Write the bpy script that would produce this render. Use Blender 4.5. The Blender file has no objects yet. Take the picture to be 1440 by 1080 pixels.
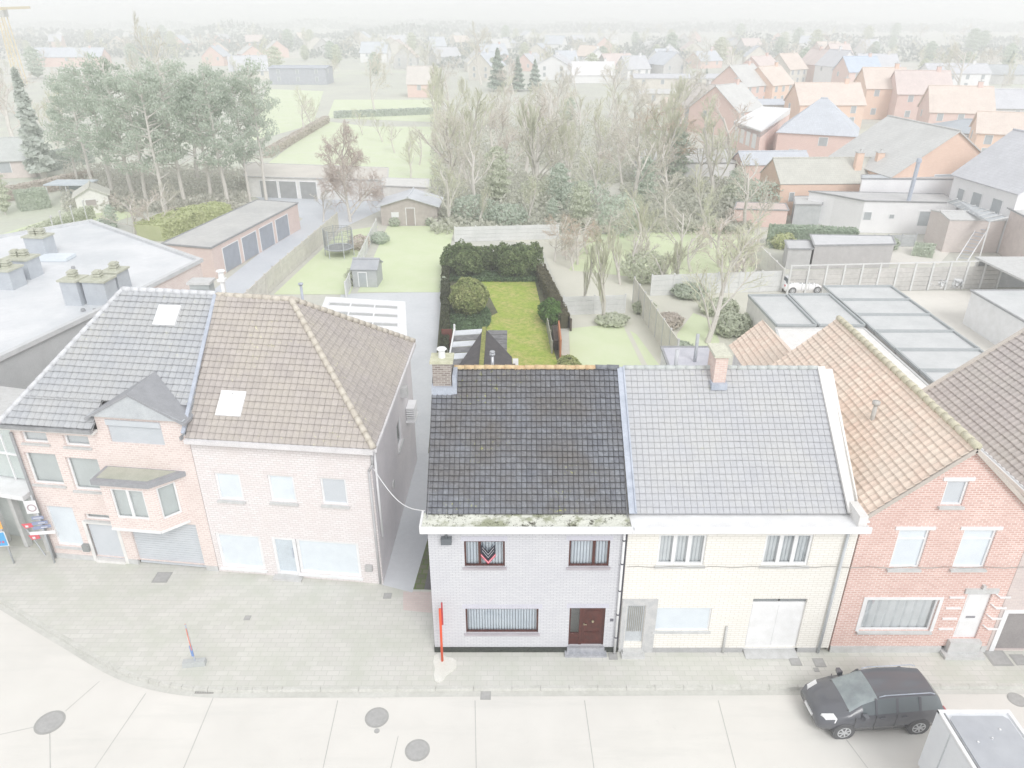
import bpy, math, random
from mathutils import Vector, Matrix, noise
random.seed(7)
sc = bpy.context.scene
R = math.radians
# ---------------------------------------------------------------- camera
CAM_H, PITCH, FPX = 21.0, R(26.7), 1035.0
cam = bpy.data.objects.new('camera', bpy.data.cameras.new('camera'))
sc.collection.objects.link(cam); sc.camera = cam
cam.location = (0, 0, CAM_H); cam.rotation_euler = (R(90) - PITCH, 0, 0)
cam.data.sensor_width = 36; cam.data.lens = 36 * FPX / 1440
cam.data.clip_start = .1; cam.data.clip_end = 9000
# ---------------------------------------------------------------- world, sun, exposure
SUN_EL, SUN_AZ = R(41), R(157)
w = bpy.data.worlds.new('World'); sc.world = w; w.use_nodes = True
nt = w.node_tree; nt.nodes.clear()
sky = nt.nodes.new('ShaderNodeTexSky'); sky.sky_type = 'NISHITA'; sky.sun_disc = False
sky.sun_elevation = SUN_EL; sky.sun_rotation = SUN_AZ; sky.air_density = 1.4; sky.dust_density = 2.5; sky.ozone_density = 1
hs = nt.nodes.new('ShaderNodeHueSaturation'); hs.inputs['Saturation'].default_value = .10
bg = nt.nodes.new('ShaderNodeBackground'); bg.inputs['Strength'].default_value = .123
wo = nt.nodes.new('ShaderNodeOutputWorld')
# overcast: the sky colours are read a little above the horizon and mixed with an even white cloud deck
tcw = nt.nodes.new('ShaderNodeTexCoord'); sx = nt.nodes.new('ShaderNodeSeparateXYZ'); cx = nt.nodes.new('ShaderNodeCombineXYZ'); mz = nt.nodes.new('ShaderNodeMath'); mz.operation = 'MAXIMUM'; mz.inputs[1].default_value = .14
nt.links.new(tcw.outputs['Generated'], sx.inputs[0]); nt.links.new(sx.outputs[0], cx.inputs[0]); nt.links.new(sx.outputs[1], cx.inputs[1]); nt.links.new(sx.outputs[2], mz.inputs[0]); nt.links.new(mz.outputs[0], cx.inputs[2]); nt.links.new(cx.outputs[0], sky.inputs[0])
mxw = nt.nodes.new('ShaderNodeMix'); mxw.data_type = 'RGBA'; mxw.inputs[0].default_value = .8; mxw.inputs[7].default_value = (7.9, 7.9, 7.95, 1)
nt.links.new(sky.outputs[0], hs.inputs['Color']); nt.links.new(hs.outputs[0], mxw.inputs[6]); nt.links.new(mxw.outputs[2], bg.inputs[0]); nt.links.new(bg.outputs[0], wo.inputs[0])
sl = bpy.data.lights.new('sun', 'SUN'); sl.energy = 1.5; sl.angle = R(25); sl.color = (1, .985, .97)
so = bpy.data.objects.new('sun', sl); sc.collection.objects.link(so)
# sun behind the camera to the left
so.rotation_euler = (Vector((.42, -1.0, .95))).to_track_quat('Z', 'Y').to_euler()
sc.view_settings.view_transform = 'Standard'; sc.view_settings.look = 'None'
sc.view_settings.exposure = 0.17; sc.view_settings.gamma = 1
sc.cycles.volume_bounces = 2

# ---------------------------------------------------------------- helpers
def S(r, g, b):
    f = lambda c: (c/255/12.92 if c/255 <= .04045 else ((c/255+.055)/1.055)**2.4)
    return (f(r), f(g), f(b), 1)
def G(u, v, z=0.0):
    a = PITCH + math.atan((v-540)/FPX); Y = (CAM_H-z)/math.tan(a)
    zc = Y*math.cos(PITCH)+(CAM_H-z)*math.sin(PITCH)
    return Vector(((u-720)/FPX*zc, Y, z))
def Gy(u, v, Y):   # point on the picture ray at depth Y
    a = PITCH + math.atan((v-540)/FPX); z = CAM_H-Y*math.tan(a)
    zc = Y*math.cos(PITCH)+(CAM_H-z)*math.sin(PITCH)
    return Vector(((u-720)/FPX*zc, Y, z))
OFF = {}
class MB:
    def __init__(s): s.v = []; s.f = []; s.uv = []; s.mi = []
    def poly(s, pts, uv=None, m=0):
        n = len(s.v); s.v.extend([tuple(p) for p in pts]); s.f.append(tuple(range(n, n+len(pts))))
        if uv is None:
            uv = [(0, 0)]*len(pts)
            a = Vector(pts[1])-Vector(pts[0]); nn = a.cross(Vector(pts[-1])-Vector(pts[0]))
            if nn.length > 1e-9:
                nn.normalize()
                if abs(nn.z) > .9: uv = [(p[0], p[1]) for p in pts]
                else:
                    d = Vector((-nn.y, nn.x, 0)).normalized(); uv = [(d.dot(Vector(p)), p[2]/max(.3, math.sqrt(1-nn.z**2))) for p in pts]
        s.uv.extend(uv); s.mi.append(m)
    def box8(s, p):  # 4 bottom (ccw from above), 4 top
        s.poly([p[3], p[2], p[1], p[0]]); s.poly(p[4:8])
        for i in range(4):
            j = (i+1) % 4; s.poly([p[i], p[j], p[j+4], p[i+4]])
    def box(s, x0, x1, y0, y1, z0, z1):
        s.box8([(x0, y0, z0), (x1, y0, z0), (x1, y1, z0), (x0, y1, z0), (x0, y0, z1), (x1, y0, z1), (x1, y1, z1), (x0, y1, z1)])
    def prism(s, pts, z0, z1, bottom=True):  # pts ccw xy
        n = len(pts)
        s.poly([(p[0], p[1], z1) for p in pts])
        if bottom: s.poly([(p[0], p[1], z0) for p in reversed(pts)])
        for i in range(n):
            a, b = pts[i], pts[(i+1) % n]
            s.poly([(a[0], a[1], z0), (b[0], b[1], z0), (b[0], b[1], z1), (a[0], a[1], z1)])
    def tube(s, a, b, r0, r1=None, n=8, cap=True):
        a = Vector(a); b = Vector(b); r1 = r0 if r1 is None else r1
        d = (b-a)
        if d.length < 1e-6: return
        d.normalize(); x = d.orthogonal().normalized(); y = d.cross(x)
        A = []; B = []
        for i in range(n):
            t = 2*math.pi*i/n; o = x*math.cos(t)+y*math.sin(t); A.append(a+o*r0); B.append(b+o*r1)
        base = len(s.v); s.v.extend([tuple(p) for p in A+B])
        for i in range(n):
            j = (i+1) % n; s.f.append((base+i, base+j, base+n+j, base+n+i)); s.uv.extend([(i/n, 0), ((i+1)/n, 0), ((i+1)/n, 1), (i/n, 1)]); s.mi.append(0)
        if cap and n > 3:
            s.f.append(tuple(base+n+i for i in range(n))); s.uv.extend([(0, 0)]*n); s.mi.append(0)
            s.f.append(tuple(base+i for i in reversed(range(n)))); s.uv.extend([(0, 0)]*n); s.mi.append(0)
    def path(s, pts, r, n=6):
        for i in range(len(pts)-1): s.tube(pts[i], pts[i+1], r, r, n, True)
    def build(s, name, mat, parent=None, smooth=False, bevel=0):
        me = bpy.data.meshes.new(name)
        if parent is not None: off = OFF[parent.name]
        else:
            xs = [p[0] for p in s.v]; ys = [p[1] for p in s.v]; zs = [p[2] for p in s.v]
            off = Vector(((min(xs)+max(xs))/2, (min(ys)+max(ys))/2, min(zs)))
        me.from_pydata([(p[0]-off[0], p[1]-off[1], p[2]-off[2]) for p in s.v], [], s.f)
        uvl = me.uv_layers.new(name='UVMap'); flat = [c for t in s.uv for c in (t[0], t[1])]
        uvl.data.foreach_set('uv', flat)
        if isinstance(mat, (list, tuple)):
            for m in mat: me.materials.append(m)
            me.polygons.foreach_set('material_index', s.mi)
        else: me.materials.append(mat)
        if smooth: me.polygons.foreach_set('use_smooth', [True]*len(s.f))
        me.update()
        o = bpy.data.objects.new(name, me); sc.collection.objects.link(o)
        if parent is not None: o.parent = parent
        else: o.location = off
        OFF[o.name] = Vector(off)
        if bevel:
            b = o.modifiers.new('bevel', 'BEVEL'); b.width = bevel; b.segments = 2; b.limit_method = 'ANGLE'
        return o
def tag(o, label=None, cat=None, group=None, kind=None):
    if label: o['label'] = label
    if cat: o['category'] = cat
    if group: o['group'] = group
    if kind: o['kind'] = kind
    return o
def thing(name, label, cat, loc=(0, 0, 0), group=None):
    o = bpy.data.objects.new(name, None); sc.collection.objects.link(o); o.location = loc; o.empty_display_size = .3
    OFF[o.name] = Vector(loc); tag(o, label, cat, group); return o
def copy_tree(o, parent=None):
    c = o.copy(); sc.collection.objects.link(c)
    if parent is not None: c.parent = parent
    for ch in list(o.children): copy_tree(ch, c)
    return c
# ---- 2D convex clip with interpolation of extra comps
def clip(poly, planes):
    for (a, b, c) in planes:       # keep a*x+b*y+c >= 0
        out = []; n = len(poly)
        for i in range(n):
            p, q = poly[i], poly[(i+1) % n]
            dp = a*p[0]+b*p[1]+c; dq = a*q[0]+b*q[1]+c
            if dp >= 0: out.append(p)
            if (dp > 0 and dq < 0) or (dp < 0 and dq > 0):
                t = dp/(dp-dq); out.append(tuple(p[k]+(q[k]-p[k])*t for k in range(len(p))))
        poly = out
        if len(poly) < 3: return []
    return poly
def planes_of(poly):               # ccw convex
    r = []
    for i in range(len(poly)):
        (x0, y0), (x1, y1) = poly[i], poly[(i+1) % len(poly)]
        l = math.hypot(x1-x0, y1-y0); a, b = -(y1-y0)/l, (x1-x0)/l
        r.append((a, b, -(a*x0+b*y0)))
    return r

# ---------------------------------------------------------------- materials
def _mat(name):
    m = bpy.data.materials.new(name); m.use_nodes = True; t = m.node_tree
    return m, t, t.nodes['Principled BSDF']
def N(t, ty, **k):
    n = t.nodes.new(ty)
    for a, b in k.items():
        if a.startswith('i_'): n.inputs[a[2:].replace('_', ' ')].default_value = b
        else: setattr(n, a, b)
    return n
def mixc(t, fac, a, b, mode='MIX'):
    n = t.nodes.new('ShaderNodeMix'); n.data_type = 'RGBA'; n.blend_type = mode; n.clamp_factor = True
    for sck, val in ((0, fac), (6, a), (7, b)):
        if hasattr(val, 'links') or isinstance(val, bpy.types.NodeSocket): t.links.new(val, n.inputs[sck])
        else: n.inputs[sck].default_value = val
    return n.outputs[2]
def ramp(t, inp, a, b):
    n = t.nodes.new('ShaderNodeMapRange'); n.inputs[1].default_value = a; n.inputs[2].default_value = b
    t.links.new(inp, n.inputs[0]); return n.outputs[0]
def math_(t, op, a, b=None):
    n = t.nodes.new('ShaderNodeMath'); n.operation = op
    for i, x in enumerate((a, b)):
        if x is None: continue
        if isinstance(x, (int, float)): n.inputs[i].default_value = x
        else: t.links.new(x, n.inputs[i])
    return n.outputs[0]
def noise_(t, vec, scale, detail=4, rough=.6):
    n = N(t, 'ShaderNodeTexNoise'); n.inputs['Scale'].default_value = scale; n.inputs['Detail'].default_value = detail; n.inputs['Roughness'].default_value = rough
    t.links.new(vec, n.inputs['Vector']); return n.outputs[0]
def setbump(t, bsdf, h, strength, dist=.02):
    b = N(t, 'ShaderNodeBump'); b.inputs['Strength'].default_value = strength; b.inputs['Distance'].default_value = dist
    t.links.new(h, b.inputs['Height']); t.links.new(b.outputs[0], bsdf.inputs['Normal'])
def MAT(name, c, c2=None, rough=.85, scale=1.5, lo=.35, hi=.65, fine=25, finea=.15, bump=0, metal=0, rnd=0):
    m, t, b = _mat(name); co = N(t, 'ShaderNodeTexCoord').outputs['Object']
    c2 = c2 or tuple([x*.88 for x in c[:3]]+[1])
    f = ramp(t, noise_(t, co, scale), lo, hi); col = mixc(t, f, c, c2)
    if finea:
        f2 = ramp(t, noise_(t, co, fine, 2), .3, .7); g = mixc(t, f2, (1-finea, 1-finea, 1-finea, 1), (1, 1, 1, 1)); col = mixc(t, 1.0, col, g, 'MULTIPLY')
    if rnd:
        oi = N(t, 'ShaderNodeObjectInfo').outputs['Random']; g = mixc(t, oi, (1-rnd, 1-rnd*.9, 1-rnd, 1), (1, 1, 1, 1)); col = mixc(t, 1.0, col, g, 'MULTIPLY')
    t.links.new(col, b.inputs['Base Color']); b.inputs['Roughness'].default_value = rough; b.inputs['Metallic'].default_value = metal
    if bump: setbump(t, b, noise_(t, co, fine, 3), bump)
    return m
def BRICK(name, c1, c2, mortar, bw=.22, rh=.075, ms=.008, stain=None, samt=.5, bump=.3):
    m, t, b = _mat(name); uv = N(t, 'ShaderNodeTexCoord').outputs['UV']; ob = N(t, 'ShaderNodeTexCoord').outputs['Object']
    k = N(t, 'ShaderNodeTexBrick'); k.inputs['Scale'].default_value = 1
    k.inputs['Brick Width'].default_value = bw; k.inputs['Row Height'].default_value = rh; k.inputs['Mortar Size'].default_value = ms
    k.inputs['Mortar Smooth'].default_value = .2
    k.inputs['Color1'].default_value = c1; k.inputs['Color2'].default_value = c2; k.inputs['Mortar'].default_value = mortar
    t.links.new(uv, k.inputs['Vector']); col = k.outputs['Color']
    n = ramp(t, noise_(t, ob, .7, 5), .4, .75)
    st = stain or tuple([x*.85 for x in c1[:3]]+[1])
    col = mixc(t, math_(t, 'MULTIPLY', n, samt), col, st)
    t.links.new(col, b.inputs['Base Color']); b.inputs['Roughness'].default_value = .85
    if bump: setbump(t, b, math_(t, 'SUBTRACT', 1.0, k.outputs['Fac']), bump, .01)
    return m
def TILE(name, c1, c2, c3, moss=None, mossamt=.0, joint=.45, rough=.7, line=True, jw=.1, grime=.9, specks=0):
    m, t, b = _mat(name); tc = N(t, 'ShaderNodeTexCoord'); uv = tc.outputs['UV']; ob = tc.outputs['Object']
    fl = N(t, 'ShaderNodeVectorMath', operation='FLOOR'); t.links.new(uv, fl.inputs[0])
    wn = N(t, 'ShaderNodeTexWhiteNoise', noise_dimensions='3D'); t.links.new(fl.outputs[0], wn.inputs['Vector'])
    col = mixc(t, wn.outputs['Value'], c1, c2)
    col = mixc(t, ramp(t, noise_(t, ob, .45, 6, .7), .42, .68), col, c3)
    fine = mixc(t, ramp(t, noise_(t, ob, 9, 4, .8), .35, .7), (grime, grime, grime, 1), (1.06, 1.06, 1.06, 1)); col = mixc(t, 1.0, col, fine, 'MULTIPLY')
    if moss:
        mk = ramp(t, noise_(t, ob, 6, 5, .75), .60, .68); mb = ramp(t, noise_(t, ob, .35, 2), .5, .62)
        col = mixc(t, math_(t, 'MULTIPLY', math_(t, 'MULTIPLY', mk, mb), mossamt), col, moss)
    if specks: col = mixc(t, math_(t, 'MULTIPLY', ramp(t, noise_(t, ob, 22, 2, .5), .68, .74), specks), col, S(190, 192, 192))
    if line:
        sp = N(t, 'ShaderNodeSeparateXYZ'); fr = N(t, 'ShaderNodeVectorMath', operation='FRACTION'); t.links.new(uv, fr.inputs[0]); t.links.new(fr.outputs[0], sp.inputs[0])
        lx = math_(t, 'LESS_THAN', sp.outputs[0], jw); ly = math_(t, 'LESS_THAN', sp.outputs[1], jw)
        ln = math_(t, 'MAXIMUM', lx, ly); col = mixc(t, ln, col, mixc(t, 1.0, col, (joint, joint, joint, 1), 'MULTIPLY'))  # joint lines darkened in colour, for groove shade and joint dirt
    t.links.new(col, b.inputs['Base Color']); b.inputs['Roughness'].default_value = rough
    setbump(t, b, noise_(t, ob, 40, 3), .25, .01)
    return m
def GLASS(name, tint=(.85, .9, .92, 1), refl=.25):
    m, t, b = _mat(name); t.nodes.remove(b); out = t.nodes['Material Output']
    g = N(t, 'ShaderNodeBsdfGlossy'); g.inputs['Roughness'].default_value = .03
    tr = N(t, 'ShaderNodeBsdfTransparent'); tr.inputs[0].default_value = tint
    lw = N(t, 'ShaderNodeLayerWeight'); lw.inputs[0].default_value = refl
    mx = N(t, 'ShaderNodeMixShader'); t.links.new(lw.outputs['Facing'], mx.inputs[0])
    f = math_(t, 'ADD', math_(t, 'MULTIPLY', lw.outputs['Facing'], .6), .08); t.links.new(f, mx.inputs[0])
    t.links.new(tr.outputs[0], mx.inputs[1]); t.links.new(g.outputs[0], mx.inputs[2]); t.links.new(mx.outputs[0], out.inputs[0])
    return m
def FOLI(name, c, c2, rnd=.15, leaf=.12):
    m, t, b = _mat(name); co = N(t, 'ShaderNodeTexCoord').outputs['Object']
    col = mixc(t, ramp(t, noise_(t, co, 1.2, 3, .7), .35, .65), c, c2); col = mixc(t, math_(t, 'MULTIPLY', ramp(t, noise_(t, co, 8, 3, .8), .35, .65), .7), col, c2)
    ri = N(t, 'ShaderNodeNewGeometry').outputs['Random Per Island']; col = mixc(t, 1.0, col, mixc(t, ri, (1-leaf, 1-leaf, 1-leaf*1.1, 1), (1, 1, 1, 1)), 'MULTIPLY')
    oi = N(t, 'ShaderNodeObjectInfo').outputs['Random']; col = mixc(t, 1.0, col, mixc(t, oi, (1-rnd, 1-rnd*.8, 1-rnd, 1), (1, 1, 1, 1)), 'MULTIPLY')
    t.links.new(col, b.inputs['Base Color']); b.inputs['Roughness'].default_value = .8
    tl = N(t, 'ShaderNodeBsdfTranslucent'); t.links.new(col, tl.inputs[0]); ms = N(t, 'ShaderNodeMixShader'); ms.inputs[0].default_value = .45
    t.links.new(b.outputs[0], ms.inputs[1]); t.links.new(tl.outputs[0], ms.inputs[2]); t.links.new(ms.outputs[0], t.nodes['Material Output'].inputs[0])
    return m
# ---------------------------------------------------------------- building helpers
def bar(mb, a, b, wid, hei, up=(0, 0, 1)):
    a = Vector(a); b = Vector(b); d = (b-a).normalized(); u = Vector(up); x = d.cross(u).normalized(); u = x.cross(d).normalized()
    x = x*wid/2; u = u*hei/2
    A = [a-x-u, a+x-u, a+x+u, a-x+u]; B = [b-x-u, b+x-u, b+x+u, b-x+u]
    mb.poly(A); mb.poly(B[::-1])
    for i in range(4):
        j = (i+1) % 4; mb.poly([A[j], A[i], B[i], B[j]])
class W:
    def __init__(s, p0, p1):
        s.p0 = Vector((p0[0], p0[1], 0)); d = Vector((p1[0]-p0[0], p1[1]-p0[1], 0)); s.L = d.length; s.d = d/s.L; s.n = Vector((s.d.y, -s.d.x, 0))
    def pt(s, a, z, o=0): return s.p0+s.d*a+s.n*o+Vector((0, 0, z))
    def hit(s, u, v):
        y = Vector((0, math.cos(PITCH), -math.sin(PITCH))); up = Vector((0, math.sin(PITCH), math.cos(PITCH)))
        r = y+Vector((1, 0, 0))*((u-720)/FPX)+up*((540-v)/FPX); c = Vector((0, 0, CAM_H))
        t = (s.p0-c).dot(s.n)/r.dot(s.n); p = c+r*t
        return ((p-s.p0).dot(s.d), p.z)
    def rect(s, u0, v0, u1, v1):
        a = s.hit(u0, v0); b = s.hit(u1, v0); c = s.hit(u0, v1); d = s.hit(u1, v1)
        return ((a[0]+c[0])/2, (b[0]+d[0])/2, (c[1]+d[1])/2, (a[1]+b[1])/2)
    def box(s, mb, a0, a1, z0, z1, o0, o1):
        P = [s.pt(a0, z0, o1), s.pt(a1, z0, o1), s.pt(a1, z0, o0), s.pt(a0, z0, o0)]
        mb.box8(P+[p+Vector((0, 0, z1-z0)) for p in P])
def wall(mb, w, prof, ops=(), depth=.14, usc=0):
    pl = planes_of(prof)
    ss = sorted(set([min(p[0] for p in prof), max(p[0] for p in prof)]+[x for o in ops for x in o[:2]]))
    zs = sorted(set([min(p[1] for p in prof), max(p[1] for p in prof)]+[x for o in ops for x in o[2:4]]))
    for i in range(len(ss)-1):
        for j in range(len(zs)-1):
            cs, cz = (ss[i]+ss[i+1])/2, (zs[j]+zs[j+1])/2
            if any(o[0] < cs < o[1] and o[2] < cz < o[3] for o in ops): continue
            q = clip([(ss[i], zs[j]), (ss[i+1], zs[j]), (ss[i+1], zs[j+1]), (ss[i], zs[j+1])], pl)
            if q: mb.poly([w.pt(a, z) for a, z in q], [(a+usc, z) for a, z in q])
    for a0, a1, z0, z1 in [o[:4] for o in ops]:
        D = -depth
        mb.poly([w.pt(a0, z0), w.pt(a0, z1), w.pt(a0, z1, D), w.pt(a0, z0, D)], [(0, z0), (0, z1), (depth, z1), (depth, z0)])
        mb.poly([w.pt(a1, z0, D), w.pt(a1, z1, D), w.pt(a1, z1), w.pt(a1, z0)], [(0, z0), (0, z1), (depth, z1), (depth, z0)])
        mb.poly([w.pt(a0, z1), w.pt(a1, z1), w.pt(a1, z1, D), w.pt(a0, z1, D)])
        mb.poly([w.pt(a0, z0, D), w.pt(a1, z0, D), w.pt(a1, z0), w.pt(a0, z0)])
def window(parent, w, r, fm, gm, cm=None, sm=None, mull=(), trans=(), fw=.06, folds=0, name='window', blind=0, sillp=.08, inset=.05, label=None):
    a0, a1, z0, z1 = r; mb = MB(); o1 = -inset; o0 = -inset-.06
    w.box(mb, a0, a0+fw, z0, z1, o0, o1); w.box(mb, a1-fw, a1, z0, z1, o0, o1)
    w.box(mb, a0+fw, a1-fw, z0, z0+fw, o0, o1-.002); w.box(mb, a0+fw, a1-fw, z1-fw, z1, o0, o1-.002)
    for m in mull: w.box(mb, a0+(a1-a0)*m-fw*.8, a0+(a1-a0)*m+fw*.8, z0+fw, z1-fw, o0, o1-.003)
    for m in trans: w.box(mb, a0+fw, a1-fw, z0+(z1-z0)*m-fw*.5, z0+(z1-z0)*m+fw*.5, o0, o1-.005)
    fo = mb.build(name, fm, parent)
    if label: fo['label'] = label
    if cm in (SHUT, GREYSHUT): gm = None
    if gm:
        g = MB(); q = -inset-.035; g.poly([w.pt(a0+fw, z0+fw, q), w.pt(a1-fw, z0+fw, q), w.pt(a1-fw, z1-fw, q), w.pt(a0+fw, z1-fw, q)]); g.build('pane', gm, fo)
    if cm:
        c = MB(); q = -inset-.12 if gm else -inset-.05; dg = .03 if cm in (PCURT, ROOMP) else .07
        if folds:
            n = max(4, int((a1-a0)/folds)); 
            for i in range(n):
                s0 = a0+(a1-a0)*i/n; s1 = a0+(a1-a0)*(i+1)/n; sm_ = (s0+s1)/2; d = .035*(1+.4*math.sin(i*2.3))
                e1 = s0+(s1-s0)*.62; e2 = s0+(s1-s0)*.8
                for (xa, oa, xb, ob) in ((s0, q, e1, q+.012), (e1, q+.012, e2, q-dg-d*dg*12), (e2, q-dg-d*dg*12, s1, q)): c.poly([w.pt(xa, z0, oa), w.pt(xb, z0, ob), w.pt(xb, z1, ob), w.pt(xa, z1, oa)])
        else: c.poly([w.pt(a0, z0, q), w.pt(a1, z0, q), w.pt(a1, z1, q), w.pt(a0, z1, q)])
        c.build('curtain' if gm else 'blind', cm, fo)
    if sm:
        s_ = MB(); w.box(s_, a0-.06, a1+.06, z0-.08, z0-.003, -inset, sillp); s_.build('sill', sm, fo)
    return fo
ROLL = ([0, .10, .2, .34, .7, 1], [0, .024, .03, .006, .0, .004])
PAN = ([0, .16, .34, .6, 1], [.0, .03, .026, .0, .0])
FLAT = ([0, .05, .1, 1], [-.012, -.012, .0, .0])
def tiles(mb, o, eu, ev, poly, tw, th, prof=PAN, lift=.035, jit=.004):
    o = Vector(o); eu = Vector(eu).normalized(); ev = Vector(ev).normalized(); n = eu.cross(ev).normalized(); pl = planes_of(poly)
    s0 = min(p[0] for p in poly); s1 = max(p[0] for p in poly); t0 = min(p[1] for p in poly); t1 = max(p[1] for p in poly)
    xs, hs = prof; rnd = random.Random(3)
    def put(q):
        q = clip(q, pl)
        if q: mb.poly([o+eu*p[0]+ev*p[1]+n*p[2] for p in q], [(p[3], p[4]) for p in q])
    for j in range(int(math.ceil((t1-t0)/th))):
        for i in range(int(math.ceil((s1-s0)/tw))):
            S0 = s0+i*tw; T0 = t0+j*th; T1 = T0+th; k = rnd.uniform(-jit, jit)+.012*noise.noise(Vector((i*.12, j*.12, 3))); a = rnd.uniform(-jit, jit)*1.5+.03*noise.noise(Vector((i*.09, j*.5, 1))); T0 += a
            for q in range(len(xs)-1):
                xa, xb = S0+xs[q]*tw, S0+xs[q+1]*tw; ha, hb = hs[q]+k, hs[q+1]+k
                ua, ub = i+xs[q]*.998, i+xs[q+1]*.998
                put([(xa, T0, ha+lift, ua, j), (xb, T0, hb+lift, ub, j), (xb, T1+.01, hb, ub, j+.998), (xa, T1+.03, ha-.002, ua, j+.998)])
                put([(xa, T0-.0015, ha-.02, ua, j), (xb, T0-.0015, hb-.02, ub, j), (xb, T0, hb+lift, ub, j+.01), (xa, T0, ha+lift, ua, j+.01)])
def roof(name, mat, parent, pts3, tw, th, prof=PAN, lift=.035):
    """pts3: convex 3D polygon, first edge = eave (left to right seen from outside)"""
    p = [Vector(q) for q in pts3]; eu = (p[1]-p[0]).normalized(); n = eu.cross(p[2]-p[0]).normalized(); ev = n.cross(eu)
    poly = [((q-p[0]).dot(eu), (q-p[0]).dot(ev)) for q in p]
    mb = MB(); tiles(mb, p[0], eu, ev, poly, tw, th, prof, lift)
    mb.poly([q-n*.05 for q in p][::-1]); return mb.build(name, mat, parent)
def plainroof(name, mat, parent, pts3, th=.12, tw=.25, trow=.33):
    p = [Vector(q) for q in pts3]; eu = (p[1]-p[0]).normalized(); n = eu.cross(p[2]-p[0]).normalized(); ev = n.cross(eu); mb = MB()
    uv = [((q-p[0]).dot(eu)/tw, (q-p[0]).dot(ev)/trow) for q in p]
    mb.poly(p, uv); mb.poly([q-n*th for q in p][::-1])
    for i in range(len(p)):
        a, b = p[i], p[(i+1) % len(p)]; mb.poly([a-n*th, b-n*th, b, a])
    return mb.build(name, mat, parent)
def ridge(mb, a, b, r=.12, l=.36, lumpy=.01):
    a = Vector(a); b = Vector(b); D = (b-a).length; n = max(1, int(D/l)); d = (b-a)/n
    rnd = random.Random(5)
    for i in range(n):
        p = a+d*i+Vector((0, 0, rnd.uniform(-lumpy, lumpy))); mb.tube(p, p+d*1.02, r*1.08, r*.9, 8, True)
def chimney(parent, cx, cy, z0, z1, sx, sy, wm, cm, pots=2, potm=None, name='chimney', flash=None, rot=0):
    mb = MB(); c, s = math.cos(rot), math.sin(rot)
    def P(x, y): return (cx+x*c-y*s, cy+x*s+y*c)
    mb.prism([P(-sx/2, -sy/2), P(sx/2, -sy/2), P(sx/2, sy/2), P(-sx/2, sy/2)], z0, z1); o = mb.build(name, wm, parent)
    m2 = MB(); k = .08; m2.prism([P(-sx/2-k, -sy/2-k), P(sx/2+k, -sy/2-k), P(sx/2+k, sy/2+k), P(-sx/2-k, sy/2+k)], z1, z1+.1); m2.build('cap', cm, o)
    if pots:
        m3 = MB()
        for i in range(pots):
            x, y = P(0, 0) if pots == 1 else P(0 if sy > sx else (i-(pots-1)/2)*.4, (i-(pots-1)/2)*.45 if sy > sx else 0)
            m3.tube((x, y, z1+.1), (x, y, z1+.38), .13, .11, 10); m3.tube((x, y, z1+.42), (x, y, z1+.46), .19, .16, 10)
        m3.build('chimney_pot', potm or cm, o)
    if flash:
        m4 = MB(); m4.prism([P(-sx/2-.06, -sy/2-.12), P(sx/2+.06, -sy/2-.12), P(sx/2+.06, sy/2+.1), P(-sx/2-.06, sy/2+.1)], z0, z0+flash); m4.build('flashing', LEAD, o)
    return o
def pipe(parent, pts, r, mat, name='downpipe'):
    mb = MB(); mb.path(pts, r, 8); return mb.build(name, mat, parent, True)
def skylight(parent, o, eu, ev, s, t, w_, h_, fm, gm):
    o = Vector(o); eu = Vector(eu).normalized(); ev = Vector(ev).normalized(); n = eu.cross(ev).normalized()
    if n.z < 0: n = -n
    def q(a, b, h): return o+eu*a+ev*b+n*h
    mb = MB(); f = .07
    for (a0, a1, b0, b1) in ((s, s+w_, t, t+f), (s, s+w_, t+h_-f, t+h_), (s, s+f, t+f, t+h_-f), (s+w_-f, s+w_, t+f, t+h_-f)):
        mb.box8([q(a0, b0, -.05), q(a1, b0, -.05), q(a1, b1, -.05), q(a0, b1, -.05), q(a0, b0, .12), q(a1, b0, .12), q(a1, b1, .12), q(a0, b1, .12)])
    k = mb.build('skylight', fm, parent); g = MB(); g.poly([q(s+f, t+f, .09), q(s+w_-f, t+f, .09), q(s+w_-f, t+h_-f, .09), q(s+f, t+h_-f, .09)]); g.build('pane', gm, k)

# shared materials (outside the lilac property, a white veil is mixed into the colours)
LEAD = MAT('lead', S(196, 203, 216), S(176, 184, 198), .55, 3)
WHITE = MAT('white_paint', S(240, 241, 243), S(230, 231, 232), .5, 2, finea=.05)
OFFW = MAT('off_white_render', S(236, 235, 233), S(226, 225, 223), .8, 2, finea=.06)
GREYST = MAT('grey_stone', S(212, 213, 213), S(200, 201, 200), .8, 4, finea=.12)
PALEGREY = MAT('pale_grey', S(203, 208, 212), S(192, 197, 202), .7, 3)
SHUT = MAT('pale_shutter', S(224, 232, 238), S(218, 226, 233), .5, 2, finea=.03)
GREYSHUT = MAT('grey_shutter', S(206, 211, 217), S(200, 206, 212), .5, 2, finea=.03)
DARKGUT = MAT('grey_gutter', S(168, 170, 173), S(150, 152, 155), .5, 3)
CURT = MAT('net_curtain', S(236, 238, 244), S(222, 226, 234), .9, 2, finea=.03)
PCURT = MAT('pale_curtain', S(222, 227, 231), S(208, 214, 218), .9, 2, finea=.03)
BROWN = MAT('brown_stained_wood', S(96, 44, 36), S(72, 33, 28), .35, 6, finea=.2)
GL = GLASS('window_glass'); PGL = GLASS('pale_glass', (.97, .98, .98, 1), .3)
ROOMP = MAT('pale_room', S(205, 213, 214), S(194, 202, 203), .9, 1, finea=.02)

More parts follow.
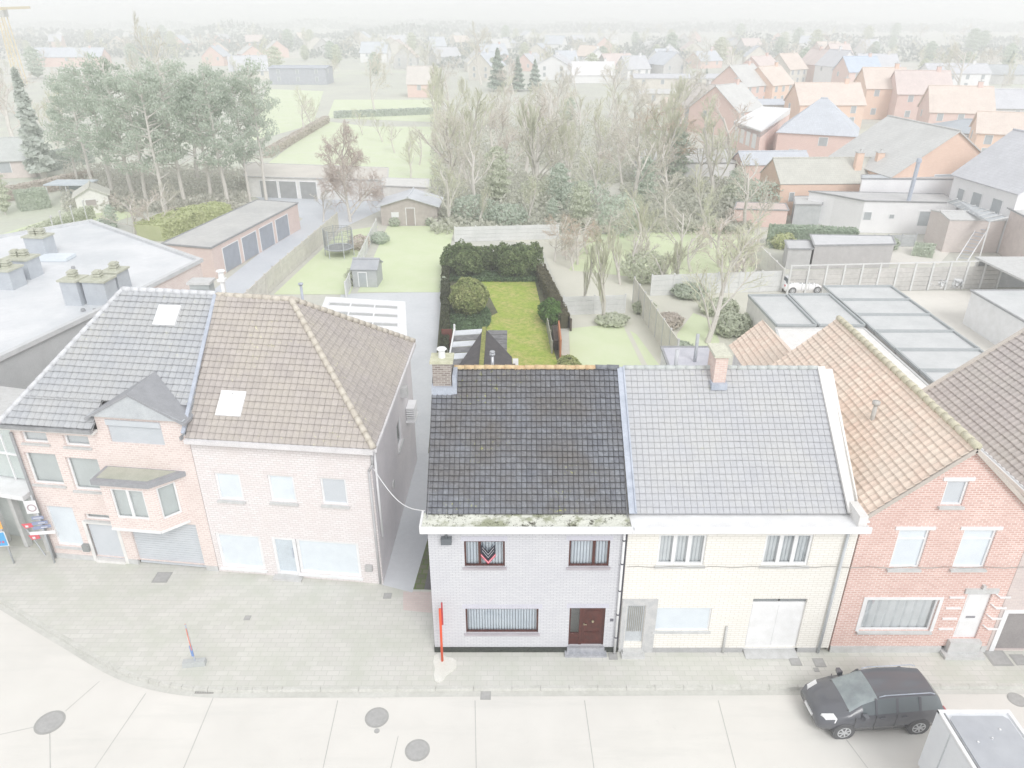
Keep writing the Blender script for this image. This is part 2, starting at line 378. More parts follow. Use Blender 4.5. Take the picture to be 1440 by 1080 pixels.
# ================================================================ MAIN HOUSE
MW = BRICK('lilac_painted_brick', S(216, 217, 221), S(209, 210, 215), S(183, 184, 190), stain=S(186, 187, 197), samt=.35, bump=.5)
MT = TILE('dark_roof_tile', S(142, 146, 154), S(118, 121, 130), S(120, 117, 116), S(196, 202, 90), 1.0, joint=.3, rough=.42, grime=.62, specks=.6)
X0, X1, YF, YB, ZE, ZR, YR = -2.83, 3.86, 19.8, 28.6, 5.95, 9.42, 24.3
H = thing('terraced_house', 'lilac painted brick terraced house with dark tiled roof and brown front door', 'house', (0, YF, 0))
wf = W((X0, YF), (X1, YF))
rA = wf.rect(653, 761, 710, 797); rB = wf.rect(800, 760, 857, 797); rC = wf.rect(655, 856, 757, 890); rD = wf.rect(800, 855, 850, 908)
mb = MB(); wall(mb, wf, [(0, .24), (wf.L, .24), (wf.L, 5.78), (0, 5.78)], [rA, rB, rC, rD])
ws = W((X0, YB), (X0, YF)); wall(mb, ws, [(0, 0), (ws.L, 0), (ws.L, 5.9), (4.3, 9.3), (0, 5.9)])
we = W((X1, YF), (X1, YB)); wall(mb, we, [(0, 0), (we.L, 0), (we.L, 5.9), (4.5, 9.3), (0, 5.9)])
wb = W((X1, YB), (X0, YB)); wall(mb, wb, [(0, 0), (wb.L, 0), (wb.L, 5.9), (0, 5.9)])
mb.build('wall', MW, H)
# soldier course lintels
LLM = MAT('lilac_lintel', S(212, 212, 224), S(206, 206, 218), .8)
for r in (rA, rB, rC, rD):
    k = r[0]-.1; mb = MB()
    while k < r[1]+.08:
        wf.box(mb, k, k+.062, r[3]+.004, r[3]+.2, -.01, .008); k += .075
    mb.build('lintel', LLM, H)
PL = MAT('dark_green_stone', S(78, 84, 78), S(52, 56, 52), .5, 14, finea=.4)
for a_, b_ in ((-.02, rD[0]), (rD[1], wf.L)): mb = MB(); wf.box(mb, a_, b_, 0, .24, -.1, .03); mb.build('plinth', PL, H)
LS = MAT('lilac_sill', S(190, 184, 190), S(178, 172, 178), .7)
window(H, wf, rA, BROWN, GL, CURT, LS, mull=(.38,), folds=.1, label='two-pane brown framed window above the wide window')
window(H, wf, rB, BROWN, GL, CURT, LS, mull=(.62,), folds=.1, label='two-pane brown framed window above the door')
window(H, wf, rC, BROWN, GL, CURT, LS, folds=.1, label='wide brown framed ground floor window with net curtain')
# door with side light
a0, a1, z0, z1 = rD; sp = a0+(a1-a0)*.33
mb = MB(); wf.box(mb, a0, a0+.06, z0, z1, -.14, -.06); wf.box(mb, a1-.06, a1, z0, z1, -.14, -.06); wf.box(mb, a0, a1, z1-.06, z1-.001, -.14, -.058); wf.box(mb, sp-.05, sp+.05, z0, z1-.06, -.14, -.062)
wf.box(mb, a0+.06, sp-.05, z0, z0+.55, -.13, -.08)
df = mb.build('door_frame', BROWN, H)
mb = MB(); wf.box(mb, sp+.05, a1-.06, z0, z1-.06, -.14, -.09)
wf.box(mb, sp+.15, a1-.16, z0+.16, z0+.62, -.09, -.07); wf.box(mb, sp+.2, a1-.21, z0+.21, z0+.57, -.07, -.06)
wf.box(mb, sp+.15, a1-.16, z0+.76, z1-.22, -.09, -.078)
dr = mb.build('door', BROWN, df, bevel=.008)
mb = MB(); c = wf.pt((sp+a1)/2, z0+1.15, -.06); mb.tube(c, c+wf.n*.05, .05, .04, 12); mb.tube(wf.pt(sp+.12, z0+1.0, -.09), wf.pt(sp+.12, z0+1.0, -.02), .02, .02)
mb.tube(wf.pt(sp+.12, z0+1.0, -.03), wf.pt(sp+.22, z0+1.0, -.03), .015, .015); mb.build('knob', MAT('brass', S(200, 190, 160), None, .35, metal=.6), df)
mb = MB(); q = -.11; mb.poly([wf.pt(a0+.06, z0+.55, q), wf.pt(sp-.05, z0+.55, q), wf.pt(sp-.05, z1-.06, q), wf.pt(a0+.06, z1-.06, q)]); mb.build('pane', GL, df)
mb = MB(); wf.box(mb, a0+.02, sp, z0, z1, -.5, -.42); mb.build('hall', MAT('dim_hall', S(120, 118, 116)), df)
mb = MB(); wf.box(mb, a0-.12, a1+.12, 0, .09, -.12, .28); wf.box(mb, a0-.04, a1+.04, .09, z0-.002, -.12, .12); mb.build('doorstep', MAT('blue_stone', S(188, 190, 196), S(160, 163, 170), .6, 5), H)
mb = MB(); wf.box(mb, a1+.18, a1+.3, 1.5, 1.62, 0, .015); wf.box(mb, a1+.19, a1+.23, 1.53, 1.59, .015, .02); wf.box(mb, a1+.25, a1+.29, 1.53, 1.59, .015, .02); mb.build('number_plate', MAT('number_plate', S(120, 120, 130)), H)
# lamp under the gutter
mb = MB(); s_, z_ = wf.hit(628, 757); wf.box(mb, s_-.18, s_+.18, z_-.13, z_+.1, .02, .2); wf.box(mb, s_-.03, s_+.03, z_+.1, z_+.2, .0, .12); mb.build('flood_lamp', MAT('lamp_grey', S(110, 116, 122), None, .4), H, bevel=.02)
# mossy box gutter
mb = MB(); gx0, gx1 = -3.02, 3.93; gy0, gy1 = 19.32, 20.24
mb.box(gx0, gx1, gy0, gy1, 5.78, 5.86); mb.box(gx0, gx1, gy0-.02, gy0+.06, 5.80, 6.04); mb.box(gx0-.02, gx0+.05, gy0+.06, gy1, 5.80, 6.03); g = mb.build('gutter', WHITE, H)
mb = MB(); nx, ny = 90, 12; rr = random.Random(2)
for i in range(nx):
    for j in range(ny):
        def q(i, j): x = gx0+.05+(gx1-gx0-.06)*i/nx; y = gy0+.06+(gy1-gy0-.07)*j/ny; return (x, y, 5.90+.05*max(0, noise.noise(Vector((x*2.2, y*3, 1))))+.03*max(0, noise.noise(Vector((x*13, y*13, 5))))+.05*(j/ny)**2)
        mb.poly([q(i, j), q(i+1, j), q(i+1, j+1), q(i, j+1)])
m, t, b = _mat('mossy_lining'); co = N(t, 'ShaderNodeTexCoord').outputs['Object']
col = mixc(t, ramp(t, noise_(t, co, 1.3, 5, .6), .47, .56), S(216, 218, 208), S(158, 162, 138)); col = mixc(t, ramp(t, noise_(t, co, 3.1, 6, .8), .56, .62), col, S(84, 84, 70)); col = mixc(t, ramp(t, noise_(t, co, 14, 3), .62, .68), col, S(70, 62, 48))
t.links.new(col, b.inputs['Base Color']); b.inputs['Roughness'].default_value = .8
mb.build('lining', m, g)
RL, RR = X0-.06, 4.0
roof('roof', MT, H, [(RL, 20.15, ZE), (RR+.0, 20.15, ZE), (RR-.1, YR, ZR), (RL, YR, ZR)], .178, .222, ROLL, .034)
plainroof('rear_roof', MT, H, [(RR, YB+.2, 5.9), (RL, YB+.2, 5.9), (RL, YR+.06, ZR-.02), (RR, YR+.06, ZR-.02)], .1, .178, .222)
mb = MB(); ridge(mb, (X0+.72, YR+.02, ZR+.02), (3.05, YR+.02, ZR+.03), .1, .36); mb.build('ridge_tiles', MAT('ochre_ridge_tile', S(226, 206, 166), S(210, 178, 140), .8, 5), H, True)
mb = MB(); ridge(mb, (3.05, YR+.02, ZR+.03), (RR-.1, YR+.02, ZR+.03), .1, .36); mb.build('grey_ridge_tiles', MAT('grey_ridge_tile', S(150, 155, 160), S(120, 124, 130), .8, 5), H, True)
BC = BRICK('old_chimney_brick', S(168, 158, 152), S(128, 116, 112), S(190, 186, 180), ms=.012)
ch = chimney(H, -2.5, 23.9, 8.6, 9.95, .66, .62, BC, MAT('lichen_cap', S(214, 214, 190), S(196, 196, 170), .9, 6), 1, WHITE, flash=.45)
mb = MB(); mb.box(-2.13, -1.98, 23.5, 24.35, 8.75, 9.5); mb.build('flashing', LEAD, H)
mb = MB(); mb.tube((-.74, 25.3, 8.3), (-.74, 25.3, 9.5), .06, .06, 12); mb.tube((-.74, 25.3, 9.5), (-.74, 25.3, 9.56), .11, .11, 12); mb.tube((-.74, 25.3, 9.62), (-.74, 25.3, 9.66), .11, .09, 12); mb.build('flue', MAT('steel_flue', S(205, 208, 214), None, .3, metal=.5), H, True)
# lead valley between the roofs
mb = MB(); bar(mb, (4.06, 20.1, 6.02), (3.97, YR, ZR+.05), .26, .06, (0, -.62, .78)); bar(mb, (4.16, 20.1, 6.06), (4.07, YR, ZR+.09), .05, .1, (0, -.62, .78)); mb.build('lead_strip', LEAD, H)
pipe(H, [(3.76, 19.7, 5.8), (3.76, 19.7, .05)], .045, WHITE)
mb = MB()
for z in (5.2, 4.2, 3.0, 1.9, .8): mb.tube((3.76, 19.7, z), (3.76, 19.7, z+.05), .055, .055, 8)
mb.box(3.82, 3.85, 19.74, 19.79, .3, 5.7); mb.build('pipe_bracket', MAT('dark_bracket', S(90, 90, 100)), H)
# chevron flag behind the window glass -> own thing, hanging in the window
F = thing('window_flag', 'black, white and red chevron flag hanging in the upper window of the lilac house', 'flag', wf.pt(2.4, 4.0, .01))
cs, _ = wf.hit(686.5, 780)
def chev(zt, h, th, mat, name, hw=.25, o=.012):
    mb = MB(); 
    for sgn in (-1, 1):
        P = [(cs+sgn*hw, zt), (cs, zt-h), (cs, zt-h-th), (cs+sgn*hw, zt-th)]
        if sgn < 0: P = P
        a = [wf.pt(x, z, o) for x, z in P]; bq = [wf.pt(x, z, o-.01) for x, z in P]
        mb.poly(a if sgn < 0 else a[::-1]); mb.poly(bq if sgn > 0 else bq[::-1])
        for i in range(4):
            j = (i+1) % 4; mb.poly([a[i], a[j], bq[j], bq[i]])
    return mb.build(name, mat, F)
zt = wf.hit(686, 765)[1]
BK = MAT('black_cloth', S(40, 40, 54)); RD = MAT('red_cloth', S(232, 62, 92)); WC = MAT('white_cloth', S(232, 232, 240))
chev(zt, .34, .33, BK, 'black_band'); chev(zt-.13, .3, .02, WC, 'white_band', .2, .016); chev(zt-.26, .3, .02, WC, 'white_band', .2, .016)
chev(zt-.40, .34, .11, RD, 'red_band'); chev(zt-.33, .34, .07, BK, 'lower_black_band', .25, .014); chev(zt-.44, .34, .022, WC, 'white_band', .24, .018)

# ================================================================ CREAM HOUSE
CW = BRICK('cream_brick', S(241, 239, 234), S(236, 234, 228), S(216, 213, 206), bw=.3, rh=.1, ms=.012, stain=S(224, 221, 214), samt=.4)
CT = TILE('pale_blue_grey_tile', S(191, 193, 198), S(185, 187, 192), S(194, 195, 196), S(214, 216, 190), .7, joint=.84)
CX1 = 11.62
H2 = thing('terraced_house', 'cream brick terraced house with pale grey tiled roof and white garage door', 'house', (7.7, YF, 0))
w2 = W((X1+.03, YF), (CX1, YF))
ra = w2.rect(925, 752, 992, 795); rb = w2.rect(1074, 752, 1140, 795); rc = w2.rect(921, 855, 999, 887); rg = w2.rect(1053, 842, 1128, 908); rg = (rg[0], rg[1], .05, rg[3]); rd = w2.rect(880, 851, 905, 903)
mb = MB(); wall(mb, w2, [(0, .2), (w2.L, .2), (w2.L, 5.78), (0, 5.78)], [ra, rb, rc, (rg[0], rg[1], .2, rg[3]), rd])
for w_ in (W((CX1, YF), (CX1, YB)), W((X1+.03, YB), (X1+.03, YF))): wall(mb, w_, [(0, 0), (w_.L, 0), (w_.L, 5.9), (4.4, 9.3), (0, 5.9)])
w_ = W((CX1, YB), (X1+.03, YB)); wall(mb, w_, [(0, 0), (w_.L, 0), (w_.L, 5.9), (0, 5.9)]); mb.build('wall', CW, H2)
mb = MB(); s0 = w2.hit(868, 900)[0]; s1 = w2.hit(919, 900)[0]
z1_ = w2.hit(890, 842)[1]
w2.box(mb, .02, rd[0]-.02, 0, z1_, -.05, .04); w2.box(mb, rd[1]+.02, s1, 0, z1_, -.05, .04); w2.box(mb, rd[0]-.02, rd[1]+.02, rd[3]+.02, z1_, -.05, .04); mb.build('stone_surround', MAT('grey_slab_cladding', S(208, 208, 208), S(192, 194, 196), .6, 4), H2)
mb = MB(); w2.box(mb, rd[0], rd[1], rd[2], rd[3], -.14, -.06); d = mb.build('door', PALEGREY, H2)
mb = MB()
for i in range(8): x = rd[0]+.08+(rd[1]-rd[0]-.16)*i/7; w2.box(mb, x-.012, x+.012, rd[2]+.5, rd[3]-.1, -.05, -.03)
mb.build('grille', MAT('bronze_grille', S(170, 168, 160)), d)
mb = MB(); w2.box(mb, rd[0]-.1, rd[1]+.1, 0, .1, .04, .35); w2.box(mb, rd[0]-.05, rd[1]+.05, .1, .2, -.06, .2); mb.build('doorstep', GREYST, H2)
GP = MAT('grey_plinth', S(186, 187, 188))
for a_, b_ in ((s1+.01, rg[0]-.05), (rg[1]+.05, w2.L-.3)): mb = MB(); w2.box(mb, a_, b_, 0, .2, -.05, .03); mb.build('plinth', GP, H2)
for r in (ra, rb): window(H2, w2, r, WHITE, PGL, PCURT, GREYST, mull=(.35, .66), fw=.08, folds=.12)
fo = window(H2, w2, rc, WHITE, None, None, GREYST, fw=.05, label='ground floor window with its pale roller shutter down')
mb = MB(); 
zz = rc[2]+.02
while zz < rc[3]-.03: w2.box(mb, rc[0]+.05, rc[1]-.05, zz, zz+.045, -.10, -.07); zz += .05
mb.build('shutter', SHUT, fo)
mb = MB(); w2.box(mb, rg[0], rg[1], rg[2], rg[3]-.22, -.13, -.09); mid = (rg[0]+rg[1])/2; w2.box(mb, rg[0]+.05, mid-.03, rg[2]+.1, rg[3]-.32, -.09, -.075); w2.box(mb, mid+.03, rg[1]-.05, rg[2]+.1, rg[3]-.32, -.09, -.075); gd = mb.build('garage_door', WHITE, H2)
mb = MB(); w2.box(mb, rg[0], mid-.03, rg[3]-.2, rg[3]-.04, -.12, -.1); w2.box(mb, mid+.03, rg[1], rg[3]-.2, rg[3]-.04, -.12, -.1); mb.build('vent_slot', MAT('slot_grey', S(150, 155, 158)), gd)
mb = MB(); w2.box(mb, rg[0], rg[1], 0, .2, -.2, -.14); mb.poly([w2.pt(rg[0], .012, .35), w2.pt(rg[1], .012, .35), w2.pt(rg[1], .06, -.1), w2.pt(rg[0], .06, -.1)]); mb.build('threshold', GREYST, H2)
mb = MB(); mb.box(3.94, 11.75, 19.32, 20.3, 5.78, 5.92); mb.box(4.0, 11.75, 19.3, 19.38, 5.80, 6.03); mb.build('gutter', WHITE, H2)
roof('roof', CT, H2, [(4.2, 20.15, ZE+.02), (11.25, 20.15, ZE+.02), (11.2, YR, ZR), (4.1, YR, ZR)], .215, .232, FLAT, .034)
plainroof('rear_roof', CT, H2, [(11.4, YB+.2, 5.9), (4.1, YB+.2, 5.9), (4.1, YR+.06, ZR-.02), (11.4, YR+.06, ZR-.02)], .1, .22, .25)
mb = MB(); ridge(mb, (4.1, YR+.02, ZR+.02), (11.2, YR+.02, ZR+.02), .09, .36); mb.build('ridge_tiles', MAT('pale_ridge', S(208, 212, 212), S(196, 202, 200), .8, 5), H2, True)
PB = BRICK('pale_pink_brick', S(226, 204, 194), S(216, 190, 182), S(228, 220, 214))
chimney(H2, 7.45, 24.15, 8.9, 10.15, .44, .95, PB, MAT('pale_cap', S(222, 222, 206), S(206, 206, 190), .9, 6), 0, None, flash=.25)
mb = MB(); bar(mb, (11.4, 20.1, 6.05), (11.28, YR, ZR+.05), .26, .12, (0, -.62, .78)); mb.box(11.36, 11.64, 19.5, 20.35, 5.9, 6.35); mb.poly([(11.5, 20.1, 5.98), (11.72, 20.1, 5.98), (11.72, YR, ZR-.02), (11.4, YR, ZR-.02)]); mb.build('verge', OFFW, H2)
pipe(H2, [w2.pt(7.35, 5.8, .3), w2.pt(7.35, 5.55, .08), w2.pt(7.35, .05, .08)], .05, PALEGREY)
s_, z_ = w2.hit(1022, 880); pipe(H2, [w2.pt(s_, z_, .05), w2.pt(s_, .02, .05)], .045, GREYST, 'vent_pipe')
pipe(H2, [(6.2, 25.2, 8.6), (6.2, 25.2, 9.75)], .08, MAT('flue_pipe', S(214, 217, 222)), 'flue')

# ================================================================ RED HOUSE
RW = BRICK('red_brick', S(223, 188, 179), S(206, 165, 155), S(234, 220, 214), rh=.085, ms=.016, stain=S(200, 164, 156), samt=.5)
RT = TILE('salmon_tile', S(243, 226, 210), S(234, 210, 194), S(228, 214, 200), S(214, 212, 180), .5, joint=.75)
RX0, RX1, RP, RZ, RE, RB = 11.68, 17.4, 14.58, 8.8, 6.2, 30.6
H3 = thing('gabled_house', 'pale red brick gabled house with salmon tiled roof and white door', 'house', (14.6, YF, 0))
w3 = W((RX0, YF), (RX1, YF)); L3 = w3.L
q1 = w3.rect(1327, 676, 1358, 711); q2 = w3.rect(1257, 745, 1300, 799); q3 = w3.rect(1347, 745, 1393, 799); q4 = w3.rect(1213, 843, 1314, 887); q5 = w3.rect(1350, 834, 1384, 898)
mb = MB(); wall(mb, w3, [(0, .3), (L3, .3), (L3, RE), (RP-RX0, RZ), (0, RE)], [q1, q2, q3, q4, q5])
w_ = W((RX1, YF), (RX1, RB)); wall(mb, w_, [(0, 0), (w_.L, 0), (w_.L, RE), (0, RE)]); w_ = W((RX0, RB), (RX0, YF)); wall(mb, w_, [(0, 0), (w_.L, 0), (w_.L, RE), (0, RE)])
w_ = W((RX1, RB), (RX0, RB)); wall(mb, w_, [(0, 0), (w_.L, 0), (w_.L, RE), (w_.L/2, RZ), (0, RE)]); mb.build('wall', RW, H3)
for a_, b_ in ((0, q5[0]-.3), (q5[1]+.3, L3)): mb = MB(); w3.box(mb, a_, b_, 0, .3, -.05, .04); mb.build('plinth', GREYST, H3)
for r, tr in ((q1, ()), (q2, (.75,)), (q3, (.75,)), (q4, ())):
    fo = window(H3, w3, r, WHITE, PGL, (SHUT if tr else (GREYSHUT if r is q1 else PCURT)), GREYST, trans=tr, fw=.07, sillp=.12, folds=0 if (tr or r is q1) else .3)
    if r is not q4:
        m2 = MB(); w3.box(m2, r[0]-.15, r[1]+.15, r[3]+.002, r[3]+.14, -.03, .03); m2.build('lintel', WHITE, fo)
    else:
        m2 = MB(); f = .12
        w3.box(m2, r[0]-f, r[1]+f, r[3]+.002, r[3]+f, -.03, .03); w3.box(m2, r[0]-f, r[0]-.002, r[2], r[3], -.03, .028); w3.box(m2, r[1]+.002, r[1]+f, r[2], r[3], -.03, .028); m2.build('surround', WHITE, fo)
mb = MB(); w3.box(mb, q5[0], q5[1], q5[2], q5[3], -.14, -.07); w3.box(mb, q5[0]+.1, q5[1]-.1, q5[2]+1.2, q5[3]-.12, -.07, -.06); w3.box(mb, q5[0]+.1, q5[1]-.1, q5[2]+.12, q5[2]+.8, -.07, -.06); d = mb.build('door', WHITE, H3)
mb = MB(); mc = (q5[0]+q5[1])/2; w3.box(mb, mc-.16, mc+.16, q5[2]+.95, q5[2]+1.03, -.07, -.05); mb.build('letter_slot', MAT('slot_dark', S(160, 160, 165)), d)
mb = MB(); w3.box(mb, q5[0]-.15, q5[1]+.15, q5[3]+.01, q5[3]+.22, 0, .06); w3.box(mb, mc-.05, mc+.05, q5[3]+.25, q5[3]+.4, 0, .1); mb.build('door_lintel', GREYST, H3)
mb = MB(); w3.box(mb, q5[0]-.3, q5[1]+.3, 0, .14, -.08, .4); w3.box(mb, q5[0]-.14, q5[1]+.14, .14, q5[2]-.003, -.08, .2); mb.build('doorstep', GREYST, H3)
mb = MB()
for k in range(4):
    z = q5[2]+.45+k*.5
    w3.box(mb, q5[0]-.62, q5[0]-.1, z, z+.07, 0, .04); w3.box(mb, q5[1]+.3, q5[1]+.66, z, z+.07, 0, .04)
    bar(mb, w3.pt(q5[1]+.06, z+.24, .02), w3.pt(q5[1]+.31, z+.035, .02), .04, .07, w3.n)
mb.build('door_moulding', WHITE, H3)
roof('roof', RT, H3, [(RX0-.12, RB+.1, RE-.05), (RX0-.12, YF-.12, RE-.05), (RP, YF-.12, RZ+.06), (RP, RB+.1, RZ+.06)], .28, .27, PAN, .035)
plainroof('right_roof', RT, H3, [(RX1+.05, YF-.12, RE-.05), (RX1+.05, RB+.1, RE-.05), (RP, RB+.1, RZ+.05), (RP, YF-.12, RZ+.05)], .08, .28, .27)
mb = MB(); ridge(mb, (RP, YF-.12, RZ+.09), (RP, RB+.1, RZ+.09), .13, .4); mb.build('ridge_tiles', MAT('mossy_pale_ridge', S(222, 216, 196), S(208, 204, 180), .8, 4), H3, True)
mb = MB(); bar(mb, (RX0-.1, YF-.1, RE-.1), (RP, YF-.1, RZ-.02), .1, .14, (-.6, 0, .8)); bar(mb, (RX1+.05, YF-.1, RE-.1), (RP, YF-.1, RZ-.02), .1, .14, (.6, 0, .8)); mb.build('verge', MAT('verge_mortar', S(206, 198, 190)), H3)
mb = MB(); mb.tube((13.25, 23.6, 7.3), (13.25, 23.6, 8.3), .09, .07, 10); mb.tube((13.25, 23.6, 8.3), (13.25, 23.6, 8.42), .14, .14, 10); mb.build('roof_vent', MAT('vent_grey', S(208, 206, 202)), H3, True)
mb = MB(); mb.box(11.45, 11.75, 19.55, 20.1, 6.05, 6.12); mb.build('gutter_end', WHITE, H3)
# rear wing of the red house
rw = MB(); rw.box(11.9, 14.4, 31.6, 36, 0, 4.9); rw.build('rear_wing_wall', OFFW, H3)
roof('rear_wing_roof', RT, H3, [(11.7, 36.4, 5.0), (11.7, 31, 5.0), (13.3, 31, 6.5), (13.3, 36.4, 6.5)], .28, .27, PAN, .03)
plainroof('rear_wing_roof', RT, H3, [(14.9, 31, 5.0), (14.9, 36.4, 5.0), (13.3, 36.4, 6.5), (13.3, 31, 6.5)], .08, .28, .27)

# ================================================================ BROWN-ROOFED HOUSE, right edge
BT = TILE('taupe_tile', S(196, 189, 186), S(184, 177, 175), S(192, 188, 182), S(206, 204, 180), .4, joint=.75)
BW_ = BRICK('taupe_brick', S(214, 202, 198), S(202, 190, 188), S(220, 212, 208))
H4 = thing('gabled_house', 'taupe house with brown-grey tiled roof and dark garage door at the right edge', 'house', (21, YF, 0))
w4 = W((17.46, YF+.05), (24.6, YF+.05)); r5 = w4.rect(1409, 862, 1452, 906); r5 = (r5[0], r5[0]+2.4, .03, r5[3])
mb = MB(); wall(mb, w4, [(0, 0), (w4.L, 0), (w4.L, 6.6), (3.57, 9.5), (0, 6.6)], [r5, (1.5, 3, 3.6, 5), (4.2, 5.7, 3.6, 5)])
for w_ in (W((24.6, YF+.05), (24.6, 27.6)), W((17.46, 27.6), (17.46, YF+.05))): wall(mb, w_, [(0, 0), (w_.L, 0), (w_.L, 6.6), (0, 6.6)])
w_ = W((24.6, 27.6), (17.46, 27.6)); wall(mb, w_, [(0, 0), (w_.L, 0), (w_.L, 6.6), (w_.L/2, 9.5), (0, 6.6)]); mb.build('wall', BW_, H4)
mb = MB(); w4.box(mb, r5[0]+.01, r5[1]-.01, r5[2], r5[3]-.01, -.13, -.09); mb.build('garage_door', MAT('dark_taupe_door', S(160, 156, 156)), H4)
mb = MB(); w4.box(mb, r5[0]-.18, r5[0], 0, r5[3]+.15, -.05, .03); w4.box(mb, r5[1], r5[1]+.18, 0, r5[3]+.15, -.05, .03); w4.box(mb, r5[0], r5[1], r5[3], r5[3]+.15, -.05, .03); mb.build('door_surround', WHITE, H4)
for r in ((1.5, 3, 3.6, 5), (4.2, 5.7, 3.6, 5)): window(H4, w4, r, WHITE, PGL, PCURT, GREYST)
roof('roof', BT, H4, [(17.4, 27.8, 6.62), (17.4, 19.7, 6.62), (21.03, 19.7, 9.6), (21.03, 27.8, 9.6)], .26, .27, PAN, .035)
plainroof('right_roof', BT, H4, [(24.7, 19.7, 6.6), (24.7, 27.8, 6.6), (21.03, 27.8, 9.6), (21.03, 19.7, 9.6)], .1)
mb = MB(); ridge(mb, (21.03, 19.7, 9.63), (21.03, 27.8, 9.63), .12); bar(mb, (17.4, 27.75, 6.7), (21.03, 27.75, 9.66), .16, .08, (0, 0, 1)); mb.build('ridge_tiles', MAT('taupe_ridge', S(214, 208, 200)), H4, True)
mb = MB(); mb.box(17.22, 17.42, 19.6, 27.9, 6.5, 6.6); mb.box(17.2, 17.24, 19.6, 27.9, 6.5, 6.68); mb.box(17.36, 17.42, 19.6, 27.9, 6.6, 6.66); mb.build('gutter', WHITE, H4)
# facade cable
mb = MB(); prev = None; pts = []
for i in range(40):
    x = 3.95+i*.36; pts.append((x, 19.72, 4.06+.03*math.sin(i*1.7)-(.0 if x < 11.6 else .02)))
mb.path(pts, .012, 4); tag(mb.build('facade_cable', MAT('cable_grey', S(170, 168, 164))), 'thin dark cable running along the cream and red house fronts', 'cable')
# ================================================================ WHITE HOUSE (left row)
A, B_, C_, D_ = (-12.35, 24.2), (-5.3, 23.4), (-5.0, 32.9), (-11.9, 33.5)
WB = BRICK('pale_pink_white_brick', S(236, 232, 233), S(228, 221, 222), S(213, 208, 207), bw=.24, rh=.1, ms=.016, stain=S(222, 212, 208), samt=.4)
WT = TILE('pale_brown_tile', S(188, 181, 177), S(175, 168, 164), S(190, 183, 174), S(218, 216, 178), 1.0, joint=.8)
H5 = thing('corner_house', 'white brick hipped-roof house with pale brown tiles beside the alley', 'house', (-8.8, 23.8, 0))
w5 = W(A, B_)
ops = [w5.rect(305, 666, 340, 703), w5.rect(379, 669, 415, 706), w5.rect(452, 673, 488, 710)]
g1 = w5.rect(309, 752, 370, 806); g2 = w5.rect(386, 757, 419, 808); g3 = w5.rect(419, 758, 506, 814)
g1 = (g1[0], g1[1], .25, g1[3]); g2 = (g2[0], g2[1], .08, g1[3]); g3 = (g2[1], g3[1], .25, g1[3])
mb = MB(); wall(mb, w5, [(0, 0), (w5.L, 0), (w5.L, 6.5), (0, 6.5)], ops+[g1, g2, g3])
mb.build('wall', WB, H5)
SIDE = MAT('pale_lilac_render', S(226, 222, 224), S(216, 213, 216), .85, .6, fine=8, finea=.06)
w5s = W(B_, C_); mb = MB(); wn = w5s.rect(566, 630, 577, 684); wn = (5.0, 6.1, 3.3, 4.6)
wall(mb, w5s, [(0, 0), (w5s.L, 0), (w5s.L, 6.5), (0, 6.5)], [wn])
for w_ in (W(C_, D_), W(D_, A)): wall(mb, w_, [(0, 0), (w_.L, 0), (w_.L, 6.5), (0, 6.5)])
mb.build('side_wall', SIDE, H5)
window(H5, w5s, wn, WHITE, PGL, PCURT, GREYST, name='window')
for k, r in enumerate(ops):
    fo = window(H5, w5, r, WHITE, PGL, SHUT if k < 2 else GREYSHUT, GREYST, fw=.08, sillp=.12)
    m2 = MB(); x = r[0]-.15
    while x < r[1]+.12: w5.box(m2, x, x+.06, r[3]+.003, r[3]+.2, -.01, .01); x += .075
    m2.build('lintel', WB, fo)
window(H5, w5, g1, WHITE, PGL, SHUT, WHITE, fw=.12, sillp=.1, label='ground floor shop window with white blind')
window(H5, w5, g3, WHITE, PGL, SHUT, WHITE, fw=.12, sillp=.1, label='widest white framed shop window with blind')
mb = MB(); w5.box(mb, g2[0], g2[0]+.12, g2[2], g2[3], -.14, -.03); w5.box(mb, g2[1]-.16, g2[1], g2[2], g2[3], -.14, -.03); w5.box(mb, g2[0]+.12, g2[1]-.16, g2[3]-.12, g2[3], -.14, -.032); w5.box(mb, g2[0]+.12, g2[1]-.16, g2[2], g2[2]+.15, -.14, -.032)
d = mb.build('door', WHITE, H5); mb = MB(); mb.poly([w5.pt(g2[0]+.1, g2[2]+.1, -.09), w5.pt(g2[1]-.1, g2[2]+.1, -.09), w5.pt(g2[1]-.1, g2[3]-.1, -.09), w5.pt(g2[0]+.1, g2[3]-.1, -.09)]); mb.build('pane', MAT('frosted_pane', S(212, 222, 230)), d)
mb = MB(); mb.tube(w5.pt(g2[1]-.2, 1.0, -.02), w5.pt(g2[1]-.2, 1.5, -.02), .02); mb.build('handle', LEAD, d)
mb = MB(); w5.box(mb, g2[0]-.1, g2[1]+.1, 0, .1, -.1, .3); mb.build('doorstep', GREYST, H5)
s_, z_ = w5.hit(520, 798); mb = MB(); w5.box(mb, s_-.15, s_+.13, z_-.12, z_+.16, 0, .14); tag(mb.build('letter_box', MAT('letterbox_grey', S(196, 196, 196)), None, bevel=.015), 'small grey letter box on the white house front near the alley', 'letter box')
ZE5, ZR5 = 6.65, 10.6
rA5, rB5 = Vector((-12.2, 28.8, ZR5)), Vector((-9.0, 28.3, ZR5))
eA, eB = Vector((A[0], A[1]-.25, ZE5)), Vector((B_[0]+.2, B_[1]-.25, ZE5)); eC = Vector((C_[0]+.2, C_[1]+.2, ZE5)); eD = Vector((D_[0], D_[1]+.2, ZE5))
roof('roof', WT, H5, [eA, eB, rB5, rA5], .25, .27, PAN, .035)
roof('hip_roof', WT, H5, [eB, eC, rB5], .25, .27, PAN, .03)
plainroof('rear_roof', WT, H5, [eC, eD, rA5, rB5], .06)
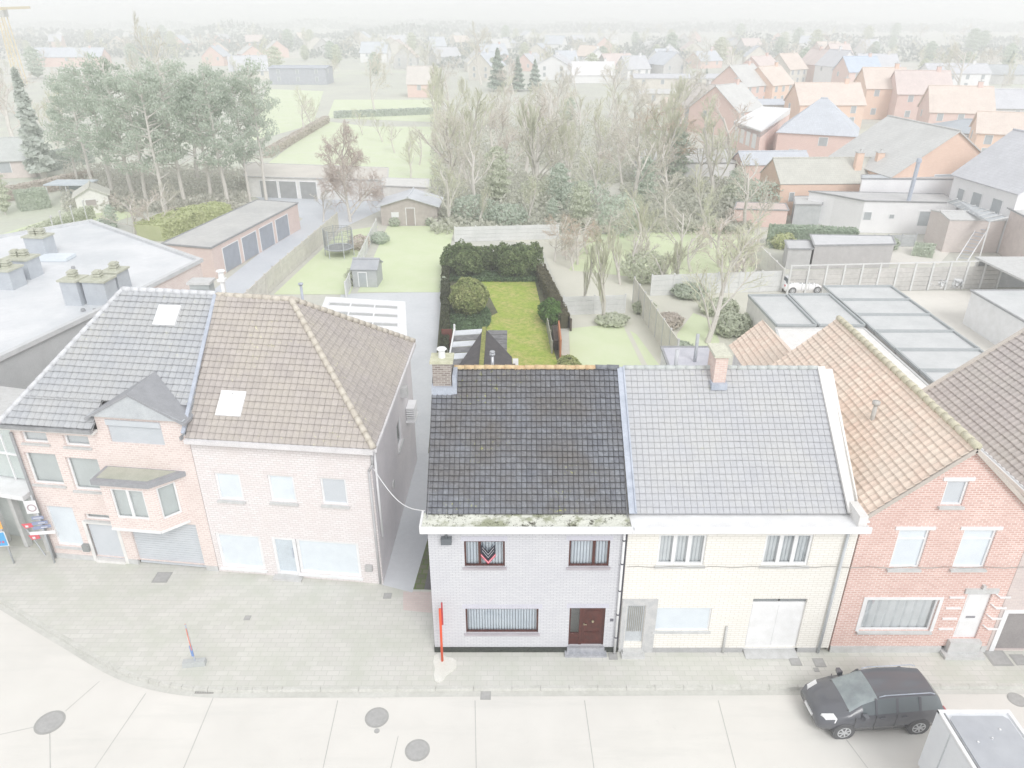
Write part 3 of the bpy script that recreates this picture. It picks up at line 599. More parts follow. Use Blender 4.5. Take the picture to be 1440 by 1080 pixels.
RM = MAT('lichen_ridge', S(218, 212, 200), S(200, 192, 180), .85, 4)
mb = MB(); ridge(mb, rA5+Vector((0, 0, .04)), rB5+Vector((0, 0, .04)), .12); ridge(mb, eB+Vector((0, 0, .06)), rB5+Vector((0, 0, .06)), .12, .36); ridge(mb, eC+Vector((0, 0, .06)), rB5+Vector((0, 0, .06)), .12, .36); mb.build('ridge_tiles', RM, H5, True)
mb = MB(); bar(mb, eA+Vector((0, -.1, -.06)), eB+Vector((0, -.1, -.06)), .16, .16); bar(mb, eB+Vector((.05, 0, -.06)), eC+Vector((.05, 0, -.06)), .12, .14); mb.build('gutter', MAT('white_gutter', S(232, 230, 232)), H5)
pipe(H5, [(B_[0]+.07, B_[1]-.1, 6.35), (B_[0]+.07, B_[1]-.1, 5.9), (B_[0]-.1, B_[1]-.08, 5.6), (B_[0]-.1, B_[1]-.08, .1)], .05, MAT('pipe_grey', S(200, 200, 202)))
pipe(H5, [w5s.pt(.35, 6.2, .07), w5s.pt(.35, 2.2, .07)], .05, WHITE)
eu5 = (eB-eA).normalized(); n5 = eu5.cross(rA5-eA).normalized(); ev5 = n5.cross(eu5)
def onplane(P0, n, u, v):
    r = Vector((0, math.cos(PITCH), -math.sin(PITCH)))+Vector((1, 0, 0))*((u-720)/FPX)+Vector((0, math.sin(PITCH), math.cos(PITCH)))*((540-v)/FPX)
    c = Vector((0, 0, CAM_H)); return c+r*((P0-c).dot(n)/r.dot(n))
q = onplane(eA, n5, 304, 585)-eA; q2 = onplane(eA, n5, 348, 552)-eA
skylight(H5, eA, eu5, ev5, q.dot(eu5), q.dot(ev5), q2.dot(eu5)-q.dot(eu5), q2.dot(ev5)-q.dot(ev5), WHITE, SHUT)
chimney(H5, -11.9, 28.9, 10.2, 11.2, .14, .14, WHITE, WHITE, 1, WHITE, name='vent_stack', flash=.35)
mb = MB(); mb.tube((-9.6, 31.9, 7.5), (-9.6, 31.9, 10.0), .06, .06, 10); mb.tube((-9.6, 31.9, 10.0), (-9.6, 31.9, 10.08), .11, .11, 10); mb.build('flue', LEAD, H5, True)
# side wall fittings along the alley
for (s, z, a, b, o) in ((6.4, 5.3, .35, .5, .3), (3.2, 2.5, .3, .3, .05)): mb = MB(); w5s.box(mb, s, s+a, z, z+b, 0, o); mb.build('wall_vent', GREYST, H5)
mb = MB()
for k in range(6): w5s.box(mb, 7.3, 8.2, 3.6+k*.12, 3.66+k*.12, .02, .42)
w5s.box(mb, 7.25, 8.25, 3.5, 3.58, 0, .45); mb.build('air_unit', WHITE, H5)
# veranda roof behind the white house
V = thing('veranda', 'white flat veranda with five rows of dark roof slots behind the white house', 'veranda', (-8.6, 38, 0))
P = [G(452, 470, 2.9), G(566, 478, 2.9), G(570, 424, 2.9), G(458, 417, 2.9)]; P = [(p.x, p.y) for p in P]
P[0] = (P[0][0]+.2, 33.6); P[1] = (-5.25, 33.6)
mb = MB(); mb.prism([(P[0][0]+.1, P[0][1]), (P[1][0]-.1, P[1][1]), (P[2][0]-.1, P[2][1]-.1), (P[3][0]+.1, P[3][1]-.1)], 0, 2.72); mb.build('wall', OFFW, V)
mb = MB(); mb.prism(P, 2.722, 2.9); mb.build('roof', WHITE, V)
def lerp(a, b, t): return a[0]+(b[0]-a[0])*t, a[1]+(b[1]-a[1])*t
mb = MB(); mg = MB()
for k in range(9):
    t0, t1 = .06+k*.103, .06+k*.103+.042
    l0, r0, l1, r1 = lerp(P[0], P[3], t0), lerp(P[1], P[2], t0), lerp(P[0], P[3], t1), lerp(P[1], P[2], t1)
    q = [lerp(l0, r0, .08), lerp(l0, r0, .9), lerp(l1, r1, .9), lerp(l1, r1, .08)]; mb.prism(q, 2.9, 2.925)
    for f in (.06, .34, .63, .91): c = lerp(l0, r0, f); e = lerp(l1, r1, f); mg.prism([(c[0]-.05, c[1]-.05), (c[0]+.05, c[1]-.05), (e[0]+.05, e[1]+.05), (e[0]-.05, e[1]+.05)], 2.9, 2.98)
    for f in (0, 1):
        a = lerp(l0, r0, .06) if f == 0 else lerp(l1, r1, .06); b = lerp(l0, r0, .92) if f == 0 else lerp(l1, r1, .92); bar(mg, (a[0], a[1], 2.94), (b[0], b[1], 2.94), .07, .09)
mb.build('roof_slot', MAT('slot_glass', S(186, 188, 188), None, .4), V); mg.build('slot_frame', WHITE, V)
# cable over the alley
a = Vector((B_[0]+.1, B_[1]-.1, 5.7)); b = Vector((-2.95, 20.3, 6.0)); mb = MB(); pts = [a.lerp(b, i/14)-Vector((0, 0, .55*math.sin(math.pi*i/14))) for i in range(15)]
mb.path(pts, .018, 5); tag(mb.build('overhead_cable', WHITE), 'white cable sagging across the alley between the white and lilac houses', 'cable')

# ================================================================ LEFT BRICK HOUSE
A6, B6, C6, D6 = (-19.8, 25.1), (-12.37, 24.2), (-11.95, 33.5), (-15.5, 33.6)
LB = BRICK('pale_salmon_brick', S(229, 215, 211), S(217, 200, 196), S(236, 228, 223), rh=.1, ms=.016, stain=S(214, 197, 191), samt=.4)
LT = TILE('pale_grey_glazed_tile', S(186, 189, 193), S(176, 179, 184), S(188, 189, 189), S(216, 216, 190), .6, joint=.76)
H6 = thing('brick_house', 'pale salmon brick house with bay window, gabled dormer and grey garage door', 'house', (-16, 24.6, 0))
w6 = W(A6, B6)
t1, t2 = w6.rect(31, 608, 66, 623), w6.rect(90, 613, 125, 628)
m1, m2_ = w6.rect(41, 638, 84, 681), w6.rect(99, 645, 143, 690)
d1 = w6.rect(72, 713, 110, 768); d2 = w6.rect(130, 738, 170, 790); d2 = (d2[0], d2[1], .12, d2[3]); tr = (d2[0]+.05, d2[1]-.05, d2[3]+.2, d2[3]+.5)
gr = w6.rect(190, 738, 282, 798); gr = (gr[0], gr[1], .04, 2.35)
sh = w6.rect(153, 592, 228, 624)
ds0, ds1 = w6.hit(136, 600)[0], w6.hit(258, 600)[0]
DT = 7.35; mb = MB()
def part(a, b, zt, zb=.25):
    op = []
    for r in [t1, t2, m1, m2_, d1, (d2[0], d2[1], .25, d2[3]), tr, (gr[0], gr[1], .25, gr[3]), sh]:
        if a < (r[0]+r[1])/2 < b and zb < (r[2]+r[3])/2 < zt: op.append(r)
    wall(mb, w6, [(a, zb), (b, zb), (b, zt), (a, zt)], op)
zsp = min(sh[2], 5.6)-.2
part(0, w6.L, zsp); part(0, ds0, 6.62, zsp); part(ds0, ds1, DT, zsp); part(ds1, w6.L, 6.62, zsp)
for a_, b_ in ((D6, A6), (B6, C6), (C6, D6)):
    w_ = W(a_, b_); wall(mb, w_, [(0, 0), (w_.L, 0), (w_.L, 6.5), (0, 6.5)])
mb.build('wall', LB, H6)
for a_, b_ in ((-.02, d2[0]-.14), (d2[1]+.14, gr[0]-.05), (gr[1]+.05, w6.L)): mb = MB(); w6.box(mb, a_, b_, 0, .25, -.1, .03); mb.build('plinth', GREYST, H6)
for r, cm in ((t1, PCURT), (t2, PCURT), (m1, ROOMP), (m2_, ROOMP), (d1, SHUT), (tr, ROOMP)): window(H6, w6, r, WHITE, PGL, cm, GREYST, fw=.07, inset=.1)
mb = MB(); w6.box(mb, d2[0], d2[1], d2[2], d2[3], -.14, -.1); d = mb.build('door', GREYSHUT, H6)
mb = MB(); w6.box(mb, d2[0]-.14, d2[0], 0, d2[3]+.14, -.12, .03); w6.box(mb, d2[1], d2[1]+.14, 0, d2[3]+.14, -.12, .03); w6.box(mb, d2[0], d2[1], d2[3], d2[3]+.14, -.12, .03); w6.box(mb, d2[0], d2[1], 0, .12, -.12, .1); mb.build('door_frame', OFFW, H6)
mb = MB(); z = gr[2]
while z < gr[3]-.1: w6.box(mb, gr[0], gr[1], z, z+.11, -.14, -.1); z += .12
mb.build('garage_door', GREYSHUT, H6)
mb = MB(); z = sh[2]
while z < sh[3]-.25: w6.box(mb, sh[0], sh[1], z, z+.05, -.12, -.06); z += .055
w6.box(mb, sh[0], sh[1], sh[3]-.24, sh[3], -.12, .05); mb.build('roller_shutter', GREYSHUT, H6)
mb = MB(); mb.poly([w6.pt(ds0-.15, DT, .22), w6.pt(ds1+.15, DT, .22), w6.pt((ds0+ds1)/2, DT+1.05, .22)]); 
mb.poly([w6.pt(ds0-.15, DT, .22), w6.pt(ds0-.15, DT, 0), w6.pt(ds1+.15, DT, 0), w6.pt(ds1+.15, DT, .22)]); mb.build('pediment', PALEGREY, H6)
DK = MAT('dark_slate_roof', S(166, 168, 173), S(156, 158, 163), .6, 3)
f0, f1, fm_ = w6.pt(ds0-.22, DT-.08, .26), w6.pt(ds1+.22, DT-.08, .26), w6.pt((ds0+ds1)/2, DT+1.08, .26)
bk = w6.pt((ds0+ds1)/2, DT+1.08, -2.5); k0 = w6.pt(ds0-.22, DT-.08, -.8); k1 = w6.pt(ds1+.22, DT-.08, -.8)
mb = MB()
for P_ in ([f0, fm_, bk, k0], [fm_, f1, k1, bk]):
    mb.poly(P_); mb.poly([p-Vector((0, 0, .1)) for p in P_][::-1])
    for i in range(4): a_, b_ = P_[i], P_[(i+1) % 4]; mb.poly([a_-Vector((0, 0, .1)), b_-Vector((0, 0, .1)), b_, a_])
mb.build('dormer_roof', DK, H6)
mb = MB(); w6.box(mb, ds0, ds0+.1, 6.5, DT-.05, -1.2, -.01); w6.box(mb, ds1-.1, ds1, 6.5, DT-.05, -1.2, -.01); mb.build('dormer_cheek', LEAD, H6)
# bay window
bs0, bs1 = w6.hit(152, 660)[0]+.15, w6.hit(232, 700)[0]+.1; bz0, bz1 = 2.55, 4.75; bo = .85
bf = W(w6.pt(bs0, 0, bo).xy, w6.pt(bs1, 0, bo).xy); bsd = W(w6.pt(bs1, 0, bo).xy, w6.pt(bs1+.75, 0, 0).xy); bl = W(w6.pt(bs0, 0, 0).xy, w6.pt(bs0, 0, bo).xy)
bw_ = (.35, bf.L-.35, bz0+.55, bz1-.25); bw2 = (.2, bsd.L-.2, bz0+.5, bz1-.2)
mb = MB()
for w_, op in ((bf, [bw_]), (bsd, [bw2]), (bl, [])): wall(mb, w_, [(0, bz0), (w_.L, bz0), (w_.L, bz1), (0, bz1)], op, .1)
fp = [w6.pt(bs0, 0, 0), w6.pt(bs0, 0, bo), w6.pt(bs1, 0, bo), w6.pt(bs1+.75, 0, 0)]
mb.poly([(p.x, p.y, bz0) for p in fp]); by = mb.build('bay', LB, H6)
window(by, bf, bw_, WHITE, PGL, ROOMP, None, mull=(.5,), fw=.07, name='bay_window'); window(by, bsd, bw2, WHITE, PGL, ROOMP, None, fw=.07, name='bay_window')
fp2 = [w6.pt(bs0-.2, 0, 0), w6.pt(bs0-.2, 0, bo+.18), w6.pt(bs1+.05, 0, bo+.18), w6.pt(bs1+1.05, 0, 0)]
mb = MB(); mb.prism([p.xy for p in fp2], bz1, bz1+.22); mb.build('bay_roof', DK, by)
mb = MB(); mb.prism([w6.pt(a_, 0, o).xy for a_, o in ((bs0-.05, .06), (bs0-.05, bo-.0), (bs1-.05, bo), (bs1+.7, .06))], bz1+.22, bz1+.235); mb.build('bay_roof_moss', MAT('moss_grey', S(192, 194, 182), S(178, 182, 168)), by)
mb = MB(); bar(mb, bf.pt(0, bz0, .03), bf.pt(bf.L, bz0, .03), .06, .08); bar(mb, bsd.pt(0, bz0, .03), bsd.pt(bsd.L, bz0, .03), .06, .08); mb.build('bay_trim', WHITE, by)
ZE6, ZR6 = 6.8, 10.65
eA6, eB6 = Vector((A6[0]-.1, A6[1]-.3, ZE6)), Vector((B6[0]-.02, B6[1]-.3, ZE6)); r1, r0 = Vector((-12.22, 28.8, ZR6)), Vector((-16.3, 29.35, ZR6))
d_a, d_b = ds0-.02, ds1+.02
nn6 = (eB6-eA6).normalized().cross(r1-eA6).normalized()
def onroof(s, up):
    e_ = eA6.lerp(eB6, (s+.1)/(w6.L+.1)); q_ = r0.lerp(r1, max(0, (s-3.2))/(w6.L-3.2)) if up >= 1 else None
    return e_ if up == 0 else q_
evv = nn6.cross((eB6-eA6).normalized()); kk = (DT+.2-ZE6)/evv.z
def sl(s, t): return eA6+(eB6-eA6).normalized()*(s+.1)+evv*t
sr0 = (r0-eA6).dot((eB6-eA6).normalized())-.1; tr0 = (r0-eA6).dot(evv)
roof('roof', LT, H6, [sl(-.1, 0), sl(d_a, 0), sl(d_a, kk), sl(-.1+(sr0+.1)*kk/tr0, kk)], .27, .28, PAN, .045)
roof('roof', LT, H6, [sl(d_b, 0), sl(w6.L, 0), sl(w6.L, kk), sl(d_b, kk)], .27, .28, PAN, .045)
roof('roof', LT, H6, [sl(-.1+(sr0+.1)*kk/tr0, kk), sl(w6.L, kk), r1, r0], .27, .28, PAN, .045)
plainroof('rear_roof', LT, H6, [Vector((C6[0], C6[1], 6.5)), Vector((D6[0], D6[1], 6.5)), r0, r1], .06)
mb = MB(); mb.poly([(A6[0], A6[1], 6.5), (r0.x, r0.y, r0.z-.05), (D6[0], D6[1], 6.5)]); mb.build('gable', LB, H6)
mb = MB(); ridge(mb, r0+Vector((0, 0, .04)), r1+Vector((0, 0, .04)), .12); ridge(mb, eA6+Vector((0, 0, .06)), r0+Vector((0, 0, .06)), .1, .4, .0); mb.build('ridge_tiles', MAT('white_ridge', S(226, 228, 232), S(214, 216, 220)), H6, True)
mb = MB(); g0 = w6.pt(-.1, 6.72, .33); g1_ = w6.pt(ds0, 6.72, .33); bar(mb, g0, g1_, .16, .15); mb.build('gutter', DARKGUT, H6); mb = MB(); g0 = w6.pt(ds1, 6.72, .33); g1_ = w6.pt(w6.L-.02, 6.72, .33); bar(mb, g0, g1_, .16, .15); mb.build('gutter', DARKGUT, H6)
mb = MB(); g0 = w6.pt(-.1, 6.6, .16); g1_ = w6.pt(ds0, 6.6, .16); bar(mb, g0, g1_, .3, .1); mb.build('soffit', OFFW, H6)
pipe(H6, [w6.pt(.1, 6.3, .1), w6.pt(.1, .05, .1)], .06, DARKGUT)
eu6 = (eB6-eA6).normalized(); n6 = eu6.cross(r1-eA6).normalized(); ev6 = n6.cross(eu6)
q = onplane(eA6, n6, 216, 458)-eA6; q2 = onplane(eA6, n6, 242, 431)-eA6
skylight(H6, eA6, eu6, ev6, q.dot(eu6), q.dot(ev6), .95, q2.dot(ev6)-q.dot(ev6), WHITE, SHUT)
chimney(H6, -12.95, 29.3, 9.9, 11.0, .8, .55, MAT('grey_clad', S(192, 196, 196), S(180, 186, 186)), GREYST, 0, None)
mb = MB(); bar(mb, eB6+Vector((.0, 0, .1)), r1+Vector((.0, 0, .1)), .14, .06, n6); mb.build('lead_strip', LEAD, H6)
s_, z_ = w6.hit(123, 768); mb = MB(); w6.box(mb, s_-.14, s_+.14, z_-.18, z_+.15, .0, .16); tag(mb.build('letter_box', MAT('dark_letterbox', S(158, 162, 162)), None, bevel=.015), 'dark grey letter box beside the salmon brick house door', 'letter box')

# ================================================================ FLAT-ROOFED CORNER BUILDING
FB = thing('flat_roofed_building', 'large corner building with pale bitumen flat roof and grey clad chimneys', 'building', (-30, 40, 0))
FP = [(-24.2, 26.4), (-21.2, 38), (-19.7, 45.0), (-31.6, 54.8), (-36.2, 50.0), (-46, 41), (-41, 27.5)]
RBIT = MAT('pale_bitumen', S(222, 224, 227), S(204, 208, 212), .5, .22, lo=.38, hi=.62, fine=3, finea=.05)
mb = MB(); mb.prism(FP, 0, 7.0); mb.build('wall', MAT('grey_render', S(198, 201, 203), S(188, 191, 193), .8, .8), FB)
mb = MB(); w_ = W(FP[1], FP[2]); w_.box(mb, .3, w_.L-.05, 0, 6.98, .0, .03); mb.build('brick_facing', LB, FB)
mb = MB(); mb.poly([(p[0], p[1], 7.03) for p in FP]); mb.build('roof', RBIT, FB)
mb = MB()
for i in range(len(FP)):
    a_, b_ = Vector(FP[i]+(7.1,)), Vector(FP[(i+1) % len(FP)]+(7.1,)); d_ = (b_-a_).normalized()*.14; bar(mb, a_-d_, b_+d_, .3, .22+i*.004)
mb.build('parapet', MAT('parapet_zinc', S(214, 216, 218), S(202, 205, 207)), FB)
CLAD = MAT('blue_grey_cladding', S(198, 204, 210), S(188, 194, 201), .6, 2)
CAPC = MAT('lichen_concrete', S(206, 208, 194), S(188, 190, 174), .9, 5)
for (u, v, sx, sy, h) in ((55, 362, 1.35, 1.0, 1.25), (30, 393, 1.5, 1.1, 1.15), (6, 408, 1.4, 1.1, 1.1), (105, 431, .95, .95, 1.35), (140, 430, 1.25, 1.0, 1.3), (163, 418, .9, 1.1, 1.35)):
    p = G(u, v, 7.0); c_ = chimney(FB, p.x, p.y+.5, 7.0, 7.0+h, sx, sy, CLAD, CAPC, 0, rot=-.12)
    mb = MB()
    for k in range(2 if sx > 1 and u not in (140,) else 1):
        x = p.x+(k-.5)*.5 if sx > 1 and u not in (140,) else p.x+.05
        for q in range(3): mb.box(x-.2, x+.2, p.y+.28, p.y+.72, 7.1+h+q*.14, 7.19+h+q*.14); mb.box(x-.14, x+.14, p.y+.34, p.y+.66, 7.19+h+q*.14, 7.245+h+q*.14)
    mb.build('louvred_pot', CAPC, c_)
mb = MB()
for u, v in ((103, 377), (117, 437), (134, 437)): p = G(u, v, 7.05); mb.tube(p, p+Vector((0, 0, .12)), .12, .1, 10)
mb.build('roof_outlet', DARKGUT, FB)
mb = MB(); p = G(52, 364, 7.05); mb.box(p.x+.3, p.x+2.2, p.y-.6, p.y+.6, 7.05, 7.25); mb.build('roof_dome', SHUT, FB)
# glazed entrance towards the street at the far left
EN = thing('glazed_entrance', 'glass-fronted entrance with white canopy at the far left street corner', 'building', (-24, 26.3, 0))
we_ = W((-27.5, 27.2), (-19.95, 25.35)); mb = MB()
we_.box(mb, 0, we_.L, 0, 6.0, -3, -.6); mb.build('wall', MAT('grey_green_wall', S(200, 206, 204), S(190, 196, 194)), EN)
mb = MB(); we_.box(mb, -.2, we_.L, 3.1, 3.32, -.6, .5); mb.build('canopy', WHITE, EN)
mb = MB(); we_.box(mb, 0, we_.L, 6.0, 6.2, -3.1, -.4); mb.build('roof', GREYST, EN)
for k in range(6):
    mb = MB(); s = we_.L-.35-k*1.15; we_.box(mb, s-.1, s+.1, 0, 3.1, -.3, -.05); mb.build('column', GREYST, EN)
mb = MB(); we_.box(mb, .2, we_.L-.05, 3.4, 5.9, -.6, -.5); mb.build('glazing', MAT('tinted_glazing', S(196, 206, 204), S(206, 214, 212), .2, 1), EN)
mb = MB()
for k in range(7): s = we_.L-.1-k*1.15; we_.box(mb, s-.03, s+.03, 3.33, 5.95, -.5, -.44)
we_.box(mb, 0, we_.L, 4.6, 4.68, -.5, -.43); mb.build('glazing_bar', WHITE, EN)
# ================================================================ GROUND, ROAD, PAVEMENT
def sheet(name, pts, z, mat, kind='structure'):
    mb = MB(); mb.poly([(p[0], p[1], z) for p in pts]); o = mb.build(name, mat)
    if kind: o['kind'] = kind
    return o
def gp(*uv): return [tuple(G(u, v).xy) for u, v in uv]
KC = [(-70, 49), (-60, 44), (-30, 27.6), (-20.4, 22.3), (-16.5, 20.15), (-13.6, 18.65), (-11.1, 18.05), (-8, 18.0), (0, 18.05), (18, 18.15), (70, 18.4), (90, 18.5)]
KERB = []
for i in range(1, len(KC)-2):       # smooth curve through the kerb points
    n_ = 6 if 2 <= i <= 7 else 1
    for k in range(n_):
        t_ = k/n_; p0_, p1_, p2_, p3_ = [Vector(KC[i+q]) for q in (-1, 0, 1, 2)]
        if n_ == 1: c_ = p1_
        else:
            L_ = (p2_-p1_).length; m1_ = (p2_-p0_).normalized()*L_; m2__ = (p3_-p1_).normalized()*L_
            c_ = p1_*(2*t_**3-3*t_**2+1)+m1_*(t_**3-2*t_**2+t_)+p2_*(-2*t_**3+3*t_**2)+m2__*(t_**3-t_**2)
        KERB.append((c_.x, c_.y+.22))
KERB.append((70, 18.6))
m, t, b = _mat('field_ground'); co = N(t, 'ShaderNodeTexCoord').outputs['Object']
vo = N(t, 'ShaderNodeTexVoronoi'); vo.inputs['Scale'].default_value = .012; t.links.new(co, vo.inputs['Vector'])
sep = N(t, 'ShaderNodeSeparateColor'); t.links.new(vo.outputs['Color'], sep.inputs[0])
col = mixc(t, ramp(t, sep.outputs[0], .3, .8), S(204, 207, 196), S(214, 212, 204)); col = mixc(t, math_(t, 'MULTIPLY', ramp(t, sep.outputs[1], .6, .7), .6), col, S(208, 214, 196))
col = mixc(t, ramp(t, noise_(t, co, .08, 6, .7), .4, .65), col, S(196, 197, 191)); col = mixc(t, ramp(t, noise_(t, co, 1.5, 4, .7), .3, .8), mixc(t, 1.0, col, (.88, .88, .86, 1), 'MULTIPLY'), col)
t.links.new(col, b.inputs['Base Color']); b.inputs['Roughness'].default_value = .95
sheet('ground', [(-6000, 200), (-200, 120), (-62, 46.9), (-41, 28.4), (-20.4, 24.6), (-2.9, 22), (-2.9, 19.85), (70, 19.85), (6000, 19.9), (6000, 9000), (-6000, 9000)], -.012, m)
sheet('ground_near', [(-400, -400), (400, -400), (400, 3), (-400, 3)], -.13, m)
ROAD, tR, bR = _mat('pale_concrete_road'); co = N(tR, 'ShaderNodeTexCoord').outputs['Object']
mpR = N(tR, 'ShaderNodeMapping'); mpR.inputs['Scale'].default_value = (.16, 1.1, 1); tR.links.new(co, mpR.inputs[0])
col = mixc(tR, ramp(tR, noise_(tR, co, .3, 5, .6), .35, .7), S(227, 225, 220), S(217, 215, 210)); col = mixc(tR, math_(tR, 'MULTIPLY', ramp(tR, noise_(tR, mpR.outputs[0], 1.0, 5, .7), .5, .75), .5), col, S(204, 204, 199)); col = mixc(tR, math_(tR, 'MULTIPLY', ramp(tR, noise_(tR, co, 1.6, 6, .75), .62, .72), .35), col, S(192, 191, 186)); col = mixc(tR, math_(tR, 'MULTIPLY', ramp(tR, noise_(tR, co, 40, 2, .8), .3, .7), .12), col, S(186, 186, 182))
tR.links.new(col, bR.inputs['Base Color']); bR.inputs['Roughness'].default_value = .85
sheet('road', [(-400, 3), (400, 3), (400, 19.95), (-3, 20), (-18, 24), (-62, 47), (-400, 230)], -.12, ROAD)
jm = MAT('joint_dark', S(196, 196, 192))
mb = MB()
for (a, b_) in (((310, 957), (250, 1100)), ((475, 985), (450, 1100)), ((668, 985), (670, 1100)), ((822, 985), (838, 1100)), ((1010, 985), (1040, 1100)), ((1190, 1040), (1235, 1100)), ((140, 958), (92, 1000)), ((205, 975), (120, 1100)), ((70, 1030), (71, 1100)), ((0, 1033), (50, 1022)), ((560, 1035), (545, 1100))):
    A_, Bq = G(*a, -.12), G(*b_, -.12); d_ = (Bq-A_).normalized(); s_ = Vector((-d_.y, d_.x, 0))*.012
    pts = [A_-s_, Bq-s_, Bq+s_, A_+s_]; mb.poly([(p.x, p.y, -.116) for p in pts])
A_ = MB(); tag(mb.build('road_joints', jm), kind='structure')
PAV = BRICK('pale_mossy_pavers', S(214, 213, 208), S(206, 205, 200), S(194, 195, 188), bw=.44, rh=.22, ms=.012, stain=S(194, 198, 186), samt=.9, bump=.25)
FACADES = [(70, 19.9), (-2.9, 19.9), (-2.9, 23.6), (-5.3, 23.6), (-12.4, 24.4), (-20.4, 25.6), (-41, 28.5), (-62, 47)]
mb = MB(); pts = [(p[0], p[1]) for p in KERB]+FACADES; mb.poly([(p[0], p[1], 0) for p in pts]); tag(mb.build('pavement', PAV), kind='structure')
KM = MAT('kerb_concrete', S(214, 214, 209), S(200, 201, 194), .85, 2, fine=14, finea=.1)
mb = MB(); mg = MB()
for i in range(len(KERB)-1):
    a = Vector(KERB[i]+(0,)); b_ = Vector(KERB[i+1]+(0,)); d_ = (b_-a).normalized(); L = (b_-a).length; n_ = max(1, int(L/1.0)); s_ = Vector((d_.y, -d_.x, 0))
    for k in range(n_):
        p = a.lerp(b_, k/n_); q = a.lerp(b_, (k+1)/n_)-d_*.012
        mb.box8([p+s_*.15+Vector((0, 0, -.13)), q+s_*.15+Vector((0, 0, -.13)), q+Vector((0, 0, -.13)), p+Vector((0, 0, -.13)), p+s_*.13+Vector((0, 0, .006)), q+s_*.13+Vector((0, 0, .006)), q+Vector((0, 0, .006)), p+Vector((0, 0, .006))])
    P = [a+s_*.36, b_+s_*.36, b_+s_*.15, a+s_*.15]; mg.poly([(p.x, p.y, -.113) for p in P])
tag(mb.build('kerb', KM), kind='structure'); tag(mg.build('gutter_strip', MAT('gutter_concrete', S(212, 212, 207), S(200, 200, 194), .9, .8, fine=6, finea=.1)), kind='structure')
ALLEY = MAT('grey_concrete_yard', S(214, 217, 221), S(204, 208, 212), .8, .3, fine=4, finea=.05)
sheet('alley_path', [(-5.35, 23.35), (-4.05, 22.9), (-3.2, 29), (-3.0, 33.5), (-5.1, 33.5)], .006, ALLEY)
sheet('yard_path', gp((480, 413), (620, 410))+[(-4.3, 44), (-3.0, 33.5), (-5.0, 33.0), (-12, 33.6)][0:], -.006, ALLEY)
COB = BRICK('green_edged_cobbles', S(126, 128, 106), S(108, 108, 90), S(98, 118, 58), bw=.36, rh=.3, ms=.03, stain=S(92, 104, 66), samt=.8)
sheet('cobbled_strip', [tuple(G(581, 829).xy), tuple(G(596, 829).xy), (-3.25, 29), (-3.55, 29)], .012, COB)
sheet('tarmac_strip', [tuple(G(596, 829).xy), (X0+.02, 23.02), (X0+.02, 29), (-3.25, 29)], .011, MAT('dark_tarmac', S(128, 126, 128), S(110, 108, 110), .9, 2, fine=20, finea=.25))
sheet('terracotta_paving', gp((567, 858), (607, 862), (607, 832), (567, 832)), .005, BRICK('pale_red_pavers', S(218, 204, 200), S(212, 196, 192), S(204, 196, 190), bw=.22, rh=.11))
# manholes and small covers
MANM = MAT('cast_iron_pale', S(188, 188, 187), S(176, 176, 175), .7, 6, fine=60, finea=.2)
def manhole(u, v, r, label, z=-.12, sq=False):
    p = G(u, v, z); t_ = thing('manhole_cover', label, 'manhole', (p.x, p.y, z)); mb = MB(); m2 = MB()
    if sq:
        mb.box(p.x-r, p.x+r, p.y-r, p.y+r, z, z+.012); m2.box(p.x-r*.8, p.x+r*.8, p.y-r*.8, p.y+r*.8, z+.012, z+.016)
    else:
        mb.tube((p.x, p.y, z), (p.x, p.y, z+.01), r, r, 28)
        m2.tube((p.x, p.y, z+.01), (p.x, p.y, z+.014), r*.84, r*.84, 28)
    mb.build('frame', MAT('manhole_ring', S(178, 178, 176)), t_); m2.build('lid', MANM, t_)
manhole(70, 1016, .47, 'round manhole cover at the far left of the road'); manhole(530, 1009, .40, 'round manhole cover in the road, nearest the kerb'); manhole(587, 1055, .40, 'round manhole cover at the bottom edge of the road')
manhole(530, 1028, .09, 'tiny round cover just below the kerbside manhole'); manhole(1430, 984, .3, 'round manhole cover right of the parked black car')
manhole(348, 869, .12, 'small dark square cover in the middle of the wide pavement', 0, True); manhole(545, 838, .16, 'small pinkish square cover by the alley mouth', 0, True)
manhole(1118, 930, .2, 'left square cover in the pavement before the cream garage', 0, True); manhole(1152, 932, .2, 'right square cover in the pavement below the grey downpipe', 0, True); manhole(1148, 942, .09, 'tiny square cover under the pair in the pavement', 0, True)
manhole(862, 923, .16, 'square cover at the foot of the white downpipe', 0, True); manhole(683, 978, .18, 'small drain lid against the kerb below the lilac house', -.12, True)
manhole(1403, 925, .38, 'large reddish cover in the pavement before the red house', 0, True); manhole(1434, 928, .25, 'cover at the right edge of the pavement', 0, True); manhole(228, 812, .32, 'dark patch of square cover before the grey garage door', 0, True)
p = G(286, 975, -.12); t_ = thing('street_drain', 'dark street drain grating set in the kerb gutter', 'drain', tuple(p)); mb = MB(); mb.box(p.x-.3, p.x+.35, p.y-.02, p.y+.24, -.12, -.1); mb.build('grate', MAT('drain_dark', S(160, 158, 154)), t_)
mb = MB()
for k in range(7): mb.box(p.x-.25+k*.085, p.x-.21+k*.085, p.y, p.y+.2, -.1, -.09)
mb.build('bar', MANM, t_)
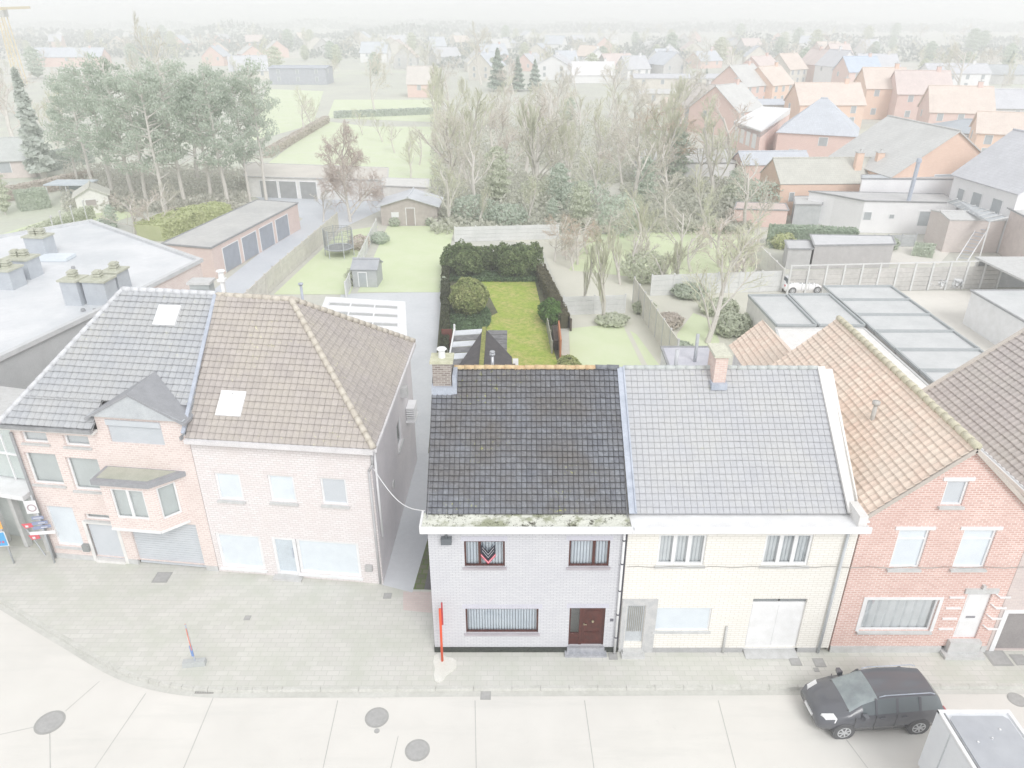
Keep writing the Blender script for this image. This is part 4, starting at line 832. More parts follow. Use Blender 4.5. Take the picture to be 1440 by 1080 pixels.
# orange marker post at the house corner
p = G(622, 930); T = thing('marker_post', 'thin bright orange-red marker post at the left corner of the lilac house', 'post', (p.x, p.y, 0))
OR = MAT('orange_red_plastic', S(236, 92, 48), S(228, 82, 44), .45, finea=.05)
mb = MB(); mb.tube((p.x, p.y, 0), (p.x+.02, p.y+.02, 2.5), .045, .045, 10); mb.build('post', OR, T, True)
mb = MB(); mb.tube((p.x+.08, p.y+.04, 1.75), (p.x+.09, p.y+.05, 2.75), .035, .03, 8); mb.build('reflector', MAT('dark_red_reflector', S(190, 70, 76)), T)
mb = MB(); pts = []
for i in range(18): a = i/18*2*math.pi; r = .5*(1+.25*math.sin(3*a+1)); pts.append((p.x+.05+r*math.cos(a)*.8, p.y-.25+r*math.sin(a)*1.2))
mb.prism(pts, .002, .03); mb.build('footing', MAT('pale_mortar', S(234, 234, 228), S(226, 226, 218)), T)
# temporary road sign seen edge-on
p = G(275, 935); T = thing('temporary_sign', 'temporary road sign seen edge-on standing on a grey concrete foot', 'road sign', (p.x, p.y, 0))
mb = MB(); mb.box8([Vector((p.x-.42, p.y-.16, 0)), Vector((p.x+.38, p.y-.06, 0)), Vector((p.x+.35, p.y+.2, 0)), Vector((p.x-.45, p.y+.1, 0)), Vector((p.x-.4, p.y-.13, .2)), Vector((p.x+.36, p.y-.03, .2)), Vector((p.x+.33, p.y+.17, .2)), Vector((p.x-.43, p.y+.07, .2))]); mb.build('foot', MAT('grey_foot', S(196, 200, 200), S(182, 186, 186), fine=12), T, bevel=.02)
mb = MB(); mb.tube((p.x, p.y+.03, .2), (p.x, p.y+.03, 1.9), .025, .025, 8); mb.build('pole', LEAD, T)
mb = MB(); bar(mb, (p.x+.13, p.y-.22, 1.35), (p.x-.13, p.y+.24, 1.35), .03, .8); mb.build('sign_board', MAT('sign_orange_red', S(232, 150, 130)), T)
mb = MB(); bar(mb, (p.x+.11, p.y-.19, 1.4), (p.x-.11, p.y+.21, 1.4), .05, .2); mb.build('white_band', WHITE, T)
mb = MB(); mb.box(p.x-.04, p.x+.04, p.y-.03, p.y+.0, .45, .95); mb.build('blue_plate', MAT('sign_blue_pale', S(130, 160, 215)), T)
# direction signs at the left edge
def plate(mb, c, wv, hv, w_, h_, th=.02):
    wv = Vector(wv).normalized(); hv = Vector(hv).normalized(); n_ = wv.cross(hv); P = [c-wv*w_/2-hv*h_/2, c+wv*w_/2-hv*h_/2, c+wv*w_/2+hv*h_/2, c-wv*w_/2+hv*h_/2]
    mb.poly([q+n_*th for q in P]); mb.poly([q for q in P][::-1])
    for i in range(4): mb.poly([P[i], P[(i+1) % 4], P[(i+1) % 4]+n_*th, P[i]+n_*th])
p = G(20, 792); SR = Vector((1, .12, 0)); SU = Vector((0, 0, 1)); SN = SR.normalized().cross(SU)
T = thing('blue_sign', 'blue sign with white arrow under orange and white plates on a grey pole', 'road sign', tuple(p))
mb = MB(); mb.tube(p, p+Vector((0, 0, 3.0)), .035, .035, 8); mb.build('pole', PALEGREY, T, True)
c = p-SR*.35+SN*.05; SB = MAT('sign_blue', S(96, 176, 226), S(90, 168, 220), .4, finea=.02)
mb = MB(); plate(mb, c+SU*1.35, SR, SU, .95, .75); mb.build('blue_plate', WHITE, T)
mb = MB(); plate(mb, c+SU*1.35+SN*.021, SR, SU, .88, .68, .006); mb.build('blue_field', SB, T)
mb = MB(); k = c+SU*1.35+SN*.03; mb.poly([k+SR*-.08-SU*.26, k+SR*.08-SU*.26, k+SR*.08+SU*.02, k+SR*.2+SU*.02, k+SU*.28, k-SR*.2+SU*.02, k-SR*.08+SU*.02]); mb.build('white_arrow', WHITE, T)
mb = MB()
for x in (-.3, -.15, .16, .3): plate(mb, k+SR*x-SU*.14+SN*.004, SR, SU, .08, .1, .004)
mb.build('red_marks', MAT('sign_pink_red', S(230, 110, 140)), T)
mb = MB(); plate(mb, c+SU*2.08, SR, SU, .95, .42); mb.build('orange_plate', MAT('sign_orange', S(250, 190, 112), S(248, 182, 100), .5, finea=.02), T)
mb = MB(); 
for z in (-.07, .05): plate(mb, c+SU*(2.08+z)+SN*.021-SR*.08, SR, SU, .5, .035, .004)
mb.build('orange_plate_text', MAT('text_brown', S(214, 140, 90)), T)
mb = MB(); plate(mb, c+SU*2.55-SR*.2, SR, SU, .6, .4); mb.build('white_plate', WHITE, T)
mb = MB(); plate(mb, c+SU*2.68-SR*.2+SN*.021, SR, SU, .55, .1, .004); mb.build('teal_stripe', MAT('sign_teal', S(150, 214, 222)), T)
p = G(77, 791); T = thing('direction_sign_post', 'grey pole with white circle sign, dark blue name plates and white arm', 'road sign', tuple(p))
mb = MB(); mb.tube(p, p+Vector((0, 0, 3.5)), .035, .035, 8); mb.build('pole', PALEGREY, T, True)
q = lambda u, v: Gy(u, v, p.y-.06)
mb = MB(); plate(mb, q(44, 713), SR, SU, .46, .62); mb.build('zone_plate', WHITE, T)
mb = MB(); c = q(45, 714)+SN*.024
for i in range(20):
    a0_, a1_ = i/20*2*math.pi, (i+1)/20*2*math.pi
    f = lambda a, r: c+SR*r*math.cos(a)+SU*r*math.sin(a); mb.poly([f(a0_, .13), f(a0_, .18), f(a1_, .18), f(a1_, .13)][::-1])
mb.build('zone_ring', MAT('ring_mauve', S(190, 170, 178)), T)
NAVY = MAT('sign_navy', S(150, 160, 190), None, .5, finea=.02)
for k, (v, w_) in enumerate(((728, .46), (735, .6), (741, .66))):
    mb = MB(); plate(mb, q(53+k*3, v), SR+Vector((0, .1*k, 0)), SU, w_, .15); mb.build('name_plate', NAVY, T)
    mb = MB(); plate(mb, q(53+k*3, v)+SN*.023, SR, SU, w_*.7, .03, .003); mb.build('name_text', WHITE, T)
mb = MB(); plate(mb, q(60, 749), SR, SU, 1.0, .16); mb.build('arm_plate', WHITE, T)
T = thing('yield_signs', 'pair of small red and white signs on a leaning stay', 'road sign', tuple(G(64, 781)))
b0 = G(64, 781); mb = MB(); mb.tube(b0, Gy(36, 742, b0.y), .025, .025, 6); mb.build('pole', PALEGREY, T)
for nm, (u, v) in (('red_plate', (38, 740)), ('red_plate', (48, 756))):
    c = Gy(u, v, b0.y-.08); mb = MB(); P = [c-SR*.2+SU*.12, c-SR*.1-SU*.12, c+SR*.24-SU*.06, c+SR*.22+SU*.13]; mb.poly([x for x in P]); mb.poly([x-SN*.02 for x in P][::-1])
    for i in range(4): mb.poly([P[i], P[i]-SN*.02, P[(i+1) % 4]-SN*.02, P[(i+1) % 4]][::-1])
    ob = mb.build(nm, MAT('sign_red', S(232, 110, 122), None, .5, finea=.02), T)
    mb = MB(); plate(mb, c+SN*.012, SR, SU, .12, .1, .004); mb.build('white_patch', WHITE, ob)
# ---------------------------------------------------------------- cars
def make_car(name, label, paint, glass, loc, rot, lw=(0, 0)):
    T = thing(name, label, 'car', (0, 0, 0)); OFF[T.name] = Vector((0, 0, 0))
    ST = [(-2.10, .48, .74, .66, .80, .55), (-2.04, .32, .93, .78, 1.0, .58), (-1.93, .25, 1.02, .83, 1.2, .57), (-1.72, .21, 1.05, .85, 1.42, .56), (-1.1, .2, 1.04, .86, 1.49, .60), (-.35, .2, 1.02, .86, 1.50, .61), (.25, .2, 1.0, .86, 1.46, .60), (.72, .2, .98, .86, 1.25, .60), (1.12, .2, .94, .85, 1.02, .66), (1.55, .22, .84, .82, .94, .62), (1.9, .27, .72, .76, .82, .52), (2.06, .33, .6, .66, .68, .42)]
    def ring(s):
        x, sz, bz, hw, rz, rw = s; return [(x, hw*.90, sz), (x, hw*1.0, sz+(bz-sz)*.35), (x, hw*1.02, sz+(bz-sz)*.72), (x, hw*.965, bz), (x, rw, rz-.05), (x, rw*.86, rz-.005), (x, rw*.45, rz+.02), (x, 0, rz+.03)]
    body, gl, ws_ = MB(), MB(), MB()
    for i in range(len(ST)-1):
        A_, B2 = ring(ST[i]), ring(ST[i+1])
        for sgn in (1, -1):
            for k in range(7):
                P = [(a[0], a[1]*sgn, a[2]) for a in (A_[k], B2[k], B2[k+1], A_[k+1])]
                if sgn > 0: P = P[::-1]
                cabin = 2 <= i <= 7
                isg = (k == 3 and 2 <= i <= 6) or (k >= 4 and i in (6, 7)) or (k >= 4 and i == 2)
                ((ws_ if (k >= 4 and i in (6, 7)) else gl) if isg else body).poly(P)
        if i == 0 or i == len(ST)-2:
            Rg = ring(ST[0] if i == 0 else ST[-1]); L_ = [(a[0], -a[1], a[2]) for a in Rg]; body.poly(Rg+L_[::-1][1:] if i else (Rg+L_[::-1][1:])[::-1])
    body.poly([(s[0], s[3]*.9, s[1]) for s in ST]+[(s[0], -s[3]*.9, s[1]) for s in ST[::-1]])
    bo_ = body.build('body', paint, T, True); me = bo_.data
    import bmesh
    bm = bmesh.new(); bm.from_mesh(me); bmesh.ops.remove_doubles(bm, verts=bm.verts, dist=.001); bm.to_mesh(me); bm.free()
    me.polygons.foreach_set('use_smooth', [True]*len(me.polygons))
    go = gl.build('windows', glass, T, True); me = go.data; bm = bmesh.new(); bm.from_mesh(me); bmesh.ops.remove_doubles(bm, verts=bm.verts, dist=.001); bm.to_mesh(me); bm.free()
    ws_.build('windscreen', WSCR, T, True)
    for sgn in (1, -1):
        for x in (-.38, .31, .98):
            mb = MB(); mb.box(x-.007, x+.007, min(.86*sgn, .882*sgn), max(.86*sgn, .882*sgn), .34, .98); mb.build('door_seam', TYRE, T)
        for x in (-.62, .1):
            mb = MB(); mb.box(x-.09, x+.09, min(.86*sgn, .9*sgn), max(.86*sgn, .9*sgn), .86, .89); mb.build('door_handle', paint, T)
    for x, y0_, y1_ in ((1.14, .62, -.62),):
        mb = MB(); bar(mb, (x, y0_, 1.0), (x, y1_, 1.0), .05, .03); mb.build('wiper_cowl', TYRE, T)
    mb = MB()
    for sgn in (1, -1):
        for xa, xb in ((-.42, -.34), (.28, .34), (-1.18, -1.1)):
            z0_, z1_ = 1.0, 1.44; mb = MB(); mb.box8([Vector((xa, .85*sgn, z0_)), Vector((xb, .85*sgn, z0_)), Vector((xb, .8*sgn, z0_)), Vector((xa, .8*sgn, z0_)), Vector((xa, .625*sgn, z1_)), Vector((xb, .625*sgn, z1_)), Vector((xb, .58*sgn, z1_)), Vector((xa, .58*sgn, z1_))]); mb.build('pillar', paint, T)
    for sgn in (1, -1):
        mb = MB(); mb.path([(-1.65, .57*sgn, 1.47), (-1.5, .57*sgn, 1.535), (.0, .58*sgn, 1.545), (.2, .58*sgn, 1.49)], .018, 6); mb.build('roof_rail', LEAD, T, True)
    for x in (-1.24, 1.26):
        for sgn in (1, -1):
            mb = MB(); mb.tube((x, .60*sgn, .31), (x, .875*sgn, .31), .37, .37, 20); mb.build('wheel_arch', TYRE, T)
            mb = MB(); mb.tube((x, .68*sgn, .31), (x, .885*sgn, .31), .31, .31, 24); wh = mb.build('wheel', TYRE, T, False)
            mb = MB(); mb.tube((x, .870*sgn, .31), (x, .893*sgn, .31), .228, .228, 20); mb.tube((x, .870*sgn, .31), (x, .8935*sgn, .31), .215, .215, 20)
            mb = MB(); n_r = 20
            for k in range(n_r):
                a0, a1 = k/n_r*6.2832, (k+1)/n_r*6.2832; P_ = [(x+r_*math.cos(a), .889*sgn, .31+r_*math.sin(a)) for r_, a in ((.19, a0), (.225, a0), (.225, a1), (.19, a1))]; mb.poly(P_ if sgn < 0 else P_[::-1])
            for k in range(7): a = k/7*2*math.pi; bar(mb, (x, .893*sgn, .31), (x+.2*math.cos(a), .893*sgn, .31+.2*math.sin(a)), .05, .012, (0, sgn, 0))
            mb.tube((x, .888*sgn, .31), (x, .9*sgn, .31), .05, .05, 10); mb.build('rim', RIM, wh)
    for sgn in (1, -1):
        mb = MB(); mb.box8([Vector((1.62, .60*sgn, .70)), Vector((1.98, .5*sgn, .63)), Vector((1.9, .74*sgn, .63)), Vector((1.6, .82*sgn, .70)), Vector((1.60, .60*sgn, .89)), Vector((1.93, .5*sgn, .80)), Vector((1.87, .70*sgn, .75)), Vector((1.55, .79*sgn, .86))]); mb.build('headlight', WHITE, T)
        mb = MB(); mb.box(-2.08, -1.93, min(.6*sgn, .8*sgn), max(.6*sgn, .8*sgn), .74, .93); mb.build('tail_light', MAT('tail_red', S(214, 110, 118), None, .3), T)
        mb = MB(); mb.box8([Vector((.62, .84*sgn, .95)), Vector((.8, .84*sgn, .95)), Vector((.78, 1.02*sgn, .97)), Vector((.66, 1.02*sgn, .97)), Vector((.62, .84*sgn, 1.08)), Vector((.8, .84*sgn, 1.08)), Vector((.78, 1.02*sgn, 1.09)), Vector((.66, 1.02*sgn, 1.09))]); mb.build('wing_mirror', paint, T)
    mb = MB(); mb.box(1.98, 2.1, -.26, .26, .42, .52); mb.build('number_plate', WHITE, T)
    mb = MB(); mb.box(1.93, 2.05, -.38, .38, .57, .64); mb.build('grille', TYRE, T)
    T.location = loc; T.rotation_euler = (0, 0, rot); OFF[T.name] = Vector(loc)
    return T
TYRE = MAT('tyre_grey', S(110, 111, 113), S(100, 101, 103), .8); RIM = MAT('alloy_rim', S(206, 208, 210), None, .4, finea=.02)
WSCR = MAT('windscreen_glass', S(156, 166, 168), S(134, 142, 146), .06, 2, finea=.02)  # base colour lightened for the sky reflected in the screen
mP, tP, bP = _mat('black_car_paint'); bP.inputs['Base Color'].default_value = S(98, 100, 106); bP.inputs['Roughness'].default_value = .16; bP.inputs['Coat Weight'].default_value = .4
mG, tG, bG = _mat('car_glass'); bG.inputs['Base Color'].default_value = S(104, 112, 116); bG.inputs['Roughness'].default_value = .05; bG.inputs['Specular IOR Level'].default_value = .8
fa, ra_ = G(1181, 1038, -.1), G(1287, 1031, -.1); dv = fa-ra_; ang = math.atan2(dv.y, dv.x); k = dv.length/2.5
ctr = (fa+ra_)/2+Vector((math.sin(-ang+math.pi)*0-.0, .86, 0))
car = make_car('parked_car', 'black estate car parked along the kerb by the red house', mP, mG, (ctr.x, ctr.y, -.12), ang)
car.scale = (k*.985,)*3
mP2, tP, bP = _mat('white_car_paint'); bP.inputs['Base Color'].default_value = S(240, 241, 243); bP.inputs['Roughness'].default_value = .25
p = G(1130, 416); wc = make_car('parked_car', 'white car parked behind the flat garages beside the post fence', mP2, mG, (p.x+.2, p.y+1.3, 0), R(5)); wc.scale = (.86,)*3
# box van at the lower right
VX0, VX1, VY1, VZ = 12.45, 14.55, 14.95, 2.75
T = thing('box_van', 'pale grey box van with darker roof panel in the bottom right corner', 'van', (13.5, 11, -.12))
VB = MAT('pale_van_body', S(224, 227, 231), S(216, 219, 224), .35, 1, finea=.03)
mb = MB(); mb.box(VX0, VX1, 8.2, VY1, .45, VZ); mb.build('body', VB, T, bevel=.05)
mb = MB(); bar(mb, (VX0+.05, 8.2, VZ+.03), (VX0+.05, VY1, VZ+.03), .1, .08); bar(mb, (VX1-.05, 8.2, VZ+.03), (VX1-.05, VY1, VZ+.03), .1, .08); bar(mb, (VX0, VY1-.05, VZ+.032), (VX1, VY1-.05, VZ+.032), .1, .084); mb.build('roof_rim', WHITE, T, bevel=.02)
mb = MB(); pts = [(VX0+.22, 8.3), (VX1-.18, 8.3), (VX1-.18, VY1-.3), (VX1-.3, VY1-.18), (VX0+.34, VY1-.18), (VX0+.22, VY1-.3)]; mb.prism(pts, VZ+.002, VZ+.03); mb.build('roof_panel', MAT('van_roof_grey', S(186, 190, 196), S(176, 180, 187), .35, 1, fine=3, finea=.06), T)
mb = MB(); mb.box(VX0+.14, VX0+.17, 8.3, VY1-.1, VZ+.002, VZ+.05); mb.build('roof_seam', DARKGUT, T)
for y in (14.2, 12.9, 11.6): mb = MB(); mb.box(VX0-.012, VX0-.001, y-.02, y+.02, .5, VZ-.05); mb.build('side_seam', PALEGREY, T)
mb = MB(); mb.tube((13.5, 14.0, VZ+.03), (13.5, 14.0, VZ+.1), .02, .02); mb.tube((13.05, 13.9, VZ+.03), (13.05, 13.9, VZ+.06), .03, .03); mb.tube((13.9, 14.3, VZ+.03), (13.9, 14.3, VZ+.06), .03, .03); mb.build('roof_fitting', WHITE, T)
mb = MB(); mb.box(VX0, VX1-.0, 6.4, 8.2, .35, 2.2); mb.build('cab', VB, T, bevel=.2)
for y in (7.2, 12.9):
    for x in (VX0+.02, VX1-.26):
        mb = MB(); mb.tube((x, y, .24), (x+.24, y, .24), .36, .36, 24); wh = mb.build('wheel', TYRE, T); mb = MB(); mb.tube((x-.005, y, .24), (x+.245, y, .24), .19, .19, 16); mb.build('rim', RIM, wh)
mb = MB(); mb.box(VX0+.1, VX1-.1, 6.6, VY1-.1, .2, .45); mb.build('chassis', TYRE, T)
# ================================================================ MAIN GARDEN
GRASS, tG, bG_ = _mat('mown_grass'); co = N(tG, 'ShaderNodeTexCoord').outputs['Object']
col = mixc(tG, ramp(tG, noise_(tG, co, .55, 5, .7), .4, .62), S(182, 198, 92), S(212, 200, 132)); col = mixc(tG, ramp(tG, noise_(tG, co, 2.6, 6, .85), .45, .62), col, S(150, 176, 72)); col = mixc(tG, ramp(tG, noise_(tG, co, 11, 4, .9), .3, .65), mixc(tG, 1.0, col, (.68, .74, .66, 1), 'MULTIPLY'), col)
tG.links.new(col, bG_.inputs['Base Color']); bG_.inputs['Roughness'].default_value = .95; setbump(tG, bG_, noise_(tG, co, 30, 3), .8, .05)
def PLAWN(name, a, b):
    m, t, bb = _mat(name); co = N(t, 'ShaderNodeTexCoord').outputs['Object']
    c = mixc(t, ramp(t, noise_(t, co, .35, 5, .7), .35, .65), a, b); c = mixc(t, ramp(t, noise_(t, co, 8, 4, .8), .3, .75), mixc(t, 1.0, c, (.93, .94, .91, 1), 'MULTIPLY'), c)
    t.links.new(c, bb.inputs['Base Color']); bb.inputs['Roughness'].default_value = .95; return m
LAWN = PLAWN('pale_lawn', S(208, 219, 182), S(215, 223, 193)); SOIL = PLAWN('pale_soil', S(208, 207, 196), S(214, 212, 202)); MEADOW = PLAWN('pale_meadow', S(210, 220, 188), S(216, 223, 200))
GL0, GL1, GR1, GR0 = Vector(G(622, 392).xy), Vector((-4.35, 42)), Vector(G(757, 392).xy), Vector((4.1, 42))
BKL, BKR = Vector((-6.2, 63.8)), Vector((2.55, 63.8))
sheet('garden_ground', [(-4.2, 28.5), (4.3, 28.5), (BKR.x, BKR.y), (BKL.x, BKL.y)], .004, MAT('garden_soil', S(122, 124, 96), S(100, 102, 82), .95, 1.5, fine=12, finea=.35))
lawnp = gp((640, 516), (640, 470), (668, 455), (700, 440), (690, 420), (676, 395), (752, 394), (758, 420), (772, 470), (786, 517))
sheet('garden_lawn', lawnp[::-1], .012, GRASS)
sheet('neighbour_ground', gp((900, 515), (1040, 515), (1050, 440), (1060, 330), (640, 330), (760, 345), (800, 440), (815, 515)), .002, SOIL)
LEAF_D = FOLI('laurel_leaf', S(188, 202, 150), S(132, 154, 106), .1, .5); LEAF_Y = FOLI('variegated_leaf', S(246, 243, 190), S(176, 192, 126), .1, .45); LEAF_G = FOLI('ground_ivy_leaf', S(158, 184, 142), S(126, 154, 116), .1, .4); LEAF_B = FOLI('bright_leaf', S(150, 184, 108), S(108, 146, 80), .1, .4)
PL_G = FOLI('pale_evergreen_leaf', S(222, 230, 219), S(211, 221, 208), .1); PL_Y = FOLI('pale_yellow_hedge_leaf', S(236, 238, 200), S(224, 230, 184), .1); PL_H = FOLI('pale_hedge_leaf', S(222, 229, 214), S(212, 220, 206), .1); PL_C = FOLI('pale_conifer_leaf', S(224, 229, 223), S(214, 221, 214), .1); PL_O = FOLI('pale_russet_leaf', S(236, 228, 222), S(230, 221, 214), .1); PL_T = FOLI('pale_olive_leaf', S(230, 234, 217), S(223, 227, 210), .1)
BARKD = MAT('bark_brown', S(110, 98, 84), S(90, 80, 68)); BARKP = MAT('pale_bark', S(222, 218, 212), S(212, 208, 202))
def leafq(mb, p, s, rnd, out=None):
    d = Vector((rnd.gauss(0, 1), rnd.gauss(0, 1), rnd.gauss(0, 1))).normalized()
    if out is not None: d = (d+out*1.1).normalized()
    x = d.orthogonal().normalized(); y = d.cross(x); a = rnd.random()*6.28; X = (x*math.cos(a)+y*math.sin(a))*s; Y = (y*math.cos(a)-x*math.sin(a))*s*.6
    n = len(mb.v); mb.v.extend([tuple(p-X), tuple(p-Y), tuple(p+X), tuple(p+Y)]); mb.f.append((n, n+1, n+2, n+3)); mb.uv.extend([(0, 0)]*4); mb.mi.append(0)
def leafball(mb, c, r, n, s, seed=1, amp=.22, freq=1.6, flat=True):
    rnd = random.Random(seed); c = Vector(c)
    for i in range(n):
        d = Vector((rnd.gauss(0, 1), rnd.gauss(0, 1), rnd.gauss(0, 1))).normalized()
        k = 1+amp*noise.noise(d*freq*1.5+Vector((seed*3.1, 0, 0)))*1.6+.08*noise.noise(d*7+c); k *= 1-abs(rnd.gauss(0, .07))
        p = c+Vector((d.x*r[0], d.y*r[1], d.z*r[2]))*k
        if p.z < .02: p.z = abs(p.z)*.3+.03
        leafq(mb, p, s*rnd.uniform(.7, 1.3), rnd, d)
def bush(name, label, cat, x, y, r, leaf, n=2500, s=.11, seed=1, group=None, bark=None, z0=0, amp=.22):
    T = thing(name, label, cat, (x, y, z0), group); mb = MB(); leafball(mb, (x, y, z0+r[2]*.92), r, n, s, seed, amp); mb.build('foliage', leaf, T)
    mb = MB(); rnd = random.Random(seed)
    for k in range(5): a = rnd.random()*6.28; mb.tube((x, y, z0), (x+math.cos(a)*r[0]*.5, y+math.sin(a)*r[1]*.5, z0+r[2]*1.2), .06, .02, 5, False)
    mb.build('stem', bark or BARKP, T); return T
def hedge(name, label, pts, wid, h, leaf, dens=60, s=.12, seed=1, z0=0, cat='hedge'):
    T = thing(name, label, cat, (pts[0][0], pts[0][1], z0)); rnd = random.Random(seed); mb = MB(); mc = MB()
    for i in range(len(pts)-1):
        a = Vector((pts[i][0], pts[i][1], z0)); b = Vector((pts[i+1][0], pts[i+1][1], z0)); L = (b-a).length; d = (b-a).normalized(); sd = Vector((-d.y, d.x, 0))
        area = L*(wid+2*h); n = int(area*dens)
        for q in range(n):
            t_ = rnd.random()*L; k = rnd.random()*(wid+2*h); wob = .12*noise.noise(Vector((t_*.8, k, seed)))+.06*noise.noise(Vector((t_*3, k*2, seed)))
            if k < h: p = a+d*t_+sd*(-wid/2-wob)+Vector((0, 0, k)); o = -sd
            elif k < h+wid: p = a+d*t_+sd*(-wid/2+k-h)+Vector((0, 0, h+wob)); o = Vector((0, 0, 1))
            else: p = a+d*t_+sd*(wid/2+wob)+Vector((0, 0, k-h-wid)); o = sd
            leafq(mb, p, s*rnd.uniform(.7, 1.3), rnd, o)
        mc.prism([(a-sd*(wid/2-.12)).xy, (b-sd*(wid/2-.12)).xy, (b+sd*(wid/2-.12)).xy, (a+sd*(wid/2-.12)).xy], z0, z0+h-.12)
    mb.build('foliage', leaf, T); mc.build('inner_branches', leaf, T); return T
p = G(659, 448); bush('round_bush', 'big round variegated yellow-green bush on the lilac house lawn', 'bush', p.x, p.y+1.0, (1.45, 1.4, 1.5), LEAF_Y, 5500, .12, 3, bark=BARKD, amp=.1)
p = G(640, 440); T = thing('ground_cover', 'dark green ivy ground cover around the round bush', 'ground cover', (p.x, p.y, 0)); OFF[T.name] = Vector((p.x, p.y, 0))
mb = MB(); rnd = random.Random(5)
for i in range(7000):
    a = rnd.random()*6.28; r = math.sqrt(rnd.random()); x, y = -3.35+1.75*r*math.cos(a), 53.0+3.6*r*math.sin(a)
    leafq(mb, Vector((x, y, .05+.28*rnd.random()*(1-r*r*.7))), .09, rnd, Vector((0, 0, 1)))
o = mb.build('ivy', LEAF_G, T); T['kind'] = 'stuff'
T = thing('ground_cover', 'dark green ivy strip in front of the laurel hedge', 'ground cover', (-1.8, 62.2, 0)); T['kind'] = 'stuff'; mb = MB()
for i in range(6000): leafq(mb, Vector((-5.9+8.2*rnd.random(), 61.6+2.4*rnd.random(), .03+.3*rnd.random())), .1, rnd, Vector((0, 0, 1)))
mb.build('ivy', LEAF_G, T)
p = G(654, 390); bush('laurel_bush', 'left of the two big dark laurel bushes at the back of the lawn', 'bush', p.x, p.y+.4, (1.7, 1.35, 1.5), LEAF_D, 7000, .11, 11, bark=BARKD)
p = G(726, 391); bush('laurel_bush', 'right of the two big dark laurel bushes at the back of the lawn', 'bush', p.x, p.y+.4, (1.75, 1.35, 1.52), LEAF_D, 7000, .11, 12, bark=BARKD)
T = thing('laurel_hedge', 'dark loose laurel hedge closing the back of the bright green garden', 'hedge', (-1.8, 65, 0)); mb = MB()
for k in range(9): leafball(mb, (-5.6+k*.95, 64.9+.35*math.sin(k*2.1), 1.0+.25*math.sin(k*1.7)), (.85, .8, 1.25+.2*math.sin(k*2.6)), 1900, .11, 40+k)
mb.build('foliage', LEAF_D, T); mb = MB()
for k in range(9): mb.tube((-5.6+k*.95, 64.9, 0), (-5.6+k*.95, 64.9, 1.6), .07, .03, 5)
mb.build('stem', BARKD, T)
hedge('ivy_hedge', 'dark overgrown hedge along the left side of the bright lawn', [(-4.55, 45.5), (-5.9, 63)], .55, 1.1, FOLI('dim_leaf', S(112, 116, 88), S(90, 96, 72)), 130, .09, 6)
hedge('brown_hedge', 'grey-brown twiggy hedge along the right side of the bright lawn', [(3.9, 51), (2.5, 63)], .8, 1.15, FOLI('grey_brown_twig', S(142, 136, 112), S(112, 108, 84)), 110, .08, 7)
p = G(774, 452); bush('green_shrub', 'bright green shrub on the right edge of the bright lawn', 'bush', p.x, p.y, (.85, 1.5, .85), LEAF_B, 3500, .1, 21, bark=BARKD)
p = G(795, 516); bush('leafy_shrub', 'small light green shrub right behind the ridge of the lilac house', 'bush', p.x+.2, p.y-.3, (.7, .7, .45), LEAF_Y, 1500, .1, 22, bark=BARKD)
def panelfence(name, label, pts, h, mat, step=2.0, postm=None, th=.06, z0=0, cat='fence', posth=.08, group=None):
    T = thing(name, label, cat, (pts[0][0], pts[0][1], z0), group)
    for i in range(len(pts)-1):
        a = Vector((pts[i][0], pts[i][1], z0)); b = Vector((pts[i+1][0], pts[i+1][1], z0)); L = (b-a).length; d = (b-a).normalized(); n = max(1, round(L/step)); sd = Vector((-d.y, d.x, 0))
        for k in range(n):
            mb = MB()
            p, q = a+d*(L*k/n+.05), a+d*(L*(k+1)/n-.05); pn = 4 if h > 1 else 2
            for j in range(pn): z = z0+h*j/pn; off = sd*(.006*(j % 2)); P = [p-sd*th/2+off, q-sd*th/2+off, q+sd*th/2+off, p+sd*th/2+off]; mb.box8([Vector((x.x, x.y, z)) for x in P]+[Vector((x.x, x.y, z+h/pn-.015)) for x in P])
            mb.build('panel', mat, T)
        for k in range(n+1): mp = MB(); p = a+d*(L*k/n); P = [p-sd*.06-d*.06, p-sd*.06+d*.06, p+sd*.06+d*.06, p+sd*.06-d*.06]; mp.box8([Vector((x.x, x.y, z0)) for x in P]+[Vector((x.x, x.y, z0+h+posth)) for x in P]); mp.build('post', postm or mat, T)
    return T
CONC = MAT('pale_concrete_panel', S(224, 225, 225), S(213, 215, 214), .9, .8, fine=6, finea=.08); CONCG = MAT('grey_concrete_post', S(176, 176, 168), S(154, 156, 142), .9, 2); WOODP = MAT('pale_wood_fence', S(220, 217, 211), S(208, 205, 199), .9, 1.5, fine=10, finea=.12); BROWNW = MAT('dark_wood_board', S(96, 84, 74), S(72, 64, 58), .8, 2)
panelfence('concrete_edging', 'low mossy concrete edging along the left side of the bright garden', [(-4.35, 45.3), (-6.2, 63.8)], .7, CONCG, 2.5)
panelfence('concrete_fence', 'weathered concrete plate edging along the right side of the bright lawn', [tuple(G(776, 497).xy), tuple(G(768, 455).xy)], .9, CONCG, 2)
panelfence('rear_fence', 'dark weathered boundary fence behind the brown hedge', [(4.35, 50.5), (2.95, 63.8)], .9, BROWNW, 2)
a, b_ = G(788, 506), G(785, 478); mb = MB(); bar(mb, a+Vector((0, 0, .75)), b_+Vector((0, 0, .75)), .1, 1.5); T = tag(mb.build('orange_board', MAT('orange_wood', S(202, 136, 100), S(186, 118, 86))), 'orange-red wooden board standing between the bright lawn and the neighbour', 'fence')
